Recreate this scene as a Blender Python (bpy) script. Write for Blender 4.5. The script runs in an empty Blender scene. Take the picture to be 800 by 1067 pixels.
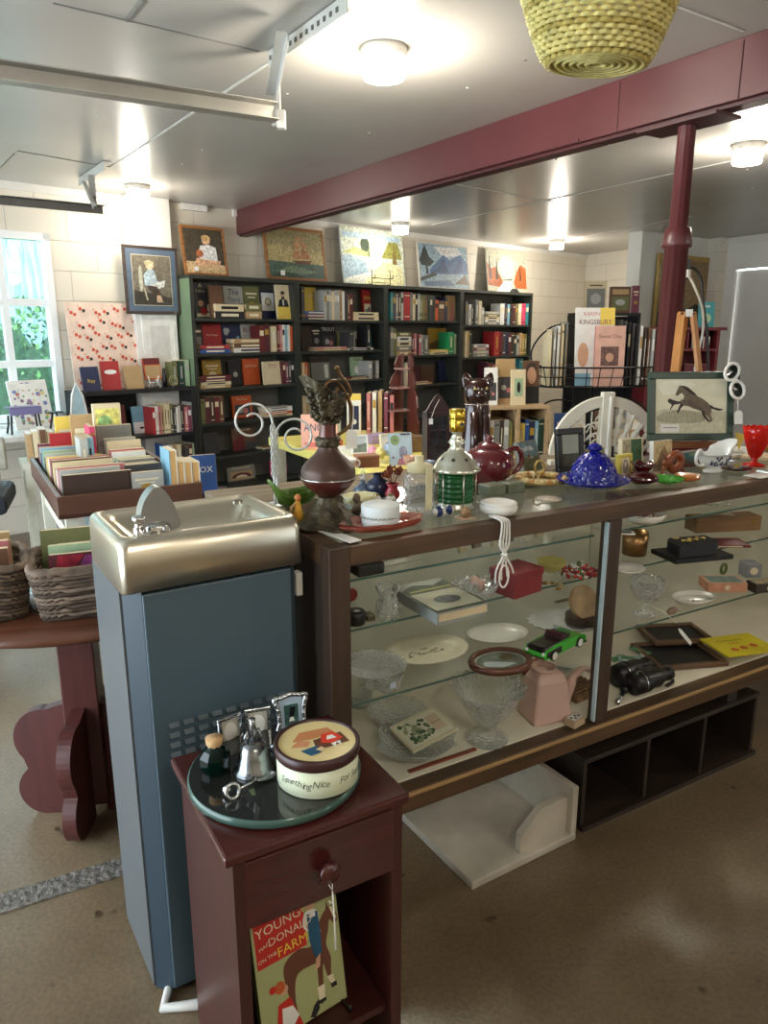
import bpy, bmesh, math, random
from mathutils import Matrix, Vector, Euler, noise as mnoise
random.seed(7)
C = bpy.context.scene.collection
PI = math.pi
R = math.radians

# ---------------------------------------------------------------- camera, world, exposure
FPX = 775.0; PITCH = R(13.88); EYE = 1.45
cam_d = bpy.data.cameras.new('camera'); cam = bpy.data.objects.new('camera', cam_d); C.objects.link(cam)
cam_d.sensor_fit = 'HORIZONTAL'; cam_d.sensor_width = 36.0; cam_d.lens = 36.0*FPX/800.0; cam_d.clip_start = .05
cam.location = (0, 0, EYE); cam.rotation_euler = (PI/2 - PITCH, 0, 0)
bpy.context.scene.camera = cam
sc = bpy.context.scene
sc.view_settings.view_transform = 'Standard'; sc.view_settings.look = 'None'
sc.view_settings.gamma = 1.0; sc.view_settings.use_curve_mapping = False
sc.view_settings.exposure = 0.84
wd = bpy.data.worlds.new('sky'); sc.world = wd; wd.use_nodes = True
wd.node_tree.nodes['Background'].inputs[0].default_value = (.78, .9, 1.0, 1)
wd.node_tree.nodes['Background'].inputs[1].default_value = 4.5
sc.cycles.max_bounces = 8; sc.cycles.transparent_max_bounces = 28; sc.cycles.diffuse_bounces = 4
sc.cycles.glossy_bounces = 4; sc.cycles.transmission_bounces = 4
sc.cycles.caustics_reflective = False; sc.cycles.caustics_refractive = False
sc.cycles.sample_clamp_indirect = 4.0
LAMP_W = 17.0      # watts of each ceiling lamp

# ---------------------------------------------------------------- where things stand (metres; eye at x=y=0)
cp_, sp_ = math.cos(PITCH), math.sin(PITCH)
def ray(u, v):
    a = (u-400)/FPX; b = -(v-533.5)/FPX
    return Vector((a, cp_+sp_*b, -sp_+cp_*b))
def P(u, v, h):
    r = ray(u, v); t = (h-EYE)/r.z
    return Vector((r.x*t, r.y*t, h))
def S(u, v, h):                                   # metres a pixel spans at that spot
    return (h-EYE)/ray(u, v).z/FPX
CEIL = 2.4
WA = R(44.6); W0 = Vector((-2.54, 5.31, 0)); WD = Vector((math.cos(WA), math.sin(WA), 0)); WN = Vector((math.sin(WA), -math.cos(WA), 0))
def PW(u, v, off):                                # on the upright plane that far from the shelf wall -> s, z
    r = ray(u, v); q = W0 + WN*off
    t = (q.x*WN.x+q.y*WN.y)/(r.x*WN.x+r.y*WN.y)
    p = r*t
    return (p.x-W0.x)*WD.x+(p.y-W0.y)*WD.y, p.z+EYE
def wl(s, off, z=0): return W0 + WD*s + WN*off + Vector((0, 0, z))
CA = R(30); CO = Vector((-.115, 1.49, 0)); CU = Vector((math.cos(CA), math.sin(CA), 0)); CV = Vector((-math.sin(CA), math.cos(CA), 0))
def cl(u, v, z=0): return CO + CU*u + CV*v + Vector((0, 0, z))

# ---------------------------------------------------------------- materials
def lin(c):
    return tuple(((x/255)/12.92 if x/255 <= .04045 else ((x/255+.055)/1.055)**2.4) for x in c[:3]) + (1,)
MC = {}
def new_mat(name):
    m = bpy.data.materials.new(name); m.use_nodes = True
    nt = m.node_tree; return m, nt, nt.nodes['Principled BSDF']
def mt(c, rough=.55, metal=0, amt=.10, sc_=14, bump=0, spec=.5, stretch=None, coat=0):
    k = ('p', tuple(c), rough, metal, amt, sc_, bump, spec, stretch, coat)
    if k in MC: return MC[k]
    m, nt, b = new_mat('surface_%d' % len(MC))
    col = lin(c)
    b.inputs['Roughness'].default_value = rough; b.inputs['Metallic'].default_value = metal
    b.inputs['Specular IOR Level'].default_value = spec
    if coat: b.inputs['Coat Weight'].default_value = coat; b.inputs['Coat Roughness'].default_value = .06
    tc = nt.nodes.new('ShaderNodeTexCoord'); no = nt.nodes.new('ShaderNodeTexNoise')
    no.inputs['Scale'].default_value = sc_; no.inputs['Detail'].default_value = 3
    if stretch:
        mp = nt.nodes.new('ShaderNodeMapping'); mp.inputs['Scale'].default_value = stretch
        nt.links.new(tc.outputs['Object'], mp.inputs[0]); nt.links.new(mp.outputs[0], no.inputs['Vector'])
    else: nt.links.new(tc.outputs['Object'], no.inputs['Vector'])
    cr = nt.nodes.new('ShaderNodeValToRGB')
    cr.color_ramp.elements[0].position = .3; cr.color_ramp.elements[1].position = .7
    cr.color_ramp.elements[0].color = tuple(x*(1-amt) for x in col[:3])+(1,)
    cr.color_ramp.elements[1].color = tuple(min(1, x*(1+amt)) for x in col[:3])+(1,)
    nt.links.new(no.outputs[0], cr.inputs[0]); nt.links.new(cr.outputs[0], b.inputs['Base Color'])
    if bump:
        bp = nt.nodes.new('ShaderNodeBump'); bp.inputs['Strength'].default_value = bump; bp.inputs['Distance'].default_value = .01
        nt.links.new(no.outputs[0], bp.inputs['Height']); nt.links.new(bp.outputs[0], b.inputs['Normal'])
    MC[k] = m; return m
def wood(c, rough=.4, amt=.35, axis=0, sc_=3, coat=0):
    st = [9, 9, 9]; st[axis] = .9
    return mt(c, rough, 0, amt, sc_, 0, .5, tuple(st), coat)
def glass(tint=(255, 255, 255), body=.04, rough=.02, bump=0, bs=60, refl=1.0, cloud=(235, 240, 240)):
    k = ('g', tint, body, rough, bump, bs, refl, cloud)
    if k in MC: return MC[k]
    m = bpy.data.materials.new('glass_%d' % len(MC)); m.use_nodes = True; nt = m.node_tree; nt.nodes.clear()
    out = nt.nodes.new('ShaderNodeOutputMaterial'); tr = nt.nodes.new('ShaderNodeBsdfTransparent'); gl = nt.nodes.new('ShaderNodeBsdfGlossy')
    df = nt.nodes.new('ShaderNodeBsdfDiffuse'); df.inputs[0].default_value = lin(cloud)
    tr.inputs[0].default_value = lin(tint); gl.inputs['Roughness'].default_value = rough
    fr = nt.nodes.new('ShaderNodeLayerWeight'); fr.inputs['Blend'].default_value = .5
    pw5 = nt.nodes.new('ShaderNodeMath'); pw5.operation = 'POWER'; pw5.inputs[1].default_value = 5.0; nt.links.new(fr.outputs['Facing'], pw5.inputs[0])
    mul = nt.nodes.new('ShaderNodeMath'); mul.operation = 'MULTIPLY_ADD'; mul.inputs[1].default_value = .8*refl; mul.inputs[2].default_value = .045*refl; mul.use_clamp = True
    nt.links.new(pw5.outputs[0], mul.inputs[0])
    m1 = nt.nodes.new('ShaderNodeMixShader'); m1.inputs[0].default_value = body
    nt.links.new(tr.outputs[0], m1.inputs[1]); nt.links.new(df.outputs[0], m1.inputs[2])
    m2 = nt.nodes.new('ShaderNodeMixShader'); nt.links.new(mul.outputs[0], m2.inputs[0])
    nt.links.new(m1.outputs[0], m2.inputs[1]); nt.links.new(gl.outputs[0], m2.inputs[2]); nt.links.new(m2.outputs[0], out.inputs[0])
    if bump:
        p2 = nt.nodes.new('ShaderNodeMath'); p2.operation = 'POWER'; p2.inputs[1].default_value = 2.2; nt.links.new(fr.outputs['Facing'], p2.inputs[0])  # rim brightness and glints painted in as diffuse body colour at grazing angles
        ma = nt.nodes.new('ShaderNodeMath'); ma.operation = 'MULTIPLY_ADD'; ma.inputs[1].default_value = .75; ma.inputs[2].default_value = body; ma.use_clamp = True
        nt.links.new(p2.outputs[0], ma.inputs[0]); nt.links.new(ma.outputs[0], m1.inputs[0])
        tc = nt.nodes.new('ShaderNodeTexCoord'); vo = nt.nodes.new('ShaderNodeTexVoronoi'); vo.inputs['Scale'].default_value = bs
        nt.links.new(tc.outputs['Object'], vo.inputs['Vector'])
        bp = nt.nodes.new('ShaderNodeBump'); bp.inputs['Strength'].default_value = bump; bp.inputs['Distance'].default_value = .006
        nt.links.new(vo.outputs[0], bp.inputs['Height'])
        for n_ in (fr, gl): nt.links.new(bp.outputs[0], n_.inputs['Normal'])
    MC[k] = m; return m
def frosted(c):
    m = bpy.data.materials.new('frosted_panel'); m.use_nodes = True; nt = m.node_tree; nt.nodes.clear()
    out = nt.nodes.new('ShaderNodeOutputMaterial'); df = nt.nodes.new('ShaderNodeBsdfDiffuse'); tl = nt.nodes.new('ShaderNodeBsdfTranslucent'); mx = nt.nodes.new('ShaderNodeMixShader')
    df.inputs[0].default_value = lin(c); tl.inputs[0].default_value = lin(c); mx.inputs[0].default_value = .5
    nt.links.new(df.outputs[0], mx.inputs[1]); nt.links.new(tl.outputs[0], mx.inputs[2]); nt.links.new(mx.outputs[0], out.inputs[0]); return m
def glow(c, st):
    m, nt, b = new_mat('lit_diffuser'); b.inputs['Emission Color'].default_value = lin(c); b.inputs['Emission Strength'].default_value = st
    b.inputs['Base Color'].default_value = (1, 1, 1, 1); return m

# ---------------------------------------------------------------- mesh builder
def TR(x=0, y=0, z=0): return Matrix.Translation((x, y, z))
def RZ(a): return Matrix.Rotation(a, 4, 'Z')
def RX(a): return Matrix.Rotation(a, 4, 'X')
def RY(a): return Matrix.Rotation(a, 4, 'Y')
def UP(x=0, y=0, z=0, tilt=0, rz=0): return TR(x, y, z) @ RZ(rz) @ RX(PI/2 - tilt)     # plane standing up, facing -y
def lean(tilt, y=0, z=0): return TR(0, y, z) @ RX(-tilt)                                # solids tipped back
I4 = Matrix.Identity(4)
FONT = {}
def smooth_loop(pts, n=4, closed=True):
    out = []; N = len(pts)
    for i in range(N if closed else N-1):
        g = lambda k: Vector(pts[k % N] if closed else pts[min(max(k, 0), N-1)])
        p0, p1, p2, p3 = g(i-1), g(i), g(i+1), g(i+2)
        for j in range(n):
            t = j/n
            out.append(.5*((2*p1)+(p2-p0)*t+(2*p0-5*p1+4*p2-p3)*t*t+(3*p1-p0-3*p2+p3)*t**3))
    if not closed: out.append(Vector(pts[-1]))
    return out
class MB:
    def __init__(s, T=None): s.v = []; s.f = []; s.mi = []; s.sm = []; s.mats = []; s.T = T or I4
    def add(s, vs, fs, mat, smooth=False, M=None):
        T = s.T @ M if M is not None else s.T
        if mat not in s.mats: s.mats.append(mat)
        k = s.mats.index(mat); b = len(s.v)
        s.v += [T @ Vector(v) for v in vs]
        for f in fs: s.f.append([b+i for i in f]); s.mi.append(k); s.sm.append(smooth)
        return s
    def box(s, c, d, mat, M=None, top=None):
        x, y, z = c; a, b, h = d[0]/2, d[1]/2, d[2]/2; k = top or (1, 1)
        vs = [(x-a, y-b, z-h), (x+a, y-b, z-h), (x+a, y+b, z-h), (x-a, y+b, z-h),
              (x-a*k[0], y-b*k[1], z+h), (x+a*k[0], y-b*k[1], z+h), (x+a*k[0], y+b*k[1], z+h), (x-a*k[0], y+b*k[1], z+h)]
        return s.add(vs, [(3, 2, 1, 0), (4, 5, 6, 7), (0, 1, 5, 4), (1, 2, 6, 5), (2, 3, 7, 6), (3, 0, 4, 7)], mat, False, M)
    def lathe(s, prof, mat, seg=24, M=None, wob=None, smooth=True, ex=1, ey=1, cap=False):
        vs = []; fs = []; n = len(prof)
        for i, (r, z) in enumerate(prof):
            for j in range(seg):
                a = 2*PI*j/seg; k, dz = wob(a, i) if wob else (1, 0)
                vs.append((r*k*math.cos(a)*ex, r*k*math.sin(a)*ey, z+dz))
        for i in range(n-1):
            for j in range(seg):
                j2 = (j+1) % seg
                fs.append((i*seg+j, i*seg+j2, (i+1)*seg+j2, (i+1)*seg+j))
        if cap:
            fs.append(tuple(range(seg))[::-1]); fs.append(tuple((n-1)*seg+j for j in range(seg)))
        return s.add(vs, fs, mat, smooth, M)
    def cyl(s, c, r, h, mat, seg=20, M=None, r2=None, smooth=True):
        r2 = r if r2 is None else r2
        MM = (M or I4) @ TR(*c)
        s.lathe([(r, -h/2), (r2, h/2)], mat, seg, MM, smooth=smooth)
        s.add([(r*math.cos(2*PI*j/seg), r*math.sin(2*PI*j/seg), -h/2) for j in range(seg)], [tuple(range(seg))[::-1]], mat, False, MM)
        return s.add([(r2*math.cos(2*PI*j/seg), r2*math.sin(2*PI*j/seg), h/2) for j in range(seg)], [tuple(range(seg))], mat, False, MM)
    def tube(s, pts, r, mat, seg=7, closed=False, M=None, flat=1):
        pts = [Vector(p) for p in pts]; n = len(pts)
        rs = r if isinstance(r, (list, tuple)) else [r]*n
        vs = []; fs = []; nx = None
        for i, p in enumerate(pts):
            if closed: d = pts[(i+1) % n]-pts[i-1]
            else: d = pts[min(i+1, n-1)]-pts[max(i-1, 0)]
            if d.length < 1e-9: d = Vector((0, 0, 1))
            d.normalize()
            if nx is None:
                nx = d.cross(Vector((0, 0, 1)))
                if nx.length < .1: nx = d.cross(Vector((0, 1, 0)))
            nx = nx - d*nx.dot(d)
            if nx.length < 1e-6: nx = d.orthogonal()
            nx.normalize(); ny = d.cross(nx)
            for j in range(seg):
                a = 2*PI*j/seg
                vs.append(p+nx*(rs[i]*math.cos(a))+ny*(rs[i]*math.sin(a)*flat))
        for i in range(n if closed else n-1):
            i2 = (i+1) % n
            for j in range(seg):
                j2 = (j+1) % seg
                fs.append((i*seg+j, i*seg+j2, i2*seg+j2, i2*seg+j))
        if not closed:
            fs.append(tuple(range(seg))[::-1]); fs.append(tuple((n-1)*seg+j for j in range(seg)))
        return s.add(vs, fs, mat, True, M)
    def ell(s, c, r, mat, seg=14, rings=9, M=None, nz=0):
        r = (r, r, r) if not isinstance(r, (tuple, list)) else r
        vs = [(0, 0, -1)]; fs = []
        for i in range(1, rings):
            t = -PI/2+PI*i/rings
            for j in range(seg): vs.append((math.cos(t)*math.cos(2*PI*j/seg), math.cos(t)*math.sin(2*PI*j/seg), math.sin(t)))
        vs.append((0, 0, 1)); L = len(vs)-1
        for j in range(seg):
            j2 = (j+1) % seg
            fs.append((0, 1+j2, 1+j)); fs.append((L, L-seg+j, L-seg+j2))
            for i in range(rings-2): fs.append((1+i*seg+j, 1+i*seg+j2, 1+(i+1)*seg+j2, 1+(i+1)*seg+j))
        out = []
        for v in vs:
            k = 1 + (nz*mnoise.noise(Vector(v)*2.3+Vector(c)*9) if nz else 0)
            out.append((c[0]+v[0]*r[0]*k, c[1]+v[1]*r[1]*k, c[2]+v[2]*r[2]*k))
        return s.add(out, fs, mat, True, M)
    def prism(s, p2, z0, z1, mat, M=None, smooth=False):
        n = len(p2)
        ar = sum(p2[i][0]*p2[(i+1) % n][1]-p2[(i+1) % n][0]*p2[i][1] for i in range(n))
        if ar < 0: p2 = list(p2)[::-1]
        vs = [(p[0], p[1], z0) for p in p2]+[(p[0], p[1], z1) for p in p2]
        s.add(vs, [tuple(range(n))[::-1], tuple(range(n, 2*n))], mat, False, M)
        return s.add(vs, [(i, (i+1) % n, n+(i+1) % n, n+i) for i in range(n)], mat, smooth, M)
    def poly(s, p2, mat, M=None, z=0):
        n = len(p2); ar = sum(p2[i][0]*p2[(i+1) % n][1]-p2[(i+1) % n][0]*p2[i][1] for i in range(n))
        if ar < 0: p2 = list(p2)[::-1]
        return s.add([(p[0], p[1], z) for p in p2], [tuple(range(n))], mat, False, M)
    def rect(s, x0, y0, x1, y1, mat, M=None, z=0): return s.poly([(x0, y0), (x1, y0), (x1, y1), (x0, y1)], mat, M, z)
    def disc(s, x, y, r, mat, M=None, z=0, seg=14, ry=None): return s.poly([(x+r*math.cos(2*PI*j/seg), y+(ry or r)*math.sin(2*PI*j/seg)) for j in range(seg)], mat, M, z)
    def text(s, body, size, mat, M=None, z=0, align='CENTER', sx=1, shear=0):
        k = (body, align, shear)
        if k not in FONT:
            cu = bpy.data.curves.new('writing', 'FONT'); cu.body = body; cu.align_x = align; cu.size = 1; cu.resolution_u = 2; cu.shear = shear
            ob = bpy.data.objects.new('writing', cu); me = ob.to_mesh()
            FONT[k] = ([tuple(v.co) for v in me.vertices], [tuple(p.vertices) for p in me.polygons])
            ob.to_mesh_clear(); bpy.data.objects.remove(ob); bpy.data.curves.remove(cu)
        vs, fs = FONT[k]
        return s.add([(v[0]*size*sx, v[1]*size, z) for v in vs], fs, mat, False, M)
    def build(s, name, parent=None, bev=0, seg=2):
        me = bpy.data.meshes.new(name); me.from_pydata(s.v, [], s.f)
        for m in s.mats: me.materials.append(m)
        me.polygons.foreach_set('material_index', s.mi); me.polygons.foreach_set('use_smooth', s.sm); me.update()
        o = bpy.data.objects.new(name, me); C.objects.link(o)
        if parent is not None: o.parent = parent
        if bev:
            b = o.modifiers.new('bevel', 'BEVEL'); b.width = bev; b.segments = seg; b.limit_method = 'ANGLE'; b.angle_limit = R(40)
        return o
    def thing(s, name, label, cat, loc=(0, 0, 0), rz=0, group=None, bev=0, kind=None):
        o = s.build(name, None, bev); return tag(o, label, cat, loc, rz, group, kind)
LABELS = {}
def tag(o, label, cat, loc=(0, 0, 0), rz=0, group=None, kind=None):
    o.location = loc; o.rotation_euler = (0, 0, rz)
    o['label'] = label; o['category'] = cat
    if group: o['group'] = group
    if kind: o['kind'] = kind
    return o
def T(name, label, cat, loc=(0, 0, 0), rz=0, group=None):
    o = bpy.data.objects.new(name, None); o.empty_display_size = .05; C.objects.link(o)
    return tag(o, label, cat, loc, rz, group)
def struct(mb, name, loc=(0, 0, 0), rz=0, parent=None, bev=0):
    o = mb.build(name, parent, bev)
    if parent is None: o.location = loc; o.rotation_euler = (0, 0, rz); o['kind'] = 'structure'
    return o
def copy_tree(o, loc, rz, label):
    c = o.copy(); C.objects.link(c); c.location = loc; c.rotation_euler = (0, 0, rz); c['label'] = label
    for ch in list(o.children):
        d = ch.copy(); C.objects.link(d); d.parent = c
        for g in list(ch.children):
            e = g.copy(); C.objects.link(e); e.parent = d
    return c

# common materials
WHITE = mt((232, 230, 224), .6); CREAM = mt((228, 216, 184), .6); BLACK = mt((22, 22, 24), .4); PAPER = mt((214, 196, 160), .8)
TAGM = mt((240, 240, 236), .7); INK = mt((30, 28, 28), .6); CHROME = mt((200, 200, 200), .18, 1, .05); PEWTER = mt((150, 152, 155), .25, 1, .15, 30, .2)
CLEAR = glass((246, 250, 250), .05, .02); CUT = glass((252, 254, 254), .05, .03, 1.0, 90, 1.5, (255, 255, 255)); CUTF = glass((251, 253, 253), .06, .04, 1.0, 150, 1.6, (255, 255, 255))

# ================================================================= THE ROOM
def wall_mat(c, bricks=True):
    m, nt, b = new_mat('painted_block_wall'); b.inputs['Roughness'].default_value = .5
    tc = nt.nodes.new('ShaderNodeTexCoord'); mp = nt.nodes.new('ShaderNodeMapping'); mp.inputs['Rotation'].default_value = (PI/2, 0, 0)
    br = nt.nodes.new('ShaderNodeTexBrick'); br.inputs['Scale'].default_value = 1; br.inputs['Brick Width'].default_value = .41
    br.inputs['Row Height'].default_value = .205; br.inputs['Mortar Size'].default_value = .004; br.inputs['Mortar Smooth'].default_value = .6
    br.inputs['Color1'].default_value = lin(c); br.inputs['Color2'].default_value = lin([x*.985 for x in c]); br.inputs['Mortar'].default_value = lin([x*.86 for x in c])
    nt.links.new(tc.outputs['Object'], mp.inputs[0]); nt.links.new(mp.outputs[0], br.inputs[0]); nt.links.new(br.outputs[0], b.inputs['Base Color'])
    bp = nt.nodes.new('ShaderNodeBump'); bp.invert = True; bp.inputs['Distance'].default_value = .004; bp.inputs['Strength'].default_value = .7
    no = nt.nodes.new('ShaderNodeTexNoise'); no.inputs['Scale'].default_value = 60; nt.links.new(tc.outputs['Object'], no.inputs[0])
    ad = nt.nodes.new('ShaderNodeMath'); ad.operation = 'MULTIPLY_ADD'; ad.inputs[1].default_value = .15
    nt.links.new(no.outputs[0], ad.inputs[0]); nt.links.new(br.outputs['Fac'], ad.inputs[2]); nt.links.new(ad.outputs[0], bp.inputs['Height'])
    nt.links.new(bp.outputs[0], b.inputs['Normal']); return m
WALLM = wall_mat((222, 215, 200)); PLASTER = mt((226, 223, 216), .5, 0, .03, 3)
# floor: worn sealed concrete with stains
fm, nt, b = new_mat('sealed_concrete')
tc = nt.nodes.new('ShaderNodeTexCoord'); n1 = nt.nodes.new('ShaderNodeTexNoise'); n1.inputs['Scale'].default_value = 1.3; n1.inputs['Detail'].default_value = 8; n1.inputs['Roughness'].default_value = .65
n2 = nt.nodes.new('ShaderNodeTexNoise'); n2.inputs['Scale'].default_value = 90; n2.inputs['Detail'].default_value = 3
n3 = nt.nodes.new('ShaderNodeTexNoise'); n3.inputs['Scale'].default_value = 9; n3.inputs['Detail'].default_value = 2
for q in (n1, n2, n3): nt.links.new(tc.outputs['Object'], q.inputs[0])
r1 = nt.nodes.new('ShaderNodeValToRGB'); r1.color_ramp.elements[0].position = .32; r1.color_ramp.elements[1].position = .68
r1.color_ramp.elements[0].color = lin((96, 80, 60)); r1.color_ramp.elements[1].color = lin((134, 116, 90))
r2 = nt.nodes.new('ShaderNodeValToRGB'); r2.color_ramp.elements[0].position = .3; r2.color_ramp.elements[1].position = .7
r2.color_ramp.elements[0].color = (.72, .72, .72, 1); r2.color_ramp.elements[1].color = (1.12, 1.12, 1.12, 1)
r3 = nt.nodes.new('ShaderNodeValToRGB'); r3.color_ramp.elements[0].position = .705; r3.color_ramp.elements[1].position = .73
r3.color_ramp.elements[0].color = (1, 1, 1, 1); r3.color_ramp.elements[1].color = (.35, .3, .28, 1)
nt.links.new(n1.outputs[0], r1.inputs[0]); nt.links.new(n2.outputs[0], r2.inputs[0]); nt.links.new(n3.outputs[0], r3.inputs[0])
def mulc(a, b_):
    mx = nt.nodes.new('ShaderNodeMix'); mx.data_type = 'RGBA'; mx.blend_type = 'MULTIPLY'; mx.inputs[0].default_value = 1
    nt.links.new(a, mx.inputs[6]); nt.links.new(b_, mx.inputs[7]); return mx.outputs[2]
nt.links.new(mulc(mulc(r1.outputs[0], r2.outputs[0]), r3.outputs[0]), b.inputs['Base Color'])
b.inputs['Roughness'].default_value = .31; b.inputs['Specular IOR Level'].default_value = .75
bp = nt.nodes.new('ShaderNodeBump'); bp.inputs['Strength'].default_value = .25; bp.inputs['Distance'].default_value = .003
nt.links.new(n2.outputs[0], bp.inputs['Height']); nt.links.new(bp.outputs[0], b.inputs['Normal'])
FLOORM = fm
CEILM = mt((172, 169, 163), .27, 0, .04, 2)

LW = W0 - WD*2.9                                  # left end of the window wall
cor = W0 + WD*7.37                                # far corner
DR = Vector((.421, -.907, 0))                     # the far right walls run this way
fl = [(LW.x, LW.y), (cor.x, cor.y), (3.9, 9.2), (8.6, -1.9), (-.3, -1.9)]
m = MB(); m.prism([(p[0]*1.0, p[1]) for p in fl], -.12, 0, FLOORM); struct(m, 'floor')
m = MB(); m.prism(fl, CEIL, CEIL+.12, CEILM)
struct(m, 'ceiling')
# window wall, in its own frame: x along the wall, y into it
WX0, WX1, WZ0, WZ1 = -1.75, .28, .80, 2.09
m = MB()
def wbox(x0, x1, z0, z1, y0=0, y1=.2): m.box(((x0+x1)/2, (y0+y1)/2, (z0+z1)/2), (x1-x0, y1-y0, z1-z0), WALLM)
wbox(-2.9, WX0, 0, CEIL); wbox(WX1, 7.6, 0, CEIL); wbox(WX0, WX1, 0, WZ0); wbox(WX0, WX1, WZ1, CEIL)
struct(m, 'wall_far', W0, WA)
m = MB(); s0 = PW(139, 300, .12)[0]; s1 = PW(182, 300, .12)[0]
m.box(((s0+s1)/2, -.06, CEIL/2), (s1-s0, .12, CEIL), PLASTER); struct(m, 'wall_pilaster', W0, WA, bev=.004)
m = MB(); m.box((4.6, -.012, 2.375), (5.6, .024, .05), PLASTER); m.box((-.1, -.012, 2.375), (2.2, .024, .05), PLASTER); struct(m, 'trim_1', W0, WA)
m = MB(); m.box((1.42, -.03, 2.375), (.22, .06, .045), WHITE); struct(m, 'trim_2', W0, WA)
# window
wf = mt((236, 238, 238), .4, 0, .02)
m = MB()
for (x0, x1) in ((WX0, WX0+.05), (WX1-.05, WX1)): m.box(((x0+x1)/2, .03, (WZ0+WZ1)/2), (x1-x0, .08, WZ1-WZ0), wf)
for zz in (WZ0+.03, WZ1-.025): m.box(((WX0+WX1)/2, .03, zz), (WX1-WX0, .08, .05), wf)
for zz in (1.625, 1.205): m.box(((WX0+WX1)/2, .035, zz), (WX1-WX0, .05, .05), wf)
for k in range(1, 6): m.box((WX1-.05-k*.285, .035, (WZ0+WZ1)/2), (.045, .045, WZ1-WZ0), wf)
win = struct(m, 'window_1', W0, WA)
m = MB(); m.box(((WX0+WX1)/2, .05, (WZ0+WZ1)/2), (WX1-WX0-.06, .006, WZ1-WZ0-.06), glass((240, 250, 250), .02)); struct(m, 'window_glass', parent=win)
m = MB(); m.box(((WX0+WX1)/2, -.05, WZ0-.02), (WX1-WX0+.1, .12, .04), wf); struct(m, 'window_sill', parent=win)
# right end walls
m = MB(); L = 2.2; m.box((L/2, .1, CEIL/2), (L, .2, CEIL), WALLM)
struct(m, 'wall_end', cor, math.atan2(DR.y, DR.x))
PA = Vector((2.6, 7.93, 0)); PB = Vector((3.66, 8.71, 0)); pd = (PB-PA); pl = pd.length; pa = math.atan2(pd.y, pd.x)
m = MB(); m.box((pl/2+.02, .08, CEIL/2), (pl+.04, .16, CEIL), mt((226, 226, 220), .45, 0, .03, 3)); struct(m, 'wall_partition', PA, pa)
DA = math.atan2(DR.y, DR.x); m = MB()
x0 = .27; x1 = 1.35; zt = 2.08
m.box((x0/2, .08, CEIL/2), (x0, .16, CEIL), PLASTER); m.box(((x1+11)/2, .08, CEIL/2), (11-x1, .16, CEIL), PLASTER); m.box(((x0+x1)/2, .08, (zt+CEIL)/2), (x1-x0, .16, CEIL-zt), PLASTER)
struct(m, 'wall_right', PB, DA)
m = MB(); m.box((x0+.035, -.012, zt/2), (.075, .03, zt), PLASTER); m.box((x1-.035, -.012, zt/2), (.075, .03, zt), PLASTER); m.box(((x0+x1)/2, -.013, zt+.02), (x1-x0+.04, .034, .075), PLASTER)
m.box((5, -.012, CEIL-.04), (10, .03, .05), PLASTER)
struct(m, 'trim_3', PB, DA)
m = MB(); m.box(((x0+x1)/2, .05, zt/2-.01), (x1-x0-.09, .045, zt-.04), mt((216, 212, 206), .3, 0, .05, 2)); dd = struct(m, 'door_1', PB, DA)
m = MB(); m.ell((x1-.13, -.02, 1.0), .03, CHROME); m.cyl((x1-.13, .01, 1.0), .012, .05, CHROME, M=None); struct(m, 'door_handle', parent=dd)
# left wall with the raised garage door's opening, and the wall behind the viewer
LD = (Vector((-.3, -1.9, 0))-LW); LL = LD.length; la = math.atan2(LD.y, LD.x); m = MB()
g0, g1, gz = .7, 4.6, 2.15
m.box((g0/2, -.1, CEIL/2), (g0, .2, CEIL), WALLM); m.box(((g1+LL)/2, -.1, CEIL/2), (LL-g1, .2, CEIL), WALLM); m.box(((g0+g1)/2, -.1, (gz+CEIL)/2), (g1-g0, .2, CEIL-gz), WALLM)
struct(m, 'wall_left', LW, la)
m = MB(); m.box((4.15, -2.0, CEIL/2), (9.3, .2, CEIL), WALLM); struct(m, 'wall_back')
# ceiling board joints
m = MB(); jm = mt((205, 204, 200), .6); jd = mt((120, 118, 114), .6)
def joint(a, b_, w_=.012, mat=jm):
    a = P(*a, CEIL); b_ = P(*b_, CEIL); d = (b_-a); an = math.atan2(d.y, d.x); m.box((0, 0, 0), (d.length, w_, .004), mat, TR((a.x+b_.x)/2, (a.y+b_.y)/2, CEIL-.001) @ RZ(an))
joint((115, 174), (282, 64)); joint((18, 157), (115, 174), .006, jd); joint((55, 3), (270, 53), .007, jd); joint((0, 175), (15, 160), .006, jd)
joint((133, 22), (152, 0), .012, jd); joint((450, 234), (760, 168)); joint((455, 188), (580, 211), .006); joint((690, 0), (775, 32), .01); joint((580, 252), (720, 225), .008)
sr = random.Random(21)
for gx in range(-4, 9):
    for gy in range(1, 20):
        p_ = CO+CU*(gx*.61-.5+sr.uniform(-.02, .02))+CV*(gy*.4-.6+sr.uniform(-.03, .03))
        if sr.random() < .55 and 0 < p_.y < 6: m.cyl((p_.x, p_.y, CEIL-.001), .006, .004, jm if sr.random() < .6 else jd, 8)
struct(m, 'trim_4')
# rough strip set in the floor
m = MB(); a = P(0, 943, 0); b_ = P(119, 906, 0); d = b_-a; an = math.atan2(d.y, d.x); RS = mt((104, 98, 90), .75, 0, .5, 60, 1.0)
m.box((0, 0, .001), (2.35, .075, .006), RS, TR(*(a-d.normalized()*.3)) @ RZ(an) @ TR(-.2, 0, 0))
struct(m, 'trim_5')
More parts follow.
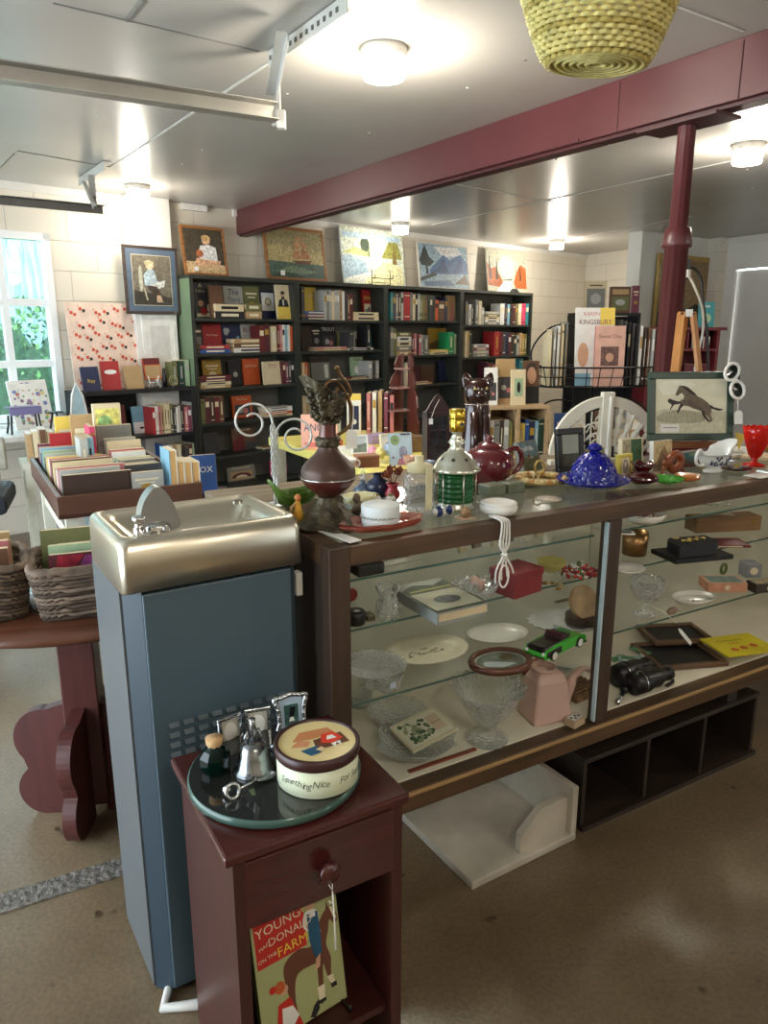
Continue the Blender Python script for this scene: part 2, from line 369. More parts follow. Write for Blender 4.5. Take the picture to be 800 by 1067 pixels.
# outdoors seen through the window
OUTW = mt((150, 186, 190), .7, 0, .6, 3.5, 0, .5, (9, 9, .7))  # a reflection's teal and white streaks painted into the colour of an added wall
m = MB(); m.box((.2, 3.6, 1.45), (8, .2, 2.7), OUTW); m.box((-.15, 3.42, 1.75), (.9, .12, 1.5), mt((245, 248, 250), .6)); m.thing('reflection_wall', 'added teal streaked wall imitating blue reflections in the window panes', 'backdrop', W0, WA)
m = MB(); m.box((0, 6, -.1), (30, 11.5, .1), mt((104, 150, 70), .9, 0, .3, 8)); o = struct(m, 'ground', W0, WA)
m = MB(); lv = [mt((74, 118, 70), .8, 0, .6, 25), mt((120, 160, 104), .8, 0, .5, 25), mt((44, 78, 54), .8, 0, .6, 25)]
rnd = random.Random(3)
for i in range(5200):
    x = rnd.uniform(-3.2, 2.6); z = rnd.uniform(0, 1.0)**.9*1.75; y = rnd.uniform(1.75, 2.5)+z*.2
    s_ = rnd.uniform(.02, .055); M_ = TR(x, y, z) @ Euler((rnd.uniform(0, 6), rnd.uniform(0, 6), rnd.uniform(0, 6))).to_matrix().to_4x4()
    m.add([(-s_, 0, 0), (0, -s_*.5, .01), (s_, 0, 0), (0, s_*.5, .01)], [(0, 1, 2, 3)], lv[i % 3], False, M_)
for i in range(14): m.ell((-3+i*.42, 2.4, .62), (.4, .35, .75), lv[2], 10, 7, nz=.4)
m.thing('garden_bush', 'green leafy bushes growing outside the window', 'bush', W0, WA, kind='stuff')

# ================================================================= STEEL, LAMPS, TRACKS
RED = mt((90, 44, 47), .38, 0, .08, 4); REDD = mt((70, 28, 32), .5)
m = MB(); A = Vector((-1.29, 6.69, 0)); bd = Vector((.541, -.841, 0)).normalized(); ba = math.atan2(bd.y, bd.x)
m.box((3.9, .06, CEIL-.095), (7.8, .12, .19), RED); m.box((3.9, .06, CEIL-.197), (7.8, .075, .014), REDD)
m.box((2.2, -.004, CEIL-.183), (3.4, .008, .012), RED); m.box((4.1, -.001, CEIL-.1), (.004, .004, .18), REDD); m.box((4.62, -.001, CEIL-.1), (.004, .004, .18), REDD)
o = m.thing('ceiling_beam', 'long maroon painted beam running across the ceiling', 'beam', A, ba, bev=.003)
CP = Vector((1.135, 3.05, 0))
t = T('support_column', 'fluted maroon column standing under the ceiling beam', 'column', CP, ba)
m = MB(); zt = CEIL-.205
m.box((0, 0, zt-.006), (.34, .15, .012), REDD); m.build('top_plate', t)
m = MB(); m.lathe([(.034, zt-.012), (.036, 1.83), (.046, 1.825), (.052, 1.79), (.056, 1.77), (.056, 1.755), (.047, 1.75), (.047, .12), (.075, .1), (.08, 0)], RED, 40,
                  wob=lambda a, i: (1-.12*abs(math.sin(a*6)) if i in (0, 1, 6, 7) else 1, 0)); m.build('shaft', t)
LMAT = glow((255, 246, 228), 14.0)
lamp_px = [((400, 50), 'nearest round ceiling lamp, above the yellow basket'), ((143, 193), 'round ceiling lamp nearest the window'), ((417, 232), 'round ceiling lamp above the bright beach landscape painting'),
           ((580, 250), 'smallest round ceiling lamp in the far corner'), ((780, 150), 'round ceiling lamp right of the maroon column')]
def ceil_lamp(p, label, k=1.0, proto=[None]):
    if proto[0] is None:
        t = T('ceiling_lamp', label, 'lamp', p, 0, 'round ceiling lamps')
        m = MB(); m.lathe([(.001, 0), (.082, 0), (.08, -.03), (.074, -.034)], WHITE, 28); m.build('base', t)
        m = MB(); m.lathe([(.074, -.03), (.075, -.09), (.07, -.098), (.001, -.1)], LMAT, 28); m.build('diffuser', t)
        proto[0] = t
    else: copy_tree(proto[0], p, 0, label)
    l = bpy.data.lights.new('lamp_light', 'POINT'); l.energy = LAMP_W*k; l.color = (1, .91, .78); l.shadow_soft_size = .07
    lo = bpy.data.objects.new('lamp_light', l); C.objects.link(lo); lo.location = (p[0], p[1], CEIL-.22)
for (u, v), lb in lamp_px: ceil_lamp(P(u, v, CEIL), lb, .22 if 'beach' in lb else .38 if 'window' in lb else 1.0)
for x, y in ((3.9, 2.2), (.6, -.4), (2.6, -.8)):  # unseen lamps, added to brighten the foreground
    ceil_lamp(Vector((x, y, CEIL)), 'round ceiling lamp added out of view to light the foreground')
# garage-door track hangers
STEEL = mt((168, 164, 155), .45, .6, .08, 8); STEELW = mt((210, 208, 202), .5, .3, .05)
def angle_iron(m, a, b_, w_, mat, holes=0, dark=None):
    d = b_-a; L_ = d.length; q = d.to_track_quat('X', 'Z').to_matrix().to_4x4(); M_ = Matrix.Translation(a) @ q
    m.box((L_/2, 0, 0), (L_, .004, w_), mat, M_); m.box((L_/2, w_/2, w_/2), (L_, w_, .004), mat, M_)
    n = int(L_/holes) if holes else 0
    for i in range(n): m.cyl(((i+.5)*holes, -.003, 0), w_*.16, .004, dark, 8, M_ @ TR(0, 0, 0) @ TR((0), 0, 0)) if False else m.box(((i+.5)*holes, -.003, 0), (w_*.28, .003, w_*.28), dark, M_)
t = T('track_hanger', 'long grey steel rail hung from the ceiling by a punched bracket', 'hanger', (0, 0, 0))
m = MB(); a = P(285, 118, 2.2); b_ = P(0, 76, 2.2); dd_ = (b_-a).normalized(); m2 = a+dd_*1.9; angle_iron(m, a, m2, .05, STEEL); m.box((0, .03, -.03), (1.9, .06, .004), STEEL, Matrix.Translation((a+m2)/2) @ RZ(math.atan2(dd_.y, dd_.x))); m.build('rail', t)
m = MB(); dk = mt((90, 88, 84), .6)
c0 = P(280, 62, CEIL-.03); c1 = P(362, 3, CEIL-.03)
angle_iron(m, c0, c1, .05, STEELW, .04, dk); m.build('ceiling_angle', t)
m = MB(); e0 = P(300, 38, CEIL-.05); e1 = a+Vector((0, .02, .02))
angle_iron(m, e0, P(287, 104, 2.24), .034, STEELW, .035, dk); angle_iron(m, P(291, 62, CEIL-.03), P(292, 132, 2.17), .03, STEELW, .04, dk); m.box(tuple(P(293, 125, 2.18)), (.03, .03, .06), STEELW); m.build('bracket', t)
t = T('track_hanger', 'dark steel rail with bracket near the top of the window', 'hanger', (0, 0, 0))
m = MB(); a = P(107, 219, 2.16); b_ = P(0, 209, 2.16); dd_ = (b_-a).normalized(); DKS = mt((88, 86, 82), .5, .5)
angle_iron(m, a, a+dd_*1.6, .045, DKS, .3, STEELW); m.build('rail', t)
m = MB(); angle_iron(m, P(82, 190, CEIL-.03), P(108, 173, CEIL-.03), .05, STEELW); m.build('ceiling_angle', t)
m = MB(); angle_iron(m, P(98, 183, CEIL-.05), P(101, 220, 2.16), .035, STEEL, .035, dk); angle_iron(m, P(86, 190, CEIL-.05), P(97, 216, 2.16), .02, STEELW); m.build('bracket', t)

# hanging yellow wicker basket
YW = mt((206, 192, 122), .6, 0, .25, 40, .4); YD = mt((176, 158, 86), .7, 0, .25, 40)
bp_ = ray(621, 66)*1.72+Vector((0, 0, EYE))
t = T('wicker_basket', 'pale yellow wicker basket hanging from the ceiling', 'basket', bp_, R(12))
m = MB()
prof = [(.098+.052*(k/13)**.75, k/13*.135) for k in range(14)]
for k in range(14):
    r, z = prof[k]; n = 64; ph = k % 2
    pts = [((r+.0045*math.sin(32*2*PI*j/128*1+PI*ph))*math.cos(2*PI*j/128)*1.18, (r+.0045*math.sin(32*2*PI*j/128+PI*ph))*math.sin(2*PI*j/128)*.86, z) for j in range(128)]
    m.tube(pts, .0058, YW if k % 5 else YD, 6, True)
for j in range(32):
    a = 2*PI*(j+.5)/32; m.tube([(r*math.cos(a)*1.18, r*math.sin(a)*.86, z) for r, z in prof[::3]], .003, YD, 5)
m.lathe([(.001, 0), (.06, .001), (.097, .0)], YD, 48, ex=1.18, ey=.86, wob=lambda a, i: (1, 0))
for r in (.02, .035, .05, .065, .08, .095): m.tube([(r*math.cos(2*PI*j/40)*1.18, r*math.sin(2*PI*j/40)*.86, -.002) for j in range(40)], .005, YW, 5, True)
m.build('basket_body', t)
m = MB(); m.tube([(prof[-1][0]*math.cos(2*PI*j/60)*1.2, prof[-1][0]*math.sin(2*PI*j/60)*.88, .143+.005*math.sin(j*2)) for j in range(60)], .009, YW, 7, True); m.build('rim', t)
m = MB()
for k in range(3):
    m.tube([((.16)*math.cos(a_)*1.15, .006*math.sin(a_*14+k*2.1), .135+.155*math.sin(a_)+.004*math.cos(a_*14+k*2.1)) for a_ in [PI*i/40 for i in range(41)]], .005, YW, 6)
m.build('handle', t)
m = MB(); m.tube([(0, 0, .29), (0, 0, CEIL-bp_.z)], .002, DKS, 5); m.build('hook', t)

# ================================================================= BOOKS
BK = {'red': (168, 42, 44), 'dark red': (104, 32, 36), 'maroon': (88, 34, 44), 'orange': (206, 92, 44), 'cream': (222, 206, 168), 'white': (232, 230, 224), 'tan': (184, 152, 108),
      'brown': (104, 72, 50), 'dark brown': (62, 46, 38), 'black': (30, 30, 34), 'dark green': (38, 62, 50), 'green': (36, 150, 92), 'olive': (110, 112, 70), 'grey': (130, 130, 124), 'dark grey': (66, 66, 68),
      'blue': (44, 84, 150), 'navy': (34, 42, 76), 'teal': (52, 134, 140), 'light blue': (130, 176, 196), 'pink': (206, 66, 104), 'rose': (196, 120, 122), 'yellow': (228, 200, 90), 'gold': (178, 140, 52), 'silver': (176, 176, 170), 'mauve': (120, 60, 80), 'pale green': (160, 186, 150)}
def bm_(c): return mt(BK[c], .5, 0, .06, 20)
brnd = random.Random(11)
def book_mesh(name, th, d, h, col, face=None, title=None, simple=True, parent=None, T_=None, art=None, tc=None):
    """spine at -y when face is None (x = thickness); face-out: cover at -y, x = width, d = thickness"""
    m = MB(T_); cm = bm_(col)
    if face is None:
        e = min(.003, th*.15)
        m.box((0, 0, h/2), (th, d, h), cm); m.box((0, .004, h/2+.0012), (th-2*e, d-.006, h-.001), PAPER)
        bc = (brnd.choice([CREAM, WHITE, INK, bm_('gold')]) if tc is None else tc); M_ = UP(0, -d/2-.0006, 0)
        k = brnd.random()
        if k < .35: m.rect(-th*.4, h*.62, th*.4, h*.82, bc, M_)
        elif k < .8:
            m.rect(-th*.12, h*.3, th*.14, h*.8, bc, M_)
            m.rect(-th*.4, h*.1, th*.4, h*.13, bc, M_)
        else: m.rect(-th*.42, h*.86, th*.42, h*.89, bc, M_); m.rect(-th*.42, h*.12, th*.42, h*.15, bc, M_)
    else:
        w = th; m.box((0, 0, h/2), (w, d, h), cm); m.box((.002, .0006, h/2+.0012), (w-.002, d-.004, h-.001), PAPER)
        M_ = UP(0, -d/2-.0006, 0)
        if art: art(m, M_, w, h)
        elif title: m.text(title, w/max(3.2, len(title)*.62), tc or CREAM, M_ @ TR(0, h*.68, 0))
        else:
            k = brnd.random(); c2 = bm_(brnd.choice(['cream', 'gold', 'grey', 'tan', 'silver', 'rose']))
            if k < .5: m.rect(-w*.3, h*.16, w*.3, h*.56, c2, M_); m.rect(-w*.36, h*.7, w*.36, h*.78, CREAM, M_)
            else: m.disc(0, h*.38, w*.24, c2, M_); m.rect(-w*.34, h*.74, w*.34, h*.8, CREAM, M_); m.rect(-w*.24, h*.64, w*.24, h*.68, CREAM, M_)
    return m.build(name, parent)
def flat_book(m, w, d, h, col, z, jx=0, rz=0):
    cm = bm_(col); M_ = TR(jx, 0, z) @ RZ(rz)
    m.box((0, 0, h/2), (w, d, h), cm, M_); m.box((.0, .003, h/2), (w+.0016, d-.002, h*.72), PAPER, M_)
    m.rect(-w*.3, h*.3, w*.3, h*.7, CREAM if col not in ('cream', 'white') else INK, M_ @ UP(0, -d/2-.0006, 0)); return m
ORD = ['first', 'second', 'third', 'fourth', 'fifth', 'sixth', 'seventh', 'eighth', 'ninth', 'tenth', 'eleventh', 'twelfth', 'thirteenth', 'fourteenth', 'fifteenth', 'sixteenth', 'seventeenth', 'eighteenth', 'nineteenth', 'twentieth', 'twenty-first', 'twenty-second', 'twenty-third', 'twenty-fourth', 'twenty-fifth', 'twenty-sixth']
def shelf_row(case, row, ox, oy, k, zpix, items, off=.3, grp=None):
    """items: (kind, X0, X1, Ytop, colour(s), title/None, art/None) in the order they stand, left to right"""
    xm = ox+(items[0][1]+items[-1][2])/2/k; n = 0
    for it in items:
        kind, X0, X1, Yt, cols = it[:5]; title = it[5] if len(it) > 5 else None; art = it[6] if len(it) > 6 else None
        u0, u1 = ox+X0/k, ox+X1/k; vt = oy+Yt/k
        yo = {'u': .025, 'f': .17, 'g': .05, 'h': .03, 't': .05}[kind]
        s0, zb = PW(u0, zpix if zpix > 5 else 300, off-yo); s1 = PW(u1, zpix if zpix > 5 else 300, off-yo)[0]
        zt = PW((u0+u1)/2, vt, off-yo)[1]; zz = case['z'][row]
        h = max(.02, min(zt-zz, case['gap'][row]))
        loc = lambda s, y: wl(s, off-y, zz)
        rn = case['rows'][row]; cn = case['name']; gp = grp or 'books on %s of %s' % (rn, cn)
        if kind in 'u':
            cl_ = cols if isinstance(cols, list) else [cols]; th = (s1-s0)/len(cl_)
            for i, c in enumerate(cl_):
                hh = h*(1-brnd.random()*.08) if len(cl_) > 1 else h; d = brnd.uniform(.13, .17)
                lab = '%s book upright on %s of %s, %s from left' % (c, rn, cn, ORD[n]); n += 1
                o = book_mesh('book', th*.96, d, hh, c)
                if title == 'lean': o.rotation_mode = 'XYZ'
                tag(o, lab, 'book', loc(s0+th*(i+.5), yo+d/2), WA, gp)
        elif kind in 'fg':
            lab = '%s book facing out on %s of %s, %s from left' % (cols, rn, cn, ORD[n]); n += 1
            w = s1-s0; d = .022
            o = book_mesh('book', w, d, h, cols, True, title, art=art, T_=lean(.1))
            tag(o, lab, 'book', loc((s0+s1)/2, yo+.012), WA, gp)
        elif kind == 'h':
            w = s1-s0; hs = h/len(cols); z = 0
            for i, c in enumerate(cols[::-1]):
                lab = '%s book lying flat on %s of %s, %s from left' % (c, rn, cn, ORD[n]); n += 1
                m = MB(); ww = w*(1-brnd.random()*.06); flat_book(m, ww, .12, hs*.96, c, 0, 0, 0)
                o = m.thing('book', lab, 'book', loc((s0+s1)/2+brnd.uniform(-.004, .004), yo+.06)+Vector((0, 0, z)), WA, gp); z += hs

GRN = mt((44, 48, 42), .5, 0, .15, 6); GRB = mt((96, 95, 88), .6, 0, .1, 5); PGR = mt((108, 128, 100), .5, 0, .1, 5)
def bookcase(name, label, s0, s1, top, zs, off, side, back, leftm=None, depth=.285, open_bottom=False):
    t = T(name, label, 'bookcase', wl(s0, off), WA); w = s1-s0
    m = MB(); m.box((w/2, depth/2, top-.014), (w, depth, .028), side); m.build('top_panel', t)
    for x, mm in ((.014, leftm or side), (w-.014, side)):
        m = MB(); m.box((x, depth/2, (top-.028)/2), (.028, depth, top-.028), mm)
        if leftm and x < .1: m.box((x, -.002, (top-.028)/2), (.03, .004, top-.028), side)
        m.build('side_panel', t)
    m = MB(); m.box((w/2, depth-.006, (top-.028)/2), (w-.056, .01, top-.028), back); m.build('back_panel', t)
    for z in zs:
        m = MB(); m.box((w/2, depth/2-.004, z-.011), (w-.057, depth-.018, .022), side); m.build('shelf', t)
    m = MB(); m.box((w/2, .02, .05), (w-.057, .02, .1), side); m.build('kick_board', t)
    return t
def zat(u, v, off=.3): return PW(u, v, off)[1]
S1, S2, S3, S4, S5 = 1.185, 2.22, 3.30, 4.44, 5.74
za = [1.525, 1.255, .978, .70, .42, .155]
zb = [1.52, 1.25, .975, .70, .42, .155]
zc = [zat(440, 334), zat(440, 370), zat(440, 401), .50, .2]
zd = [zat(515, 338.5), zat(515, 371.3), zat(515, 401), .50, .2]
bookcase('bookcase', 'tall dark green bookcase nearest the window, with one pale green side', S1, S2-.002, 1.85, za, .3, GRN, GRB, PGR)
bookcase('bookcase', 'second tall dark bookcase from the window, below the ship painting edge', S2, S3-.002, 1.85, zb, .3, GRN, GRB)
bookcase('bookcase', 'third tall dark bookcase from the window, below the blue mountain painting', S3, S4-.002, 1.85, zc, .3, GRN, GRB)
bookcase('bookcase', 'rightmost tall dark bookcase, below the small autumn painting', S4, S5, 1.85, zd, .3, GRN, GRB)
RN = ['top shelf', 'second shelf', 'third shelf', 'fourth shelf', 'fifth shelf', 'bottom shelf']
def cs(name, z, top): return dict(name=name, z=z, gap=[([top]+z)[i]-z[i]-.04 for i in range(len(z))], rows=RN)
c1 = cs('first tall bookcase', za, 1.85); c2 = cs('second tall bookcase', zb, 1.85); c3 = cs('third tall bookcase', zc, 1.85); c4 = cs('rightmost tall bookcase', zd, 1.85)
BLU = mt((40, 50, 90), .5); SK = mt((206, 160, 130), .6)
def a_lines(lines, col, y0=.8, dy=.2, scale=1.0, back=None, extra=None):
    def f(m, M_, w, h):
        if back: m.rect(-w*.5, 0, w*.5, h, back, M_)
        for i, l_ in enumerate(lines): m.text(l_, scale*w/max(2.6, len(l_)*.66), col, M_ @ TR(0, h*(y0-i*dy), .0003))
        if extra: extra(m, M_, w, h)
    return f
def lincoln(m, M_, w, h):
    m.rect(-w*.5, 0, w*.5, h*.36, bm_('yellow'), M_, .0002); m.disc(0, h*.7, w*.15, SK, M_, .0002, 12, h*.09); m.disc(0, h*.77, w*.16, INK, M_, .0003, 12, h*.05); m.disc(0, h*.62, w*.12, INK, M_, .0003, 12, h*.04)
    m.poly([(-w*.42, h*.36), (w*.42, h*.36), (w*.3, h*.56), (w*.05, h*.6), (-w*.05, h*.6), (-w*.3, h*.56)], INK, M_, .0002); m.rect(-w*.05, h*.4, w*.05, h*.57, WHITE, M_, .0004)
def sketch(m, M_, w, h):
    m.rect(-w*.42, h*.3, w*.42, h*.94, WHITE, M_, .0002); m.disc(0, h*.62, w*.22, bm_('grey'), M_, .0003); m.disc(0, h*.62, w*.15, bm_('cream'), M_, .0004)
def faces(m, M_, w, h):
    m.disc(-w*.05, h*.42, w*.2, SK, M_, .0002); m.disc(w*.1, h*.2, w*.25, bm_('red'), M_, .0002); m.rect(-w*.4, h*.05, w*.4, h*.14, CREAM, M_, .0002)
def bird(m, M_, w, h): m.poly([(-w*.3, h*.3), (0, h*.2), (w*.35, h*.28), (w*.2, h*.12), (-w*.15, h*.12)], WHITE, M_, .0002)
def swirl(m, M_, w, h):
    for i in range(9): m.disc(w*.32*math.cos(i*2.3), h*(.5+.28*math.sin(i*1.9)), w*.12, bm_(['light blue', 'silver', 'navy'][i % 3]), M_, .0002+i*.00005, 9)
def photo(m, M_, w, h):
    m.rect(-w*.4, h*.12, w*.4, h*.6, bm_('dark grey'), M_, .0002); m.disc(-w*.12, h*.36, w*.14, bm_('silver'), M_, .0003); m.disc(w*.14, h*.3, w*.13, bm_('rose'), M_, .0003)
def farmfig(m, M_, w, h):
    m.rect(-w*.42, h*.05, w*.42, h*.55, CREAM, M_, .0002)
    for i in range(5): m.disc(-w*.3+i*w*.15, h*(.3+.06*(i % 2)), w*.07, bm_(['teal', 'dark grey', 'orange', 'dark green', 'grey'][i]), M_, .0003, 8, h*.1)
# case 1 (zoom 195,280,6.667)
shelf_row(c1, 0, 195, 280, 6.667, 331, [('f', 62, 160, 95, 'dark grey', None, a_lines(['A', 'Yellow'], CREAM, .86, .13, 1, None, faces)), ('g', 172, 262, 118, 'brown', ' '),
    ('h', 195, 400, 245, ['cream', 'black']), ('f', 270, 402, 122, 'silver', None, a_lines(['The', 'Third', 'Ways'], BLU, .74, .22, .95)), ('h', 412, 520, 240, ['olive', 'tan']), ('f', 405, 515, 120, 'olive'),
    ('f', 520, 622, 155, 'navy', None, sketch), ('g', 632, 722, 92, 'cream', None, lincoln)])
shelf_row(c1, 1, 195, 280, 6.667, 367, [('f', 66, 118, 375, 'dark brown'), ('h', 90, 300, 530, ['red', 'blue']), ('f', 122, 252, 375, 'red', None, a_lines(['Fire Power'], CREAM, .58, .2, .9, None, bird)), ('f', 258, 382, 378, 'navy', None, swirl),
    ('h', 325, 560, 485, ['tan', 'brown', 'white']), ('f', 388, 502, 382, 'silver', None, a_lines(['BLESS'], bm_('dark red'), .72, .2, 1.05)), ('u', 505, 575, 375, ['dark red', 'maroon']), ('u', 585, 625, 400, 'cream'), ('u', 628, 735, 385, ['dark red', 'rose', 'white', 'light blue', 'white', 'orange'])])
shelf_row(c1, 2, 195, 280, 6.667, 404, [('h', 92, 310, 742, ['dark red', 'maroon', 'cream', 'tan']), ('f', 122, 250, 632, 'gold'), ('f', 300, 388, 642, 'black', None, lambda m, M_, w, h: m.disc(0, h*.45, w*.2, bm_('silver'), M_, .0002, 5)),
    ('f', 400, 512, 625, 'orange', 'Journeys'), ('g', 540, 665, 645, 'cream', None, a_lines(['History', 'of an Author'], bm_('red'), .82, .09, .7)), ('u', 668, 745, 640, ['maroon', 'mauve', 'dark grey', 'black'])])
shelf_row(c1, 3, 195, 390, 6.667, 442, [('u', 100, 260, 155, ['olive', 'maroon', 'dark brown', 'dark red', 'brown']), ('f', 325, 460, 150, 'orange', None, a_lines(['The Fires'], CREAM, .8, .2, .9, None, photo)),
    ('h', 550, 735, 225, ['white', 'white', 'orange', 'cream'])])
shelf_row(c1, 4, 195, 390, 6.667, 479, [('f', 125, 235, 410, 'dark grey', ' '), ('f', 325, 475, 372, 'brown', None, a_lines(['THE BUILDERS'], CREAM, .86, .2, .9, None, lambda m, M_, w, h: (m.poly([(-w*.5, 0), (-w*.5, h*.4), (0, h*.75), (w*.1, 0)], bm_('dark red'), M_, .0001), m.poly([(w*.1, 0), (w*.1, h*.4), (w*.5, h*.3), (w*.5, 0)], bm_('dark grey'), M_, .0001)))),
    ('h', 530, 745, 520, ['tan', 'silver', 'dark grey'])])
def fruit(m, M_, w, h):
    m.rect(-w*.4, h*.06, w*.4, h*.66, bm_('tan'), M_, .0002)
    m.poly([(w*.36*math.cos(a), h*.2+h*.34*math.sin(a)) for a in [PI*i/10 for i in range(11)]], bm_('maroon'), M_, .0003); m.poly([(w*.22*math.cos(a), h*.2+h*.2*math.sin(a)) for a in [PI*i/10 for i in range(11)]], bm_('cream'), M_, .0004)
shelf_row(c1, 5, 195, 390, 6.667, 513, [('f', 290, 480, 640, 'grey', None, a_lines(['Wonderland'], CREAM, .82, .2, .9, None, fruit)), ('f', 590, 750, 588, 'pink', None, lambda m, M_, w, h: (m.disc(-w*.1, h*.62, w*.28, WHITE, M_, .0002)))])
# case 2 (zoom 300,285,7.27)
shelf_row(c2, 0, 300, 285, 7.27, 332.5, [('u', 105, 130, 100, 'dark grey'), ('f', 132, 228, 98, 'yellow', 'AN'), ('h', 105, 340, 285, ['blue', 'mauve', 'navy']), ('u', 275, 430, 118, ['silver', 'grey', 'silver', 'cream', 'silver', 'silver', 'tan', 'white']),
    ('u', 432, 490, 145, ['dark grey', 'brown', 'dark red']), ('h', 490, 690, 292, ['cream', 'cream']), ('f', 575, 700, 110, 'red', None, a_lines(['ANGLO'], bm_('yellow'), .68, .2, .8, None, farmfig))])
shelf_row(c2, 1, 300, 285, 7.27, 367.5, [('f', 110, 190, 395, 'dark brown', ' '), ('f', 185, 262, 390, 'black'), ('h', 215, 450, 555, ['rose', 'tan']), ('f', 262, 370, 400, 'black', None, a_lines(['TROUT'], WHITE, .8, .2, .9, None, photo)), ('f', 382, 465, 440, 'olive', 'Songs'),
    ('u', 470, 498, 440, 'dark grey'), ('h', 452, 650, 582, ['white']), ('f', 505, 590, 440, 'silver', None, photo), ('u', 600, 625, 380, 'black'), ('f', 625, 698, 392, 'teal', None, lambda m, M_, w, h: m.rect(-w*.1, h*.6, w*.4, h*.85, bm_('navy'), M_, .0002))])
shelf_row(c2, 2, 300, 285, 7.27, 402, [('u', 78, 130, 668, ['cream', 'tan', 'cream']), ('u', 132, 170, 672, ['orange', 'brown']), ('f', 185, 325, 640, 'grey', None, lambda m, M_, w, h: (m.rect(-w*.5, h*.8, w*.5, h, bm_('dark brown'), M_, .0002), m.rect(w*.2, h*.1, w*.4, h*.7, WHITE, M_, .0002))),
    ('f', 485, 575, 632, 'pale green', None, a_lines(['Flower'], INK, .82, .2, .7, None, lambda m, M_, w, h: m.disc(0, h*.4, w*.25, WHITE, M_, .0002, 7))), ('h', 440, 640, 780, ['dark red', 'maroon', 'tan']), ('u', 612, 690, 652, ['silver', 'dark grey', 'silver'])])
shelf_row(c2, 3, 300, 380, 6.667, 440, [('u', 80, 150, 215, ['tan', 'cream', 'tan'])])
# case 3 (zoom 400,295,8.89)
shelf_row(c3, 0, 400, 295, 8.89, 334, [('u', 60, 180, 75, ['teal', 'dark grey', 'grey', 'dark brown', 'silver']), ('u', 182, 242, 82, ['red']), ('u', 243, 400, 92, ['grey', 'cream', 'black', 'silver', 'olive', 'olive', 'brown']), ('u', 400, 470, 100, ['dark green', 'dark grey', 'dark green']),
    ('u', 472, 502, 155, 'orange'), ('u', 504, 560, 165, 'brown'), ('u', 562, 585, 130, 'navy'), ('g', 590, 710, 115, 'tan', None, lambda m, M_, w, h: (m.poly([(-w*.4, 0), (-w*.1, h*.8), (w*.05, 0)], bm_('rose'), M_, .0002), m.poly([(0, 0), (w*.2, h*.9), (w*.45, 0)], bm_('olive'), M_, .0002)))])
shelf_row(c3, 1, 400, 295, 8.89, 370, [('u', 60, 115, 400, ['grey', 'olive']), ('h', 118, 255, 450, ['olive', 'white', 'cream', 'grey', 'tan']), ('u', 256, 345, 460, ['dark red', 'rose', 'maroon', 'rose']), ('u', 347, 365, 480, 'silver'), ('u', 370, 412, 485, 'grey'), ('h', 425, 610, 615, ['yellow', 'cream']), ('f', 428, 592, 418, 'gold', None, lambda m, M_, w, h: m.poly([(-w*.5, h*.4), (0, h*.55), (w*.5, h*.4), (w*.5, h*.15), (-w*.5, h*.2)], bm_('brown'), M_, .0002)),
    ('u', 595, 645, 455, ['green']), ('u', 647, 705, 460, ['pale green', 'dark green', 'yellow'])])
shelf_row(c3, 2, 400, 295, 8.89, 401, [('f', 118, 188, 740, 'dark red', ' '), ('u', 205, 245, 735, ['cream', 'white']), ('f', 250, 345, 765, 'maroon', ' '), ('h', 250, 450, 905, ['dark red', 'tan']), ('f', 352, 460, 765, 'brown', ' '), ('f', 520, 668, 715, 'navy', ' ')])
# case 4 (zoom 475,295,8.89)
shelf_row(c4, 0, 475, 295, 8.89, 338.5, [('u', 88, 105, 170, 'grey'), ('u', 118, 160, 185, ['white', 'dark grey']), ('u', 178, 235, 148, ['grey', 'cream']), ('u', 236, 258, 225, 'silver'), ('h', 266, 400, 262, ['silver', 'olive', 'cream', 'white', 'grey']), ('u', 405, 445, 190, 'white'), ('u', 447, 495, 185, ['navy', 'light blue']),
    ('u', 500, 570, 190, ['dark brown', 'maroon', 'olive']), ('u', 572, 602, 192, 'cream'), ('u', 603, 640, 190, 'pink'), ('u', 642, 668, 190, 'teal')])
shelf_row(c4, 1, 475, 295, 8.89, 371.3, [('u', 80, 140, 435, ['cream', 'tan', 'dark green']), ('h', 165, 305, 568, ['white', 'mauve', 'silver', 'grey']), ('u', 350, 400, 450, 'red'), ('u', 402, 530, 452, ['dark red', 'dark grey', 'navy', 'maroon', 'dark brown']), ('u', 532, 580, 470, ['dark green', 'silver']), ('u', 582, 650, 455, ['tan', 'gold', 'olive'])])
shelf_row(c4, 2, 475, 295, 8.89, 401, [('u', 285, 345, 730, ['maroon', 'dark red', 'maroon']), ('u', 345, 425, 745, ['rose', 'brown', 'dark brown']), ('u', 430, 470, 765, 'rose'), ('u', 472, 560, 770, ['black', 'dark grey', 'black', 'grey']), ('u', 580, 615, 700, 'teal'), ('u', 617, 680, 745, ['dark brown', 'maroon'])])

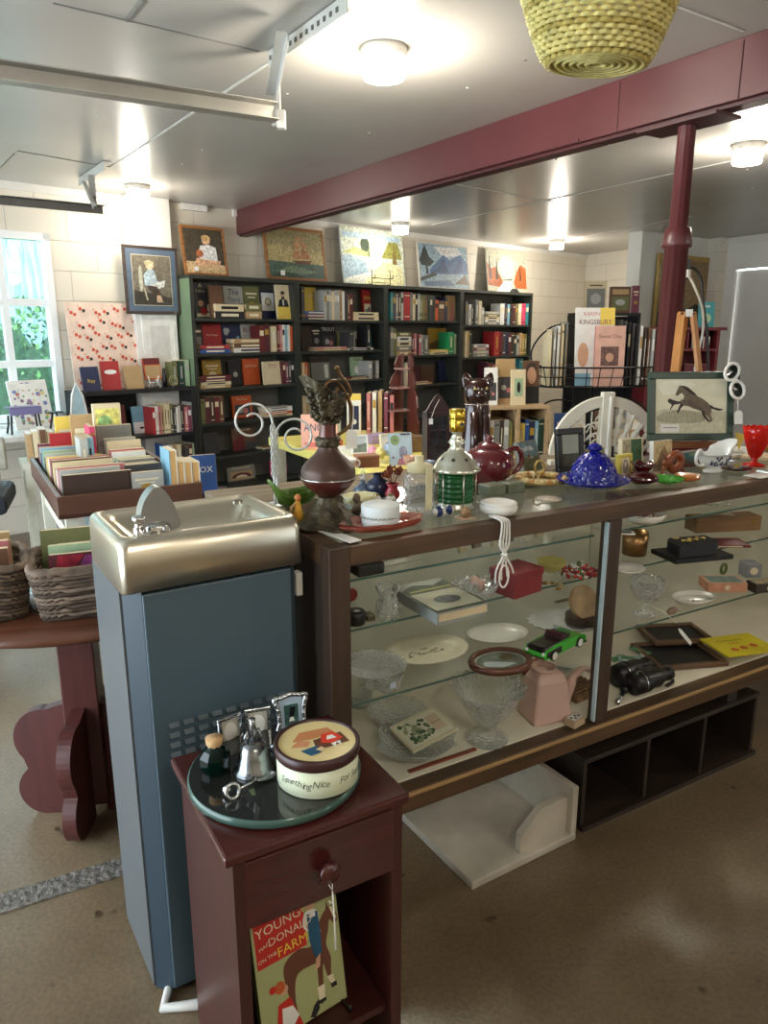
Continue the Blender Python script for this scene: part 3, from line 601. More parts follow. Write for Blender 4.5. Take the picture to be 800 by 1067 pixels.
# low black bookcase under the boy's portrait
zl = [.98-.0, zat(180, 451.5, .33), zat(180, 492, .33), .16]
BLK = mt((24, 24, 27), .45, 0, .1, 6)
LT = zat(150, 405.5, .33)
bookcase('low_bookcase', 'low black bookcase beneath the dotted board', .27, 1.165, LT, zl[1:], .33, BLK, mt((14, 14, 16), .6), None, .31)
c5 = dict(name='low black bookcase', z=[LT]+zl[1:], gap=[.5, .3, .22, .2], rows=['top', 'upper shelf', 'lower shelf', 'bottom shelf'])
shelf_row(c5, 1, 80, 390, 5.926, 451.5, [('u', 62, 85, 245, 'dark red'), ('f', 90, 190, 205, 'dark brown'), ('h', 90, 190, 250, ['dark grey', 'olive', 'grey', 'tan']), ('f', 218, 315, 195, 'dark red', 'Old'), ('f', 358, 456, 198, 'light blue', None, lambda m, M_, w, h: (m.rect(-w*.5, 0, w*.5, h*.42, WHITE, M_, .0002), m.disc(0, h*.2, w*.16, INK, M_, .0003, 12, h*.04))),
    ('u', 475, 545, 190, ['red', 'white', 'rose', 'tan']), ('u', 547, 600, 172, ['cream', 'cream', 'olive']), ('u', 604, 665, 195, ['dark grey', 'white', 'silver', 'black']), ('u', 672, 715, 188, ['rose', 'mauve']), ('u', 718, 735, 172, 'silver')], .33)
shelf_row(c5, 2, 80, 390, 5.926, 492, [('u', 545, 655, 420, ['blue', 'white', 'tan', 'cream']), ('u', 655, 745, 425, ['dark brown', 'dark grey', 'maroon', 'pale green'])], .33)

# ================================================================= PICTURES
def unit(pts, w, h, x0=0, y0=0): return [((p[0]-.5)*w+x0, p[1]*h+y0) for p in pts]
def paint(shapes):
    def f(m, M_, w, h):
        for i, (mat, pts) in enumerate(shapes): m.poly(unit(pts, w, h), mat, M_, .0002*(i+1))
    return f
def blob(cx, cy, rx, ry, n=12): return [(cx+rx*math.cos(2*PI*i/n), cy+ry*math.sin(2*PI*i/n)) for i in range(n)]
def pm(*c): return mt(c, .5, 0, .42, 45)
def frame(name, label, cat, loc, rz, w, h, fmat, fw, art, tilt=.12, depth=.018, back=None, matc=None, mw=0, group=None, glassed=False, parts=()):
    t = T(name, label, cat, loc, rz, group); L_ = lean(tilt)
    if fw:
        m = MB(L_)
        for (cx, cz, a_, b_) in ((0, fw/2, w, fw), (0, h-fw/2, w, fw), (-w/2+fw/2, h/2, fw, h-2*fw), (w/2-fw/2, h/2, fw, h-2*fw)): m.box((cx, 0, cz), (a_, depth, b_), fmat)
        m.build('frame', t, bev=min(.003, fw*.2))
    m = MB(L_); iw, ih = w-2*fw, h-2*fw; y = -depth/2+.004 if fw else -depth/2
    m.box((0, y+.004 if fw else 0, h/2), (iw, .008, ih) if fw else (w, depth*.9, h), back or WHITE)
    M_ = UP(0, y-.0006, fw)
    if matc: m.rect(-iw/2, 0, iw/2, ih, matc, M_, 0); m.rect(-iw/2+mw-.004, mw-.004, iw/2-mw+.004, ih-mw+.004, CREAM, M_, .0002); art(m, M_ @ TR(0, mw, .0004), iw-2*mw, ih-2*mw)
    else: art(m, M_, iw, ih)
    m.build('picture', t)
    if glassed: m = MB(L_); m.rect(-iw/2, 0, iw/2, ih, glass((250, 252, 252), .0), UP(0, y-.003, fw)); m.build('glass_pane', t)
    return t
def wallpic(name, label, x0, x1, yt, yb, off, *a, **k):
    s0, z0 = PW(x0, yb, off); s1 = PW(x1, yb, off)[0]; zt = PW((x0+x1)/2, yt, off)[1]
    base = k.pop('base', z0)
    return frame(name, label, 'picture', wl((s0+s1)/2, off, base), WA, s1-s0, zt-base, *a, **k)
OAK = wood((150, 100, 56), .4); DKW = wood((64, 52, 46), .4)
boyA = paint([(pm(122, 112, 96), [(0, 0), (1, 0), (1, 1), (0, 1)]), (pm(190, 186, 168), blob(.2, .5, .05, .3)), (pm(58, 50, 42), [(0, 0), (1, 0), (1, .16), (0, .3)]),
    (pm(190, 206, 214), [(.3, .4), (.28, .6), (.42, .74), (.55, .72), (.62, .5), (.78, .44), (.6, .36)]), (pm(226, 192, 160), blob(.45, .8, .11, .08)), (pm(222, 202, 160), blob(.43, .85, .13, .06)), (pm(226, 224, 214), [(.45, .42), (.85, .52), (.8, .38), (.5, .3)]),
    (pm(70, 54, 44), [(.36, .4), (.6, .38), (.74, .2), (.62, .16), (.4, .3)]), (pm(214, 180, 150), [(.6, .2), (.7, .2), (.76, .06), (.58, .06)]), (pm(206, 196, 170), [(.22, .42), (.27, .42), (.36, .1), (.32, .1)])])
t = wallpic('framed_picture', 'blue-matted framed picture of a seated child reading, hung beside the window', 132, 188, 257, 327, .15, DKW, .022, boyA, tilt=.0, matc=mt((92, 108, 128), .7), mw=.045, glassed=True)
m = MB(); m.box((.17, -.02, -.0), (.03, .002, .045), TAGM, TR(0, 0, .02) @ RY(.6)); m.tube([(.17, -.02, .02), (.172, -.018, -.35)], .0012, WHITE, 4); m.build('price_tag', t)
boyB = paint([(pm(74, 66, 52), [(0, 0), (1, 0), (1, 1), (0, 1)]), (pm(202, 172, 130), [(0, 0), (1, 0), (1, .2), (0, .26)]), (pm(236, 232, 222), [(.3, .42), (.4, .62), (.6, .66), (.8, .6), (.82, .3), (.4, .24)]),
    (pm(220, 172, 134), [(.2, .22), (.28, .34), (.6, .3), (.9, .3), (.86, .2), (.4, .16)]), (pm(222, 178, 144), blob(.56, .74, .11, .09)), (pm(204, 168, 110), blob(.56, .8, .12, .07)), (pm(170, 100, 64), blob(.36, .44, .1, .09))])
t1 = 1.852
t = wallpic('framed_picture', 'oak-framed painting of a small child sitting, standing on the first tall bookcase', 193, 238, 235, 287, .16, OAK, .022, boyB, tilt=.14, base=t1)
m = MB(); m.box((-.11, -.025, .05), (.035, .002, .03), TAGM); m.build('price_tag', t)
ship = paint([(pm(176, 160, 112), [(0, 0), (1, 0), (1, 1), (0, 1)]), (pm(150, 138, 98), [(0, .7), (1, .6), (1, 1), (0, 1)]), (pm(70, 92, 80), [(0, 0), (1, 0), (1, .3), (0, .34)]), (pm(106, 124, 100), [(.1, .12), (.4, .26), (.9, .14), (.6, .08)]), (pm(46, 70, 62), [(0, .02), (.3, .12), (.6, .02), (.4, -.0)]),
    (pm(104, 66, 42), [(.42, .36), (.5, .3), (.74, .3), (.78, .38)]), (pm(180, 128, 88), [(.42, .42), (.46, .58), (.56, .6), (.58, .4)]), (pm(164, 112, 76), [(.58, .4), (.6, .62), (.72, .58), (.76, .42)]), (pm(186, 138, 98), [(.46, .62), (.48, .76), (.58, .78), (.58, .62)]), (pm(172, 122, 84), [(.6, .64), (.61, .78), (.7, .74), (.72, .62)]), (pm(186, 138, 98), [(.5, .8), (.52, .9), (.64, .88), (.66, .8)])])
t = wallpic('framed_picture', 'large oak-framed painting of a sailing ship at sea, behind the beam end', 279, 341, 236, 293, .16, OAK, .028, ship, tilt=.14, base=t1)
m = MB(); m.box((-.19, -.028, .06), (.045, .002, .04), TAGM); m.build('price_tag', t)
beach = paint([(pm(206, 214, 196), [(0, 0), (1, 0), (1, 1), (0, 1)]), (pm(148, 176, 190), [(0, .1), (.42, .08), (.36, .4), (.1, .52), (0, .5)]), (pm(222, 216, 168), [(.3, .02), (.98, .0), (.96, .34), (.7, .45), (.5, .3)]), (pm(236, 232, 214), [(0, .1), (.3, .04), (.5, .25), (.3, .2)]),
    (pm(118, 130, 70), [(.3, .52), (.3, .74), (.36, .84), (.44, .76), (.44, .5)]), (pm(52, 70, 44), blob(.37, .72, .07, .13)), (pm(140, 140, 70), [(.62, .5), (.76, .8), (.9, .84), (.97, .5)]), (pm(120, 100, 54), [(.8, .4), (.84, .8), (.88, .4)]), (pm(196, 206, 120), [(0, .55), (.2, .66), (.4, .58), (.4, .5)]), (pm(176, 200, 214), [(.02, .82), (.95, .8), (.95, .9), (.02, .92)])])
t = wallpic('canvas_painting', 'unframed bright beach landscape painting on a small wire easel', 358, 422, 238, 289, .14, None, 0, beach, tilt=.12, base=t1)
s_, _ = PW(393, 290, .2)
m = MB(); IR = mt((30, 32, 30), .4, .6)
for dx in (-.12, .12): m.tube([(dx, -.02, 0), (dx, -.02, .1), (dx, -.01, .14)], .004, IR, 6); m.tube([(dx, -.02, .06), (dx, -.06, .06), (dx, -.06, .09)], .004, IR, 6)
m.tube([(-.12, -.02, .06), (.12, -.02, .06)], .004, IR, 6); m.tube([(-.12, -.02, .02), (.12, -.02, .02)], .003, IR, 6)
for dx in (-.12, .12): m.tube([(dx, -.02, .004), (dx, .1, .004)], .004, IR, 6)
m.thing('wire_easel', 'small black wire easel holding the beach landscape painting', 'easel', wl(s_, .235, t1), WA)
mount = paint([(pm(150, 176, 190), [(0, 0), (1, 0), (1, 1), (0, 1)]), (pm(226, 230, 230), [(.3, .95), (.8, .98), (.9, .8), (.5, .72)]), (pm(70, 106, 150), [(.2, .4), (.5, .78), (.62, .66), (.86, .82), (1, .6), (1, .35), (.2, .3)]), (pm(44, 74, 116), [(.3, .35), (.5, .7), (.6, .35)]), (pm(50, 80, 126), [(.66, .35), (.86, .74), (.9, .4)]),
    (pm(96, 122, 150), [(.05, .12), (.6, .18), (.7, .06), (.1, .02)]), (pm(54, 60, 54), [(0, .2), (.3, .36), (.34, .28), (0, .12)]), (pm(34, 44, 44), [(.04, .5), (.0, .6), (.12, .98), (.2, .7), (.3, .6), (.2, .48)]), (pm(34, 44, 44), [(.12, .3), (.14, .8), (.17, .3)]), (pm(110, 96, 66), [(.7, .1), (.95, .35), (1, .1)])])
wallpic('canvas_painting', 'pale-framed painting of blue mountains and a lake, standing on the bookcase', 437, 489, 253, 303, .12, mt((214, 210, 196), .6), .018, mount, tilt=.12, base=t1)
autumn = paint([(pm(176, 176, 156), [(0, 0), (1, 0), (1, 1), (0, 1)]), (pm(206, 204, 176), blob(.5, .6, .2, .3)), (pm(150, 84, 44), [(0, .15), (0, .7), (.1, .55), (.2, .6), (.36, .3), (.4, .1)]), (pm(166, 92, 48), [(1, .1), (1, .6), (.86, .7), (.74, .5), (.66, .25), (.7, .1)]), (pm(60, 48, 40), [(.04, .3), (.06, .95), (.1, .3)]), (pm(60, 48, 40), [(.2, .3), (.24, .85), (.27, .3)]), (pm(70, 50, 40), [(.82, .3), (.84, .75), (.87, .3)]),
    (pm(226, 226, 216), [(.2, .0), (.4, .25), (.62, .3), (.6, .1), (.8, .0)]), (pm(96, 104, 96), [(.32, .28), (.62, .34), (.6, .28)])])
wallpic('canvas_painting', 'small unframed autumn forest painting, rightmost above the bookcases', 508, 549, 260, 303, .12, mt((190, 186, 172), .6), .008, autumn, tilt=.12, base=t1)
s_, _ = PW(533, 302, .2); m = MB(); m.box((0, 0, .02), (.14, .04, .04), BLACK, None, (.5, .6)); m.thing('stapler', 'small black stapler-shaped clip on top of rightmost bookcase', 'clip', wl(s_, .24, 1.852), WA, bev=.004)

# dotted board, switch panel, objects on the low bookcase
def dots(m, M_, w, h):
    r = random.Random(5); cs_ = [mt((206, 84, 60), .6), mt((30, 28, 30), .6), mt((196, 120, 84), .6)]
    for i in range(6):
        for j in range(7):
            x = -w/2+w*(i+.5+.5*(j % 2)*.8+r.uniform(-.2, .2))/6.4; y = h*(j+.5+r.uniform(-.25, .25))/7.2
            m.disc(x, y, w*.024, cs_[0], M_, .0003, 10); m.disc(x+w*.045, y-h*.02, w*.022, cs_[1 if (i+j) % 2 else 0], M_, .0004, 10); m.disc(x-w*.03, y+h*.035, w*.01, cs_[2], M_, .0003, 8)
            m.rect(x-w*.0, y-h*.04, x+w*.05, y-h*.036, cs_[2], M_, .0003)
s0, z0 = PW(86, 405, .12); s1, _ = PW(150, 405, .12); zt = PW(105, 318, .12)[1]
L_ = lean(.1); m = MB(L_); bw = s1-s0+.06; bh = zt-LT+.02; m.box((0, 0, bh/2), (bw, .008, bh), mt((232, 206, 188), .7)); dots(m, UP(0, -.0046, 0), bw, bh)
m.thing('pattern_board', 'pale pink board with red and black dots leaning on the wall', 'board', wl((s0+s1)/2-.02, .12, LT), WA)
wallpic('panel_door', 'small white raised-panel cabinet door below the blue-matted picture', 151, 187, 328, 378, .145, WHITE, .035, lambda m, M_, w, h: m.rect(-w*.36, h*.1, w*.36, h*.9, mt((214, 212, 206), .5), M_, .0004), tilt=.03, base=LT)
def lowtop(x0, x1, yt, col, title=None, tilt=.2, off=.25, lab='', rz=0, art=None, d=.02, name='book', cat='book', base=LT):
    s0 = PW(x0, 404, off)[0]; s1 = PW(x1, 404, off)[0]; h = (PW((x0+x1)/2, yt, off)[1]-base)
    o = book_mesh(name, s1-s0, d, h, col, True, title, T_=lean(tilt), art=art); tag(o, lab, cat, wl((s0+s1)/2, off, base), WA+rz, 'books standing on the low black bookcase'); return o
lowtop(87, 105, 382, 'navy', None, lab='navy book with yellow lettering standing at left end of low bookcase', art=a_lines(['Ray'], bm_('yellow'), .35, .2, .8), off=.27)
lowtop(108, 126, 376, 'red', None, lab='bright red book tilted on the low bookcase before the dotted board', art=lambda m, M_, w, h: m.disc(0, h*.62, w*.34, WHITE, M_, .0002, 14, h*.08), rz=-.15, off=.24)
lowtop(132, 150, 381, 'tan', ' ', lab='plain tan book standing right of the tilted red book', off=.26)
lowtop(152, 169, 373, 'orange', None, lab='rust and brown book standing on a little white easel', art=lambda m, M_, w, h: (m.rect(-w*.5, h*.7, w*.5, h, bm_('dark red'), M_, .0002), m.rect(-w*.46, h*.05, w*.46, h*.66, bm_('tan'), M_, .0002)), off=.22, base=LT+.06)
s_, _ = PW(160, 404, .24); m = MB()
for dx in (-.03, .03): m.tube([(dx*1.5, -.02, .09), (dx, -.02, .04), (dx*1.6, -.03, 0)], .004, WHITE, 6); m.tube([(dx, -.02, .056), (dx, .05, .056)], .004, WHITE, 6); m.tube([(dx, .05, .056), (dx, .06, 0)], .004, WHITE, 6)
m.tube([(-.03, -.02, .04), (.03, -.02, .04)], .004, WHITE, 6); m.thing('display_easel', 'little white easel under the rust and brown book', 'easel', wl(s_, .23, LT), WA)
s_, _ = PW(172, 404, .22); m = MB(); m.lathe([(.001, 0), (.02, 0), (.02, .06), (.012, .09), (.01, .12), (.013, .14), (.001, .141)], BLACK, 16); m.thing('black_bottle', 'slim black bottle on the low bookcase right of the easel', 'bottle', wl(s_, .22, LT), WA)
for i, (x0, x1, yt) in enumerate(((177, 183, 377), (184, 190, 376), (190.5, 195.5, 375))):
    s0 = PW(x0, 404, .2)[0]; s1 = PW(x1, 404, .2)[0]; h = PW(x0, yt, .2)[1]-LT
    o = book_mesh('book', s1-s0-.003, .15, h, ['olive', 'dark green', 'pale green'][i], tc=bm_('silver')); tag(o, ['olive', 'dark green', 'pale green'][i]+' upright book at right end of the low black bookcase', 'book', wl((s0+s1)/2, .17, LT), WA, 'green books on the low bookcase')
s_, _ = PW(181, 404, .3); m = MB(); m.tube([(.035*math.cos(a), 0, .05+.035*math.sin(a)) for a in [2*PI*i/20 for i in range(20)]], .003, mt((190, 180, 140), .3, .6), 6, True)
m.tube([(.02*math.cos(a), 0, .05+.02*math.sin(a)) for a in [2*PI*i/20 for i in range(20)]], .002, mt((190, 180, 140), .3, .6), 6, True); m.cyl((0, 0, .007), .025, .014, BLACK, 16); m.thing('ring_ornament', 'small ring ornament standing before the green upright books', 'ornament', wl(s_, .3, LT), WA)
t = T('curved_panel', 'tall pale blue curved panel left of the low black bookcase', 'panel', wl(PW(84, 470, .3)[0]-.005, .36, 0), WA)
m = MB(); L_ = 1.08; m.prism([(-.06, 0), (.05, 0), (.05, L_*.8), (.03, L_*.92), (-.01, L_), (-.04, L_*.93), (-.06, L_*.8)], -.006, .006, mt((176, 204, 214), .4), UP(0, 0, 0)); m.build('panel_body', t)
m = MB(); m.tube([(.05, 0, 0), (.05, 0, L_*.8), (.03, 0, L_*.92), (-.01, 0, L_), (-.04, 0, L_*.93), (-.06, 0, L_*.8), (-.06, 0, 0)], .009, WHITE, 6); m.build('rim', t)

# table under the window with its things
t = T('side_table', 'pale table pushed under the window sill', 'table', wl(-.42, .34, 0), WA)
tz = .78
m = MB(); m.box((0, 0, tz-.015), (1.1, .5, .03), mt((214, 212, 206), .5)); m.build('tabletop', t)
for sx in (-.5, .5):
    for sy in (-.2, .2): m = MB(); m.box((sx, sy, (tz-.03)/2), (.05, .05, tz-.03), mt((214, 212, 206), .5)); m.build('leg', t)
def quilt(m, M_, w, h):
    r = random.Random(2)
    for i in range(60): m.disc((r.random()-.5)*w*.86, h*(.08+.84*r.random()), w*.04*(.6+r.random()), [pm(196, 130, 120), pm(120, 160, 110), pm(110, 120, 170), pm(206, 190, 120), pm(150, 120, 150)][i % 5], M_, .0003+.00001*i, 9)
    m.rect(-w*.46, h*.8, w*.46, h*.93, WHITE, M_, .0012)
t0 = P(60, 445, .78)
o = book_mesh('picture_book', .27, .012, .33, 'white', True, T_=lean(.25), art=quilt); tag(o, 'patchwork-patterned picture book leaning against the window', 'book', wl(-.02, .2, tz), WA+.1)
t = T('miniature_table', 'miniature purple-topped table standing before the picture book', 'miniature table', wl(-.17, .42, tz), WA)
m = MB(); m.box((0, 0, .17), (.2, .1, .006), mt((92, 84, 130), .3)); m.box((0, -.048, .145), (.2, .005, .045), mt((122, 116, 160), .4)); m.box((.1, 0, .145), (.004, .1, .045), BLACK); m.build('tabletop', t)
for sx in (-.085, .085):
    m = MB(); m.tube([(sx, -.03, .12), (sx*1.05, -.03, .06), (sx*1.15, -.045, 0)], .007, BLACK, 6); m.tube([(sx, .03, .12), (sx*1.05, .03, .06), (sx*1.15, .045, 0)], .007, BLACK, 6); m.build('leg', t)
t = T('miniature_table', 'miniature black table right of the purple-topped one', 'miniature table', wl(.03, .42, tz), WA)
m = MB(); m.box((0, 0, .12), (.09, .07, .008), BLACK); m.build('tabletop', t)
for sx in (-.03, .03): m = MB(); m.tube([(sx*.4, 0, .116), (sx*.8, 0, .06), (sx*1.3, 0, 0)], .007, BLACK, 6); m.build('leg', t)

# ================================================================= BOOK TABLES AT LEFT
BA = R(30); B0 = P(59, 519, .85); B0.z = 0
BX = Vector((math.cos(BA), math.sin(BA), 0)); BY = Vector((-.556, .832, 0)).normalized()
BY = Vector((-math.sin(BA), math.cos(BA), 0))
bw, bdp = (P(213, 505, .85).xy-B0.xy).length, .98
BROWN = wood((92, 62, 50), .35, .2)
t = T('book_bin_table', 'brown-edged tray table on pale legs filled with filed books', 'table', B0, BA)
m = MB(); m.box((bw/2, bdp/2, .775), (bw, bdp, .015), BROWN); m.build('tray_floor', t)
for c, d in (((bw/2, .009, .81), (bw, .018, .085)), ((bw/2, bdp-.009, .81), (bw, .018, .085)), ((.009, bdp/2, .81), (.018, bdp-.036, .085)), ((bw-.009, bdp/2, .81), (.018, bdp-.036, .085))):
    m = MB(); m.box(c, d, BROWN); m.build('tray_side', t, bev=.002)
LEG = mt((206, 204, 186), .5)
for x in (.05, bw-.05):
    for y in (.06, bdp-.06): m = MB(); m.box((x, y, .383), (.045, .045, .767), LEG); m.build('leg', t)
m = MB(); m.box((.05, bdp/2, .66), (.02, bdp-.16, .05), LEG); m.box((.05, bdp/2, .35), (.02, bdp-.16, .05), LEG); m.box((bw-.05, bdp/2, .35), (.02, bdp-.16, .05), LEG); m.build('stretcher', t)
def bl(x, y, z=.783): return B0+BX*x+BY*y+Vector((0, 0, z))
rows = ['brown', 'grey', 'pink', 'silver', 'cream', 'maroon', 'grey', 'tan', 'rose', 'white', 'light blue', 'brown', 'yellow', 'dark brown', 'tan', 'cream', 'light blue', 'silver', 'dark grey', 'mauve']
n = 0
yy = .05
cols = ['dark brown', 'silver', 'rose', 'white', 'tan', 'cream', 'brown', 'rose', 'white', 'yellow', 'silver', 'brown', 'pale green', 'light blue', 'dark grey', 'silver', 'mauve', 'white', 'grey', 'rose', 'cream']
for i, c in enumerate(cols):
    th = .012+brnd.random()*.010; w_ = bw*.46*(1 if i == 0 else .82+.18*brnd.random()); h = .12+.03*brnd.random()+(.0 if i else .01)
    o = book_mesh('book', w_, th, h, c, True, ' ' if i == 0 else None)
    tag(o, '%s book filed in left row of the brown tray table, %s from front' % (c, ORD[i]), 'book', bl(.03+w_/2, yy+th/2), BA+.0, 'books filed in the left row of the tray'); yy += th+.033
    if yy > bdp-.08: break
cols = ['silver', 'dark grey', 'tan', 'grey', 'pale green', 'white', 'rose', 'cream', 'silver']
yy = .05
for i, c in enumerate(cols):
    th = .018+brnd.random()*.016; w_ = bw*.27*(.9+.1*brnd.random()); h = .12+.03*brnd.random()+i*.006
    o = book_mesh('book', w_, th, h, c, True)
    tag(o, '%s book filed in middle row of the brown tray table, %s from front' % (c, ORD[i]), 'book', bl(bw*.50+w_/2, yy+th/2), BA, 'books filed in the middle row of the tray'); yy += th+.036
x = bw*.785
for i, (c, th, h) in enumerate((('light blue', .03, .2), ('tan', .026, .155), ('cream', .028, .15), ('tan', .03, .148))):
    m = MB(); m.box((0, 0, h/2), (th, .14, h), bm_('cream')); m.box((-th/2+.0012, .0, h/2+.001), (.0026, .144, h+.002), bm_(c)); m.box((th/2-.0012, 0, h/2+.001), (.0026, .144, h+.002), bm_('white'))
    m.box((0, 0, h/2), (th*.7, .1405, h*.98), mt((214, 172, 112), .8, 0, .12, 60, 0, .3, (30, 1, 1)))
    m.thing('paperback', '%s-covered paperback showing yellowed pages at tray front right, %s from left' % (c, ORD[i]), 'book', bl(x+th/2, .105), BA, 'paperbacks at the front right of the tray'); x += th+.0015
# back of the tray: taller stacks
t0_ = .42
o = book_mesh('book', .13, .035, .19, 'pale green', None); bpy.data.objects.remove(o)
def binbook(x, y, w, th, h, c, lab, face=True, title=None, art=None, rz=0):
    o = book_mesh('book', w if face else th, th if face else w, h, c, face or None, title, art=art); tag(o, lab, 'book', bl(x, y), BA+rz, 'taller books at the back of the tray')
binbook(bw*.62, .66, .15, .03, .24, 'grey', 'grey book reading CABBAGES standing at back of the tray', art=a_lines(['CABBAGES'], INK, .62, .2, 1.0, None, lambda m, M_, w, h: m.rect(-w*.36, h*.08, w*.2, h*.46, bm_('tan'), M_, .0002)))
binbook(bw*.60, .74, .12, .04, .33, 'cream', 'children\'s book with a yellow fairy cover, tallest in the tray', art=paint([(pm(226, 214, 120), [(.06, .1), (.94, .1), (.94, .94), (.06, .94)]), (pm(222, 140, 80), blob(.5, .35, .26, .2)), (pm(150, 190, 120), blob(.4, .75, .26, .1)), (pm(236, 180, 130), blob(.6, .55, .2, .12))]))
binbook(bw*.42, .8, .11, .03, .28, 'tan', 'tan book standing left of the yellow fairy book')
binbook(bw*.30, .86, .10, .03, .27, 'yellow', 'pale yellow book at the back left of the tray')
binbook(bw*.42, .62, .14, .022, .25, 'pink', 'pink-spined book upright beside the CABBAGES book', False)
binbook(bw*.36, .50, .14, .03, .22, 'light blue', 'pale blue book end-on left of the pink-spined book', False)
binbook(bw*.31, .48, .14, .03, .22, 'silver', 'silver book end-on beside the pale blue book', False)
binbook(bw*.26, .82, .12, .02, .20, 'red', 'bright red book at the back of the tray', title=' ')
# blue book standing behind the tray's right end
o = book_mesh('book', .11, .03, .17, 'blue', True, art=a_lines(['BOX'], WHITE, .55, .2, .9), T_=lean(.1)); tag(o, 'blue book facing out just right of the tray', 'book', bl(bw+.095, .30, .741), BA-.1)
t = T('plant_stand', 'small dark stand behind the drinking fountain holding a blue book', 'stand', bl(bw+.125, .3, 0), BA)
m = MB(); m.box((0, 0, .7265), (.2, .24, .025), BLK); m.build('top', t)
m = MB(); m.box((0, 0, .36), (.05, .05, .71), BLK); m.box((0, 0, .01), (.2, .2, .02), BLK); m.build('pedestal', t)
# second table behind with a row of paperbacks
tp = P(88, 478, .757); tp.z = 0
t = T('paperback_shelf', 'low table between the tray and the window holding paperbacks', 'table', tp, R(30))
m = MB(); m.box((0, .1, .74), (.62, .24, .03), LEG); m.build('tabletop', t)
for x in (-.28, .28):
    for y in (.01, .19): m = MB(); m.box((x, y, .362), (.04, .04, .724), LEG); m.build('leg', t)
x = -.26
for i in range(13):
    th = .026+brnd.random()*.012; h = .15+brnd.random()*.03
    c = ['tan', 'cream', 'brown', 'tan', 'dark brown', 'silver'][i % 6]
    m = MB(); m.box((0, 0, h/2), (th, .11, h), PAPER if i % 3 else bm_(c)); m.box((0, .001, h/2+.004), (th*.9, .112, h), WHITE); m.box((0, -.056, h/2), (th*.8, .002, h*.96), bm_(c))
    m.thing('paperback', '%s paperback in the row before the window, %s from left' % (c, ORD[i]), 'book', tp+Vector((math.cos(R(30))*x, math.sin(R(30))*x, .757))+Vector((-.5, .866, 0))*.08, R(30), 'paperbacks on the table near the window'); x += th+.003
# grey wooden chair at the left edge
gp = P(6, 560, .4); gp = Vector((-2.14, 3.70, 0))
GRW = mt((150, 146, 130), .6, 0, .2, 20)
t = T('desk_chair', 'grey chair with dark seat at the left edge beyond the tray', 'chair', gp, R(20))
m = MB(); m.box((0, .05, .82), (.42, .03, .17), GRW); 
for i in range(7): m.disc(-.16+i*.053, .86, .005, BLACK, UP(0, .0345, 0)); m.disc(-.16+i*.053, .79, .005, BLACK, UP(0, .0345, 0))
m.build('backrest', t, bev=.01)
m = MB(); m.box((0, -.1, .62), (.46, .44, .1), mt((36, 42, 52), .6)); m.build('seat', t, bev=.03)
m = MB(); m.cyl((0, -.1, .38), .07, .38, mt((96, 98, 98), .5)); m.lathe([(.001, 0), (.24, 0), (.24, .03), (.14, .06), (.08, .19), (.001, .19)], mt((120, 120, 118), .5), 24, TR(0, -.1, 0)); m.build('pedestal', t)
for sx in (-.15, .15): m = MB(); m.box((sx, .05, .7), (.04, .02, .2), GRW); m.build('back_post', t)

# round trestle table and baskets
TW = wood((86, 50, 34), .25, .25, 0, 3, .4); TLG = wood((78, 38, 35), .4, .2, 2)
RT = Vector((-.90, 2.03, 0)); ta = math.atan2(-.85, .5)
t = T('round_table', 'glossy oval brown table on scalloped trestle feet', 'table', RT, R(12))
m = MB(); m.lathe([(.001, .69), (.37, .69), (.385, .695), (.40, .702), (.40, .712), (.392, .72), (.001, .72)], TW, 64, ex=1.25, ey=.92); m.build('tabletop', t)
m = MB(); m.lathe([(.28, .66), (.3, .66), (.3, .69), (.28, .69)], TLG, 48, ex=1.25, ey=.92); m.build('apron', t)
lobe = [(.0, .0)]+[(.085+.082*math.cos(a), .085+.085*math.sin(a)) for a in [R(d) for d in range(-95, 60, 10)]]+[(.08+.085*math.cos(a), .255+.095*math.sin(a)) for a in [R(d) for d in range(-42, 100, 10)]]+[(.0, .37)]
for a in (0, PI/2, PI, 1.5*PI):
    m = MB(RZ(a-R(8))); m.prism(lobe, -.019, .019, TLG, TR(.045, 0, 0) @ RX(PI/2)); m.cyl((.085, -.0, .165), .012, .042, BLACK, 12, RX(0) @ I4) if False else None; m.build('scalloped_foot', t, bev=.004)
m = MB(); m.box((0, 0, .36), (.1, .1, .64), TLG); m.build('post', t, bev=.004)
WK = mt((118, 100, 84), .75, 0, .4, 30, .5); WKD = mt((78, 64, 52), .8, 0, .3, 40)
def basket(label, loc, rz, w, d, h, flare=1.18):
    t = T('wicker_basket', label, 'basket', loc, rz, 'seagrass baskets on the round table'); m = MB()
    def ring(k, ph, n=58, amp=.010):
        z = h*k; s_ = 1/flare+(1-1/flare)*k; pts = []
        for j in range(n):
            a = 2*PI*j/n; c, s2 = math.cos(a), math.sin(a); e = .28
            x = math.copysign(abs(c)**e, c)*w/2*s_; y = math.copysign(abs(s2)**e, s2)*d/2*s_; q = 1+amp*8*((-1)**(j+ph))*.5
            pts.append((x*q, y*q, z+.002*((-1)**j)))
        return pts
    N = int(h/.0105)
    for k in range(N): m.tube(ring((k+.5)/N, k % 2), .0062, WK if k % 3 else WKD, 5, True)
    m.box((0, 0, .006), (w/flare-.005, d/flare-.005, .01), WKD); m.build('basket_body', t)
    m = MB(); m.tube(ring(1.02, 0, 58, .003), .0105, WK, 7, True); m.build('rim', t); return t
ba_ = R(22)
q0 = P(43, 650, .72); qx = Vector((math.cos(ba_), math.sin(ba_), 0)); qy = Vector((-math.sin(ba_), math.cos(ba_), 0))
bc = q0+qx*.135+qy*.10
basket('woven seagrass basket of books beside the drinking fountain', bc, ba_, .30, .235, .135)
bc2 = q0-qx*.14+qy*.15
basket('woven seagrass basket at the left edge, partly behind the other', bc2, ba_+.1, .22, .24, .14)
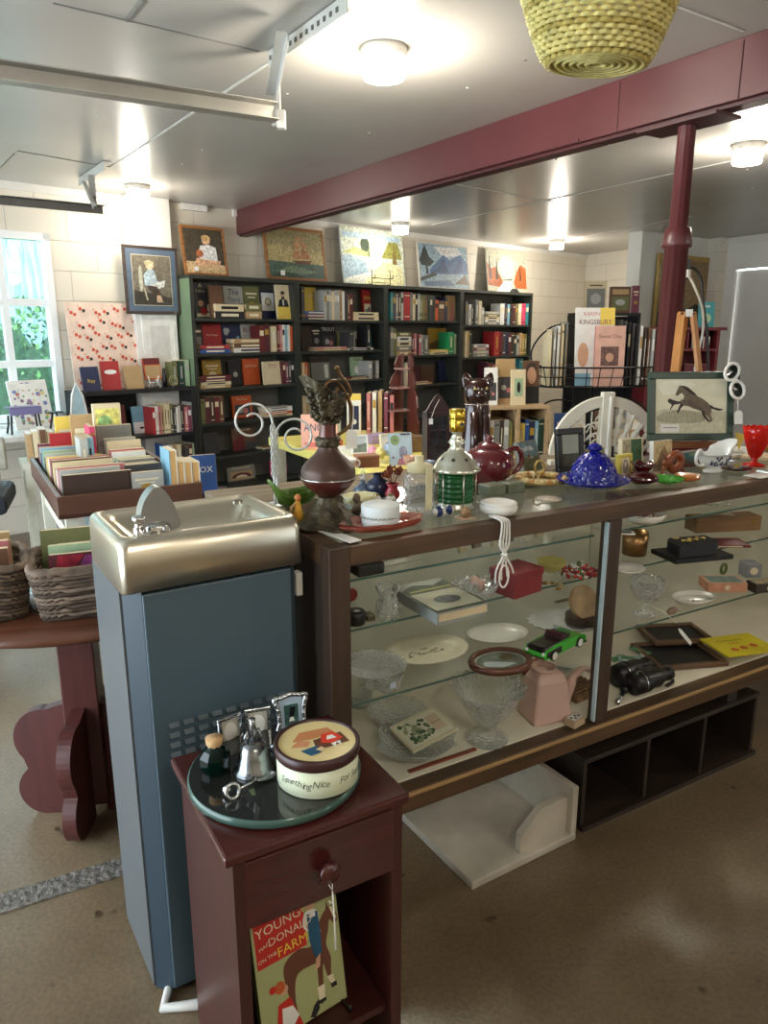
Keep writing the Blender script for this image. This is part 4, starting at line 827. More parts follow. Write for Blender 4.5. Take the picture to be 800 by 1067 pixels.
for i, (dy, w_, h_, c, lb, art) in enumerate(((-.055, .22, .15, 'maroon', 'purple and red book nearest the fountain in the front basket', paint([(pm(140, 60, 120), [(.1, .1), (.95, .1), (.95, .95), (.4, .95)]), (pm(150, 30, 50), [(.02, .3), (.1, .98), (.4, .98)])])), (-.02, .22, .165, 'pale green', 'bright green book in the front basket', None),
        (.012, .2, .15, 'cream', 'cream book in the middle of the front basket', None), (.05, .26, .19, 'olive', 'tall olive book at the back of the front basket', None))):
    o = book_mesh('book', w_, .018, h_, c, True, T_=lean(.08), art=art); tag(o, lb, 'book', bc+qy*dy+qx*.005+Vector((0, 0, .013)), ba_, 'books in the front basket')
for i, (dy, c) in enumerate(((-.06, 'brown'), (-.02, 'rose'), (.03, 'tan'))):
    o = book_mesh('book', .15, .02, .17+.01*i, c, True); tag(o, '%s book in the basket at the left edge' % c, 'book', bc2+qy*dy+Vector((0, 0, .013)), ba_+.1, 'books in the left basket')

# ================================================================= DRINKING FOUNTAIN
F0 = Vector((-.494, 1.340, 0)); FW, FD, FH = .365, .27, 1.064; FA = R(32.5)
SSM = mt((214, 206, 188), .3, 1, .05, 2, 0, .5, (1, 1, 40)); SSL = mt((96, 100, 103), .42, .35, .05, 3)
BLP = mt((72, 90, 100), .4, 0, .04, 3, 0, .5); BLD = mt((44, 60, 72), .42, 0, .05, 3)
t = T('drinking_fountain', 'steel-topped blue-grey drinking fountain standing left of the display case', 'drinking fountain', F0, FA)
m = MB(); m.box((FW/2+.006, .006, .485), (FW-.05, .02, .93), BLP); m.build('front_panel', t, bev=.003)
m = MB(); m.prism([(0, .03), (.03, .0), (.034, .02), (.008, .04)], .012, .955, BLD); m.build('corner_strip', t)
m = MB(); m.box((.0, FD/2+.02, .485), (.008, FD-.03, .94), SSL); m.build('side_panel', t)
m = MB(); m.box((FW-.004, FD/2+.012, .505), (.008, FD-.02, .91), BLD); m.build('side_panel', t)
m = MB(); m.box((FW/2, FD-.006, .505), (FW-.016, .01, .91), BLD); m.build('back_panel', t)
m = MB(); m.box((FW/2, FD/2+.015, .03), (FW-.03, FD-.04, .06), BLACK); m.build('kick_base', t)
m = MB()
dk2 = mt((26, 36, 44), .5)
for i in range(9):
    for j in range(4):
        x = .072+i*.0305; z = .592+j*.0225
        m.rect(x-.0105, z-.007, x+.0105, z+.006, dk2, UP(0, -.0048, 0)); m.add([(x-.0105, -.005, z+.007), (x+.0105, -.005, z+.007), (x+.0105, -.0115, z-.002), (x-.0105, -.0115, z-.002)], [(0, 3, 2, 1), (0, 1, 2, 3)], mt((112, 124, 132), .35, .2))  # lip colour lightened to paint in the metal's highlights
m.build('louvre_vent', t)
m = MB()                                          # basin: rolled rim, apron and sunken bowl
def rr(x0, y0, x1, y1, z, r=.018, n=4):
    out = []
    for cx, cy, a0 in ((x0+r, y0+r, PI), (x1-r, y0+r, 1.5*PI), (x1-r, y1-r, 0), (x0+r, y1-r, .5*PI)):
        for k in range(n+1): a = a0+PI/2*k/n; out.append((cx+r*math.cos(a), cy+r*math.sin(a), z))
    return out
lp = [rr(-.004, .006, FW+.004, FD+.002, .952, .012), rr(-.006, -.016, FW+.006, FD+.002, .962, .014), rr(-.006, -.012, FW+.006, FD+.002, 1.04, .018), rr(-.004, -.004, FW+.004, FD, 1.056, .02), rr(.002, .004, FW-.002, FD-.006, 1.063, .02), rr(.012, .014, FW-.012, FD-.014, 1.064, .02), rr(.018, .022, FW-.016, FD-.02, 1.058, .02),
      rr(.028, .034, FW-.028, FD-.028, 1.056, .02), rr(.034, .04, FW-.034, FD-.034, 1.046, .02), rr(.07, .06, FW-.06, FD-.06, 1.0, .03)]
vs = [p for l in lp for p in l]; N_ = len(lp[0]); fs = [(i*N_+j, i*N_+(j+1) % N_, (i+1)*N_+(j+1) % N_, (i+1)*N_+j) for i in range(len(lp)-1) for j in range(N_)]; fs.append(tuple((len(lp)-1)*N_+j for j in range(N_)))
m.add(vs, fs, SSM, True); m.build('basin', t)
m = MB(); bx, by = .085, .062
m.lathe([(.03, 1.048), (.03, 1.07), (.026, 1.078), (.001, 1.078)], CHROME, 20, TR(bx, by, 0))
m.prism([tuple(v)[:2] for v in smooth_loop([Vector(q) for q in ((-.036, 0, 0), (-.036, .03, 0), (-.026, .062, 0), (-.008, .084, 0), (.008, .086, 0), (.024, .066, 0), (.036, .034, 0), (.037, 0, 0))], 4)], -.017, .017, mt((170, 172, 168), .34, .9, .05), UP(bx+.002, by, 1.06)); m.build('bubbler_guard', t, bev=.012, seg=4)
m = MB(); m.lathe([(.012, 1.06), (.012, 1.075), (.009, 1.077), (.009, 1.088), (.013, 1.09), (.013, 1.098), (.001, 1.10)], CHROME, 18, TR(.044, .03, 0)); m.build('push_button', t)
m = MB(); m.cyl((FW-.05, FD-.06, 1.058), .012, .006, CHROME); m.build('drain_cap', t)
m = MB(); m.box((FW+.012, .03, .90), (.016, .022, .055), WHITE); m.build('switch', t, bev=.003)
m = MB(); m.tube([(.03, .1, .012), (-.02, -.0, .012), (.05, -.03, .012), (.2, -.04, .012)], .012, mt((200, 198, 190), .5), 8)
m.thing('white_hose', 'white pipe lying on the floor at the foot of the fountain', 'pipe', F0+CU*.02-CV*.03, CA)

# ================================================================= NIGHTSTAND
NH = .63; N0 = P(233.7, 896, NH); N0.z = 0; NW = .348; ND = .335
CH = wood((68, 24, 21), .22, .18, 0, 3, .3); CHS = wood((62, 28, 24), .35, .2, 2)
t = T('nightstand', 'small dark cherry nightstand with one drawer over an open compartment', 'nightstand', N0, CA)
m = MB(); m.box((NW/2, ND/2, NH-.01), (NW, ND, .02), CH); m.build('top', t, bev=.005)
m = MB(); m.box((.024, ND/2, (NH-.02)/2), (.018, ND-.03, NH-.02), CHS); m.build('side_panel', t)
m = MB(); m.box((NW-.024, ND/2, (NH-.02)/2), (.018, ND-.03, NH-.02), CHS); m.build('side_panel', t)
m = MB(); m.box((NW/2, ND-.018, (NH-.02)/2), (NW-.068, .01, NH-.02), mt((30, 14, 14), .6)); m.build('back_panel', t)
m = MB(); m.box((NW/2, ND/2, .1485), (NW-.068, ND-.05, .016), CHS); m.build('shelf', t)
for x in (.025, NW-.025): m = MB(); m.box((x, .012, (NH-.02)/2), (.022, .014, NH-.02), CHS); m.build('stile', t)
m = MB(); m.box((NW/2, .014, .541), (NW-.064, .02, .13), CH); m.box((NW/2, ND/2, .485), (NW-.07, ND-.06, .01), CHS); dr = m.build('drawer', t, bev=.003)
m = MB(); m.lathe([(.009, 0), (.009, .008), (.018, .012), (.02, .022), (.017, .028), (.001, .03)], CH, 22, TR(NW/2+.002, .004, .545) @ RX(PI/2)); m.build('knob', dr)
m = MB(); kx = NW/2+.002
m.tube([(kx-.006, -.014, .53), (kx-.001, -.027, .518), (kx+.006, -.014, .53)], .0012, WHITE, 5); m.tube([(kx-.001, -.028, .516), (kx, -.03, .48), (kx, -.032, .45), (kx+.001, -.033, .40)], [.0013, .0013, .0016, .0022], WHITE, 6); m.tube([(kx, -.029, .497), (kx-.006, -.029, .494), (kx-.007, -.029, .50)], .0012, WHITE, 5)
m.build('tag_string', t)
# the picture book in the compartment
RD = mt((196, 44, 34), .5); GN = mt((168, 172, 120), .6, 0, .08, 10); HB = mt((104, 62, 42), .5); DNM = mt((36, 86, 116), .5); YL = mt((230, 200, 70), .5)
def farm(m, M_, w, h):
    X = lambda p: [((q[0]-.5)*w, q[1]*h) for q in p]; z = [.0001]
    def pl(c, p, sm=False):
        z[0] += .00005; pts = X(p)
        if sm: pts = [tuple(v) for v in smooth_loop([Vector((a[0], a[1], 0)) for a in pts], 3)]
        m.poly([(q[0], q[1]) for q in pts], c, M_, z[0])
    m.rect(-w/2, 0, w/2, h, GN, M_, 0)
    pl(RD, [(.03, .60), (.03, .95), (.60, .95), (.60, .60)])
    pl(HB, [(.30, .50), (.36, .57), (.50, .60), (.64, .57), (.72, .66), (.80, .76), (.86, .80), (.87, .86), (.90, .80), (.94, .83), (.94, .78), (.99, .70), (.97, .655), (.93, .66), (.89, .70), (.86, .62), (.82, .52), (.86, .40), (.84, .26), (.88, .17), (.83, .165), (.79, .28), (.76, .38), (.74, .25), (.73, .09), (.67, .09), (.68, .25), (.68, .40), (.62, .42), (.48, .42), (.42, .36), (.40, .22), (.41, .08), (.35, .08), (.34, .24), (.31, .36)], True)
    pl(CREAM, [(.66, .22), (.75, .22), (.74, .11), (.67, .11)]); pl(CREAM, [(.79, .26), (.86, .26), (.88, .18), (.83, .18)]); pl(CREAM, [(.90, .8), (.93, .8), (.98, .69), (.95, .68)])
    pl(INK, [(.66, .11), (.75, .11), (.75, .08), (.66, .08)]); pl(INK, [(.82, .19), (.89, .19), (.9, .15), (.83, .15)])
    pl(WHITE, [(.58, .74), (.60, .84), (.68, .86), (.76, .82), (.76, .74), (.7, .66)], True); pl(SK, [(.60, .76), (.64, .68), (.76, .62), (.78, .65), (.66, .72)])
    pl(DNM, [(.63, .83), (.66, .83), (.66, .79), (.73, .79), (.73, .83), (.76, .82), (.77, .64), (.76, .48), (.70, .44), (.66, .50), (.63, .62)]); pl(SK, [(.68, .45), (.74, .48), (.72, .38), (.66, .36)])
    pl(SK, blob(.68, .90, .055, .045)); pl(mt((206, 184, 120), .6), [(.57, .90), (.63, .97), (.72, .985), (.78, .94), (.72, .95), (.64, .93), (.60, .87)], True)
    pl(RD, [(.14, .0), (.20, .26), (.34, .28), (.46, .0)]); pl(WHITE, [(.22, .04), (.24, .22), (.36, .2), (.42, .10), (.3, .0)]); pl(SK, blob(.28, .36, .05, .04)); pl(mt((190, 90, 40), .6), blob(.24, .39, .06, .05)); pl(RD, blob(.16, .40, .04, .03))
    pl(INK, [(.54, .02), (.60, .10), (.66, .13), (.66, .05), (.6, .0)])
    for s_, sz, x, y, c, ax in (('YOUNG', .125, .31, .845, CREAM, .06), ('DONALD', .105, .43, .75, CREAM, .06), ('MAC', .05, .13, .745, CREAM, .3), ('FARM', .125, .44, .63, YL, .05), ('ON THE', .05, .15, .65, CREAM, .1)):
        m.text(s_, sz*w*1.15, c, M_ @ TR((x-.5)*w, y*h, .0009) @ RZ(ax))
o = book_mesh('picture_book', .183, .016, .252, 'olive', True, art=farm, T_=lean(.16))
tag(o, 'children\'s farm picture book with a boy on a horse inside the nightstand', 'book', N0+CU*.158+CV*.07+Vector((0, 0, .160)), CA+.12)
m = MB()
for dx in (-.05, .08): m.tube([(dx, -.035, .016), (dx, -.04, .004), (dx, .05, .004), (dx, .075, .14)], .003, BLACK, 6)
m.tube([(-.05, .05, .004), (.08, .05, .004)], .003, BLACK, 6); m.thing('book_easel', 'black wire stand holding the farm picture book', 'easel', N0+CU*.158+CV*.07+Vector((0, 0, .1575)), CA+.12)

# ---- on the nightstand
TZ = NH
gc = P(287, 808, TZ)
EDG = mt((66, 92, 84), .15, 0, .05); DGL = mt((34, 36, 34), .05, 0, .3, 6, 0, .8)
m = MB(); m.lathe([(.001, 0), (.148, 0), (.153, .004), (.153, .016), (.150, .018)], EDG, 72); m.lathe([(.150, .018), (.001, .0181)], DGL, 72)
m.thing('glass_turntable', 'round dark glass turntable on top of the nightstand', 'turntable', gc, 0)
bpy.data.objects['glass_turntable'].scale = (1.05, 1.05, 1)
GZ = TZ+.0185
# tin
tc_ = P(338, 816, GZ)+CV*.028
t = T('round_tin', 'round cream tin with brown lid and handwritten side lettering', 'tin', tc_, CA); t.scale = (1.08, 1.08, 1.08)
CRM = mt((214, 220, 190), .4, 0, .03); LB = mt((58, 30, 30), .35)
m = MB(); m.lathe([(.001, 0), (.067, 0), (.069, .002), (.069, .052), (.001, .052)], CRM, 56)
GR = mt((90, 96, 84), .5)
for txt, a0, n_ in (('Something Nice', -2.98, .094), ('For Someone', -1.42, .094)):
    a = a0
    for ch in txt:
        if ch != ' ': m.text(ch, .0175, GR, TR(.0694*math.cos(a), .0694*math.sin(a), .021+.002*math.sin(a*9)) @ RZ(a+PI/2) @ RX(PI/2), 0, 'CENTER', .9, .3)
        a += n_*(1.3 if ch in 'SNFm' else .62 if ch in 'i ' else 1)
m.build('tin_body', t)
m = MB(); m.lathe([(.071, .05), (.0725, .053), (.0725, .066), (.070, .069), (.066, .0685), (.065, .064)], LB, 56); m.lathe([(.065, .0655), (.001, .0656)], mt((226, 206, 148), .35), 56)
M_ = TR(0, 0, .0659) @ RZ(-.1)
for i, (c, p) in enumerate(((HB, [(-.01, -.028), (.05, -.022), (.046, .012), (-.006, .004)]), (mt((196, 130, 84), .5), [(-.04, .012), (-.02, .036), (.03, .034), (.036, .016), (-.004, .008)]), (DNM, [(-.036, -.02), (-.006, -.014), (-.004, -.036), (-.024, -.04)]), (mt((222, 66, 44), .5), [(.004, -.01), (.012, .016), (.034, .018), (.044, -.006), (.024, -.018)]),
                            (WHITE, [(.016, -.004), (.02, .008), (.03, .008), (.034, -.004)]), (WHITE, [(.018, -.018), (.022, -.03), (.028, -.018), (.034, -.028), (.036, -.014)]), (mt((206, 140, 100), .5), [(-.048, -.004), (-.03, .01), (-.012, .002), (-.02, -.012)]), (mt((222, 196, 150), .5), [(-.012, -.026), (0, -.02), (.006, -.03), (-.004, -.034)]))):
    m.poly(p, c, M_, .0001*(i+1))
m.build('lid', t)
# green bottle with cork
GB = glass((20, 92, 78), .25, .03, 0, 60, 1.0, (10, 50, 44))
t = T('glass_bottle', 'squat dark green glass bottle with cork, on the turntable', 'bottle', P(227, 805, GZ)+CV*.012, CA)
m = MB(); m.lathe([(.001, 0), (.024, 0), (.029, .012), (.029, .03), (.02, .043), (.014, .047), (.0145, .056)], GB, 8, smooth=False); m.build('bottle_body', t)
m = MB(); m.lathe([(.013, .05), (.0155, .057), (.0165, .066), (.001, .0662)], mt((196, 158, 112), .8, 0, .2, 80), 20); m.build('cork', t)
# bell
t = T('hand_bell', 'small pewter bell with a figured handle on the turntable', 'bell', P(268, 806, GZ)+CV*.014, CA); t.scale = (1.25, 1.25, 1.15)
m = MB(); m.lathe([(.031, 0), (.032, .003), (.026, .012), (.022, .03), (.019, .044), (.012, .051), (.001, .053)], PEWTER, 32); m.build('bell_body', t)
m = MB(); m.tube([(0, 0, .05), (0, 0, .062), (0, 0, .07), (0, 0, .082), (0, 0, .092)], [.006, .003, .0065, .004, .005], PEWTER, 10); m.tube([(-.008, 0, .072), (-.013, 0, .06), (-.009, 0, .052)], .0025, PEWTER, 6); m.tube([(.008, 0, .072), (.013, 0, .06), (.009, 0, .052)], .0025, PEWTER, 6); m.build('handle', t)
# spoon with ring handle
t = T('silver_spoon', 'small silver spoon with a loop handle lying on the turntable', 'spoon', P(262, 820, GZ), CA+.05)
m = MB(); m.lathe([(.001, .001), (.012, .004), (.0155, .008)], CHROME, 20, TR(.03, .006, 0), ex=1.35, ey=.8); m.tube([(.012, .004, .008), (-.01, .0, .007), (-.028, -.004, .006)], [.0025, .0018, .003], CHROME, 7)
m.tube([(-.04+.012*math.cos(a), -.012+.004*math.sin(a), .013+.012*math.sin(a)) for a in [2*PI*i/20 for i in range(20)]], .0035, CHROME, 7, True); m.ell((-.047, 0, .01), (.008, .006, .009), CHROME, 8, 6, nz=.5); m.build('bowl', t)
m = MB(); m.prism([(-.003, 0), (.003, 0), (.003, .0), (.006, .02), (-.004, .02)], 0, .001, mt((90, 110, 80), .4)); m.thing('small_card', 'tiny dark card on the turntable beside the spoon', 'card', P(265, 829, GZ), CA)
# silver double frame and ornate frame
SLV = mt((196, 196, 198), .22, 1, .1, 60, .3)
t = T('double_frame', 'silver hinged double photo frame behind the bell', 'photo frame', P(262, 783, TZ)+CV*.04, CA)
for sx, rz in ((-1, .25), (1, -.2)):
    m = MB(TR(0, 0, 0) @ RZ(rz) @ TR(sx*.029, 0, 0) @ lean(.12))
    for (cx, cz, a_, b_) in ((0, .004, .054, .008), (0, .064, .054, .008), (-.023, .034, .008, .06), (.023, .034, .008, .06)): m.box((cx, 0, cz), (a_, .006, b_), SLV)
    m.box((0, .003, .034), (.046, .003, .056), mt((190, 186, 172), .5)); m.disc(0, .034, .015, WHITE, UP(0, .0, 0), .0, 18, .02); m.build('frame_leaf', t, bev=.0015)
t = T('ornate_frame', 'ornate silver frame holding a small garden photo, back corner of the nightstand', 'photo frame', P(307, 768, TZ)+CV*.01, CA-.1)
L_ = lean(.13); m = MB(L_); w, h = .062, .088
pts = smooth_loop([Vector(q) for q in ((-.03, 0, .004), (.03, 0, .004), (.026, 0, .03), (.028, 0, .06), (.034, 0, .082), (.02, 0, .084), (0, 0, .088), (-.02, 0, .084), (-.034, 0, .082), (-.028, 0, .06), (-.026, 0, .03))], 4)
m.tube(pts, .0055, SLV, 8, True)
for i in range(0, len(pts), 2): m.ell(tuple(pts[i]+Vector((0, -.003, 0))), .0042, SLV, 6, 4)
m.build('frame', t)
m = MB(L_); m.box((0, .002, .044), (.05, .004, .076), mt((176, 196, 214), .4)); m.rect(-.015, .022, .015, .066, mt((58, 96, 90), .5, 0, .4, 80), UP(0, -.0006, 0)); m.poly([(-.006, .03), (.006, .03), (.001, .052)], WHITE, UP(0, -.0009, 0)); m.build('picture', t)
m = MB(); m.box((0, .02, .03), (.01, .002, .07), BLACK, lean(-.4)); m.build('strut', t)
m = MB(); m.ell((0, 0, .008), (.012, .01, .009), PEWTER, 10, 6, nz=.5); m.ell((.01, 0, .018), (.006, .005, .006), PEWTER, 8, 6); m.tube([(-.01, 0, .006), (-.02, .0, .01), (-.024, 0, .018)], .002, PEWTER, 6); m.thing('pewter_animal', 'tiny pewter animal figure right of the bell', 'figurine', P(287, 782, GZ), CA)

# ================================================================= DISPLAY CASE
CW, CD, CB, CT = 2.45, .50, .30, 1.0
CWD = wood((84, 62, 42), .38, .4, 0); CWV = wood((66, 50, 38), .4, .3, 2); CDK = wood((48, 38, 32), .45, .25, 2); LTW = wood((176, 140, 92), .4, .2, 0)
t = T('display_case', 'long wooden display case with glass top, front and shelves', 'display case', CO, CA)
pw_ = .05
m = MB(); m.box((CW/2, .02, .978), (CW-2*pw_, .04, .044), CWD); m.build('top_rail', t, bev=.002)
m = MB(); m.box((CW/2, CD-.02, .978), (CW-2*pw_, .04, .044), CWD); m.build('top_rail', t, bev=.002)
for x in (.022, CW-.022): m = MB(); m.box((x, CD/2, .978), (.044, CD-.08, .044), CWD); m.build('top_rail', t)
for x in (pw_/2, CW-pw_/2):
    for y in (.02, CD-.02): m = MB(); m.box((x, y, (CB+CT)/2), (pw_, .04, CT-CB), CWV); m.build('post', t, bev=.002)
UM = .848
m = MB(); m.box((UM, .018, (CB+.06+.955)/2), (.042, .036, .955-CB-.06), CWV); m.build('post', t, bev=.002)
m = MB(); m.box((CW/2, .02, CB+.029), (CW-2*pw_, .044, .058), CWD); m.box((CW/2, -.001, CB+.05), (CW-2*pw_, .012, .01), LTW); m.build('bottom_rail', t, bev=.002)
m = MB(); m.box((CW/2, CD-.02, CB+.029), (CW-2*pw_, .04, .058), CWD); m.build('bottom_rail', t)
m = MB(); m.box((.012, CD/2, (CB+.955)/2), (.016, CD-.08, .955-CB), CDK); m.build('side_panel', t)
m = MB(); m.box((CW-.012, CD/2, (CB+.955)/2), (.016, CD-.08, .955-CB), CDK); m.build('side_panel', t)
DECK = .362
m = MB(); m.box((CW/2, CD/2, DECK-.006), (CW-.04, CD-.085, .012), mt((236, 228, 208), .5, 0, .06, 6)); m.build('deck', t)
BKP = frosted((232, 230, 216))
for x in (.64, 1.82): m = MB(); m.box((x, CD-.045 if x < 1 else CD-.052, (DECK+.95)/2), (1.2, .005, .95-DECK-.005), BKP); m.build('back_door', t)
GE = mt((70, 100, 90), .15, 0, .1); SH = glass((254, 255, 254), .005, .01, 0, 60, .5)
SZ = [.905, .785, .597]
for k, z in enumerate(SZ):
    for (xa, xb) in ((.055, UM-.024), (UM+.024, CW-.055)):
        m = MB(); m.box(((xa+xb)/2, .245, z-.003), (xb-xa, .38, .0055), SH); m.rect(xa, z-.006, xb, z, GE, UP(0, .0545, 0)); m.build('glass_shelf', t)
        for y in (.15, .35):
            pass
m = MB(); m.box((CW/2, CD/2, CT+.0005), (CW-.09, CD-.082, .006), glass((252, 254, 253), .01, .015, 0, 60, .7)); m.build('glass_top', t)
m = MB(); m.box((.43, .012, (DECK+.955)/2), (.78, .004, .955-DECK), glass((254, 255, 255), .0, .01, 0, 60, .4)); m.box((UM-.0255, .009, (DECK+.955)/2), (.006, .012, .955-DECK-.01), mt((186, 206, 214), .15)); m.build('glass_door', t)
for x in (.3, 1.0): pass
for x in (.03, CW-.03):
    for y in (.03, CD-.03): m = MB(); m.box((x, y, CB/2), (.05, .05, CB-.001), CDK); m.build('leg', t)
m = MB(); m.box((1.5, .06, .268), (.05, .05, .064), CDK); m.build('leg', t)
def ZT(): return CT+.004
TOP = CT+.004

# ---- below the case
MAR = mt((190, 183, 168), .35, 0, .2, 7)
t = T('marble_stand', 'white marble stand with angled side cheek on the floor under the case', 'marble stand', P(492, 928, 0), R(32))
m = MB(); m.box((.192, .2, .012), (.384, .40, .024), MAR); m.build('base_slab', t, bev=.003)
m = MB(); m.box((.372, .2, .10), (.022, .40, .152), MAR); m.build('side_slab', t, bev=.003)
m = MB(); m.prism([(.185, .0245), (.36, .0245), (.36, .14), (.26, .14), (.185, .08)], -.011, .011, MAR, TR(0, .03, 0) @ RX(PI/2)); m.build('cheek', t, bev=.002)
DB = wood((44, 34, 28), .45, .3, 0)
cA = P(604, 866, 0); cBk = P(784, 785, 0)
t = T('cubby_shelf', 'long low dark pigeonhole unit on the floor beneath the case', 'shelf', P(604, 866, 0), math.atan2((cBk-cA).y, (cBk-cA).x))
cl_len = (cBk-P(604, 866, 0)).length
m = MB(); m.box((cl_len/2, .16, .227), (cl_len, .32, .016), DB); m.build('top', t, bev=.002)
m = MB(); m.box((cl_len/2, .155, .008), (cl_len, .33, .016), DB); m.build('base', t)
for k in range(4):
    m = MB(); m.box((.01+k*(cl_len-.02)/3, .16, .1175), (.014, .31, .203), DB); m.build('divider', t)
m = MB(); m.box((cl_len/2, .31, .1175), (cl_len-.03, .012, .2), mt((28, 22, 20), .6)); m.build('back_panel', t)

# ================================================================= ON TOP OF THE CASE
def PT(u, v, back=0):
    p = P(u, v, TOP); d = Vector((p.x, p.y, 0)).normalized(); return p+d*back
BRZ = mt((78, 70, 54), .45, .6, .6, 60, .8); MAH = mt((92, 42, 34), .3, .2, .2, 10, 0, .5, None, .4); COPB = mt((82, 60, 52), .42, .35, .15, 6)
e0 = PT(343, 549, .015)
t = T('bronze_ewer', 'tall dark bronze and oxblood ewer with a leafy spout, tallest on the case', 'ewer', e0, CA); t.scale = (1.17, 1.17, .89)
def petal(a, i): return (1+.13*math.cos(3*a), 0)
m = MB(); m.lathe([(.001, 0), (.066, 0), (.064, .008), (.05, .022), (.036, .042), (.024, .06), (.019, .075), (.022, .082)], BRZ, 36, wob=lambda a, i: (1+(.16 if i < 3 else .05)*math.cos(4*a)+.05*math.sin(9*a), 0)); m.build('foot', t)
m = MB(); m.lathe([(.02, .08), (.03, .09), (.044, .105), (.053, .122), (.0535, .128)], MAH, 36); m.lathe([(.0535, .128), (.0535, .146), (.05, .158), (.038, .176), (.026, .19), (.02, .202), (.0185, .212)], COPB, 36); m.build('vase_body', t)
m = MB(); m.lathe([(.0545, .1275), (.0555, .129), (.0545, .1305)], CHROME, 36); m.build('band', t)
m = MB(); m.lathe([(.0195, .208), (.024, .213), (.021, .219), (.025, .225), (.022, .231), (.019, .234)], BRZ, 28, wob=lambda a, i: (1+.08*math.cos(12*a), 0)); m.build('collar', t)
m = MB(); m.lathe([(.0175, .232), (.016, .25), (.0165, .272)], MAH, 28); m.build('neck', t)
m = MB()
m.lathe([(.017, .268), (.023, .276), (.02, .29), (.024, .30), (.029, .325), (.037, .345)], BRZ, 32, wob=lambda a, i: (1+(.10+.02*i)*math.cos(5*a)+.3*(i/5)*math.cos(a-PI), .045*(i/5)**2*math.cos(a-PI)))
for k in range(110):
    r_ = random.Random(k); a = r_.uniform(0, 2*PI); zz = r_.uniform(.268, .345); q = .021+(zz-.27)*.2
    m.ell((q*math.cos(a)*(1.2 if math.cos(a) < 0 else .95), q*math.sin(a), zz+(.02 if math.cos(a) < -.5 else 0)*(zz-.27)*14), (.003+.004*r_.random(), .004, .003+.006*r_.random()), BRZ, 6, 4, nz=.6)
m.build('spout', t)
m = MB(); GLD = mt((110, 82, 52), .35, .7, .3, 40)
m.tube(smooth_loop([Vector(q) for q in ((.022, 0, .235), (.05, 0, .26), (.052, 0, .30), (.04, 0, .34), (.02, 0, .372), (-.002, 0, .365), (.0, 0, .345), (.018, 0, .343), (.024, 0, .356))], 5, False), .004, GLD, 7)
m.tube(smooth_loop([Vector(q) for q in ((.035, 0, .32), (.05, 0, .335), (.046, 0, .36), (.03, 0, .385), (.024, 0, .40))], 5, False), .0035, GLD, 7)
m.ell((.022, 0, .404), .006, GLD, 8, 6); m.build('handle', t)
m = MB(); m.tube([(.052, -.01, .31), (.05, -.012, .28), (.047, -.012, .25)], .0012, WHITE, 5); m.prism([(-.012, -.03), (.012, -.03), (.012, .012), (0, .02), (-.012, .012)], 0, .001, TAGM, UP(.045, -.013, .23)); m.build('price_tag', t)
# little satyr figure with curled snake right of the ewer foot
t = T('cast_figure', 'mottled brown cast figure with a curled tail right of the ewer foot', 'figurine', PT(374, 541, .02), CA)
m = MB(); FG = mt((112, 96, 78), .5, .3, .5, 60, .5); m.ell((0, 0, .02), (.016, .013, .022), FG, 12, 8, nz=.5); m.ell((-.006, 0, .048), (.01, .009, .012), FG, 10, 7, nz=.3); m.tube([(.01, 0, .01), (.028, 0, .008), (.036, 0, .02), (.03, 0, .034), (.022, 0, .03)], .003, FG, 7); m.tube([(-.006, -.008, .035), (-.02, -.01, .026), (-.024, -.01, .014)], .004, FG, 6); m.build('figure', t)
# green glass boat with tassel cherub
t = T('glass_bowl', 'green glass leaf-shaped bowl at the left end of the case', 'bowl', PT(309, 541, .03), CA+.1); t.scale = (1.05, 1.05, 1.05)
GG = glass((150, 186, 96), .38, .05, .35, 60, 1.2, (120, 156, 70)); m = MB()
m.lathe([(.001, .027), (.014, .027), (.028, .034), (.038, .048), (.043, .060), (.041, .060), (.034, .048), (.024, .037), (.001, .031)], GG, 48, ex=1.55, ey=.85, wob=lambda a, i: (1+(.06*math.cos(2*a) if 2 < i < 7 else 0), (.030*math.cos(a)**4*(1.2 if math.cos(a) < 0 else .7)) if i in (3, 4, 5, 6) else 0)); m.build('bowl_body', t)
m = MB(); m.lathe([(.022, 0), (.02, .006), (.008, .014), (.012, .027)], GG, 16); m.build('foot', t)
t = T('tassel_doll', 'small figure with a golden yellow tassel skirt before the green bowl', 'figurine', PT(311, 548, .004), CA)
GT = mt((222, 168, 60), .6, 0, .2, 80); m = MB()
for k in range(26):
    a = 2*PI*k/26; m.tube([(.003*math.cos(a), .003*math.sin(a), .058), (.008*math.cos(a), .007*math.sin(a), .035), ((.012+.006*math.sin(k*3))*math.cos(a), .012*math.sin(a), .002+.006*abs(math.sin(k*5)))], .0018, GT, 4)
m.build('tassel', t); m = MB(); m.ell((0, 0, .066), (.008, .008, .009), mt((196, 120, 60), .5), 12, 8); m.lathe([(.006, .055), (.004, .06), (.003, .062)], GT, 10); m.tube([(-.005, 0, .055), (-.016, 0, .045), (-.02, 0, .03)], .003, mt((196, 150, 100), .5), 6); m.build('head', t)
m = MB(); FB = mt((120, 116, 86), .6, 0, .5, 50); 
for k in range(9): m.ell((.028*math.cos(k*2.1)*(.4+.6*((k*7) % 5)/5), .016*math.sin(k*1.7), .008+.006*(k % 3)), (.009, .007, .009), FB, 8, 6, nz=.5)
m.thing('cherub_base', 'mottled stone cherub base beside the tassel figure', 'figurine', PT(301, 541, .01), CA)
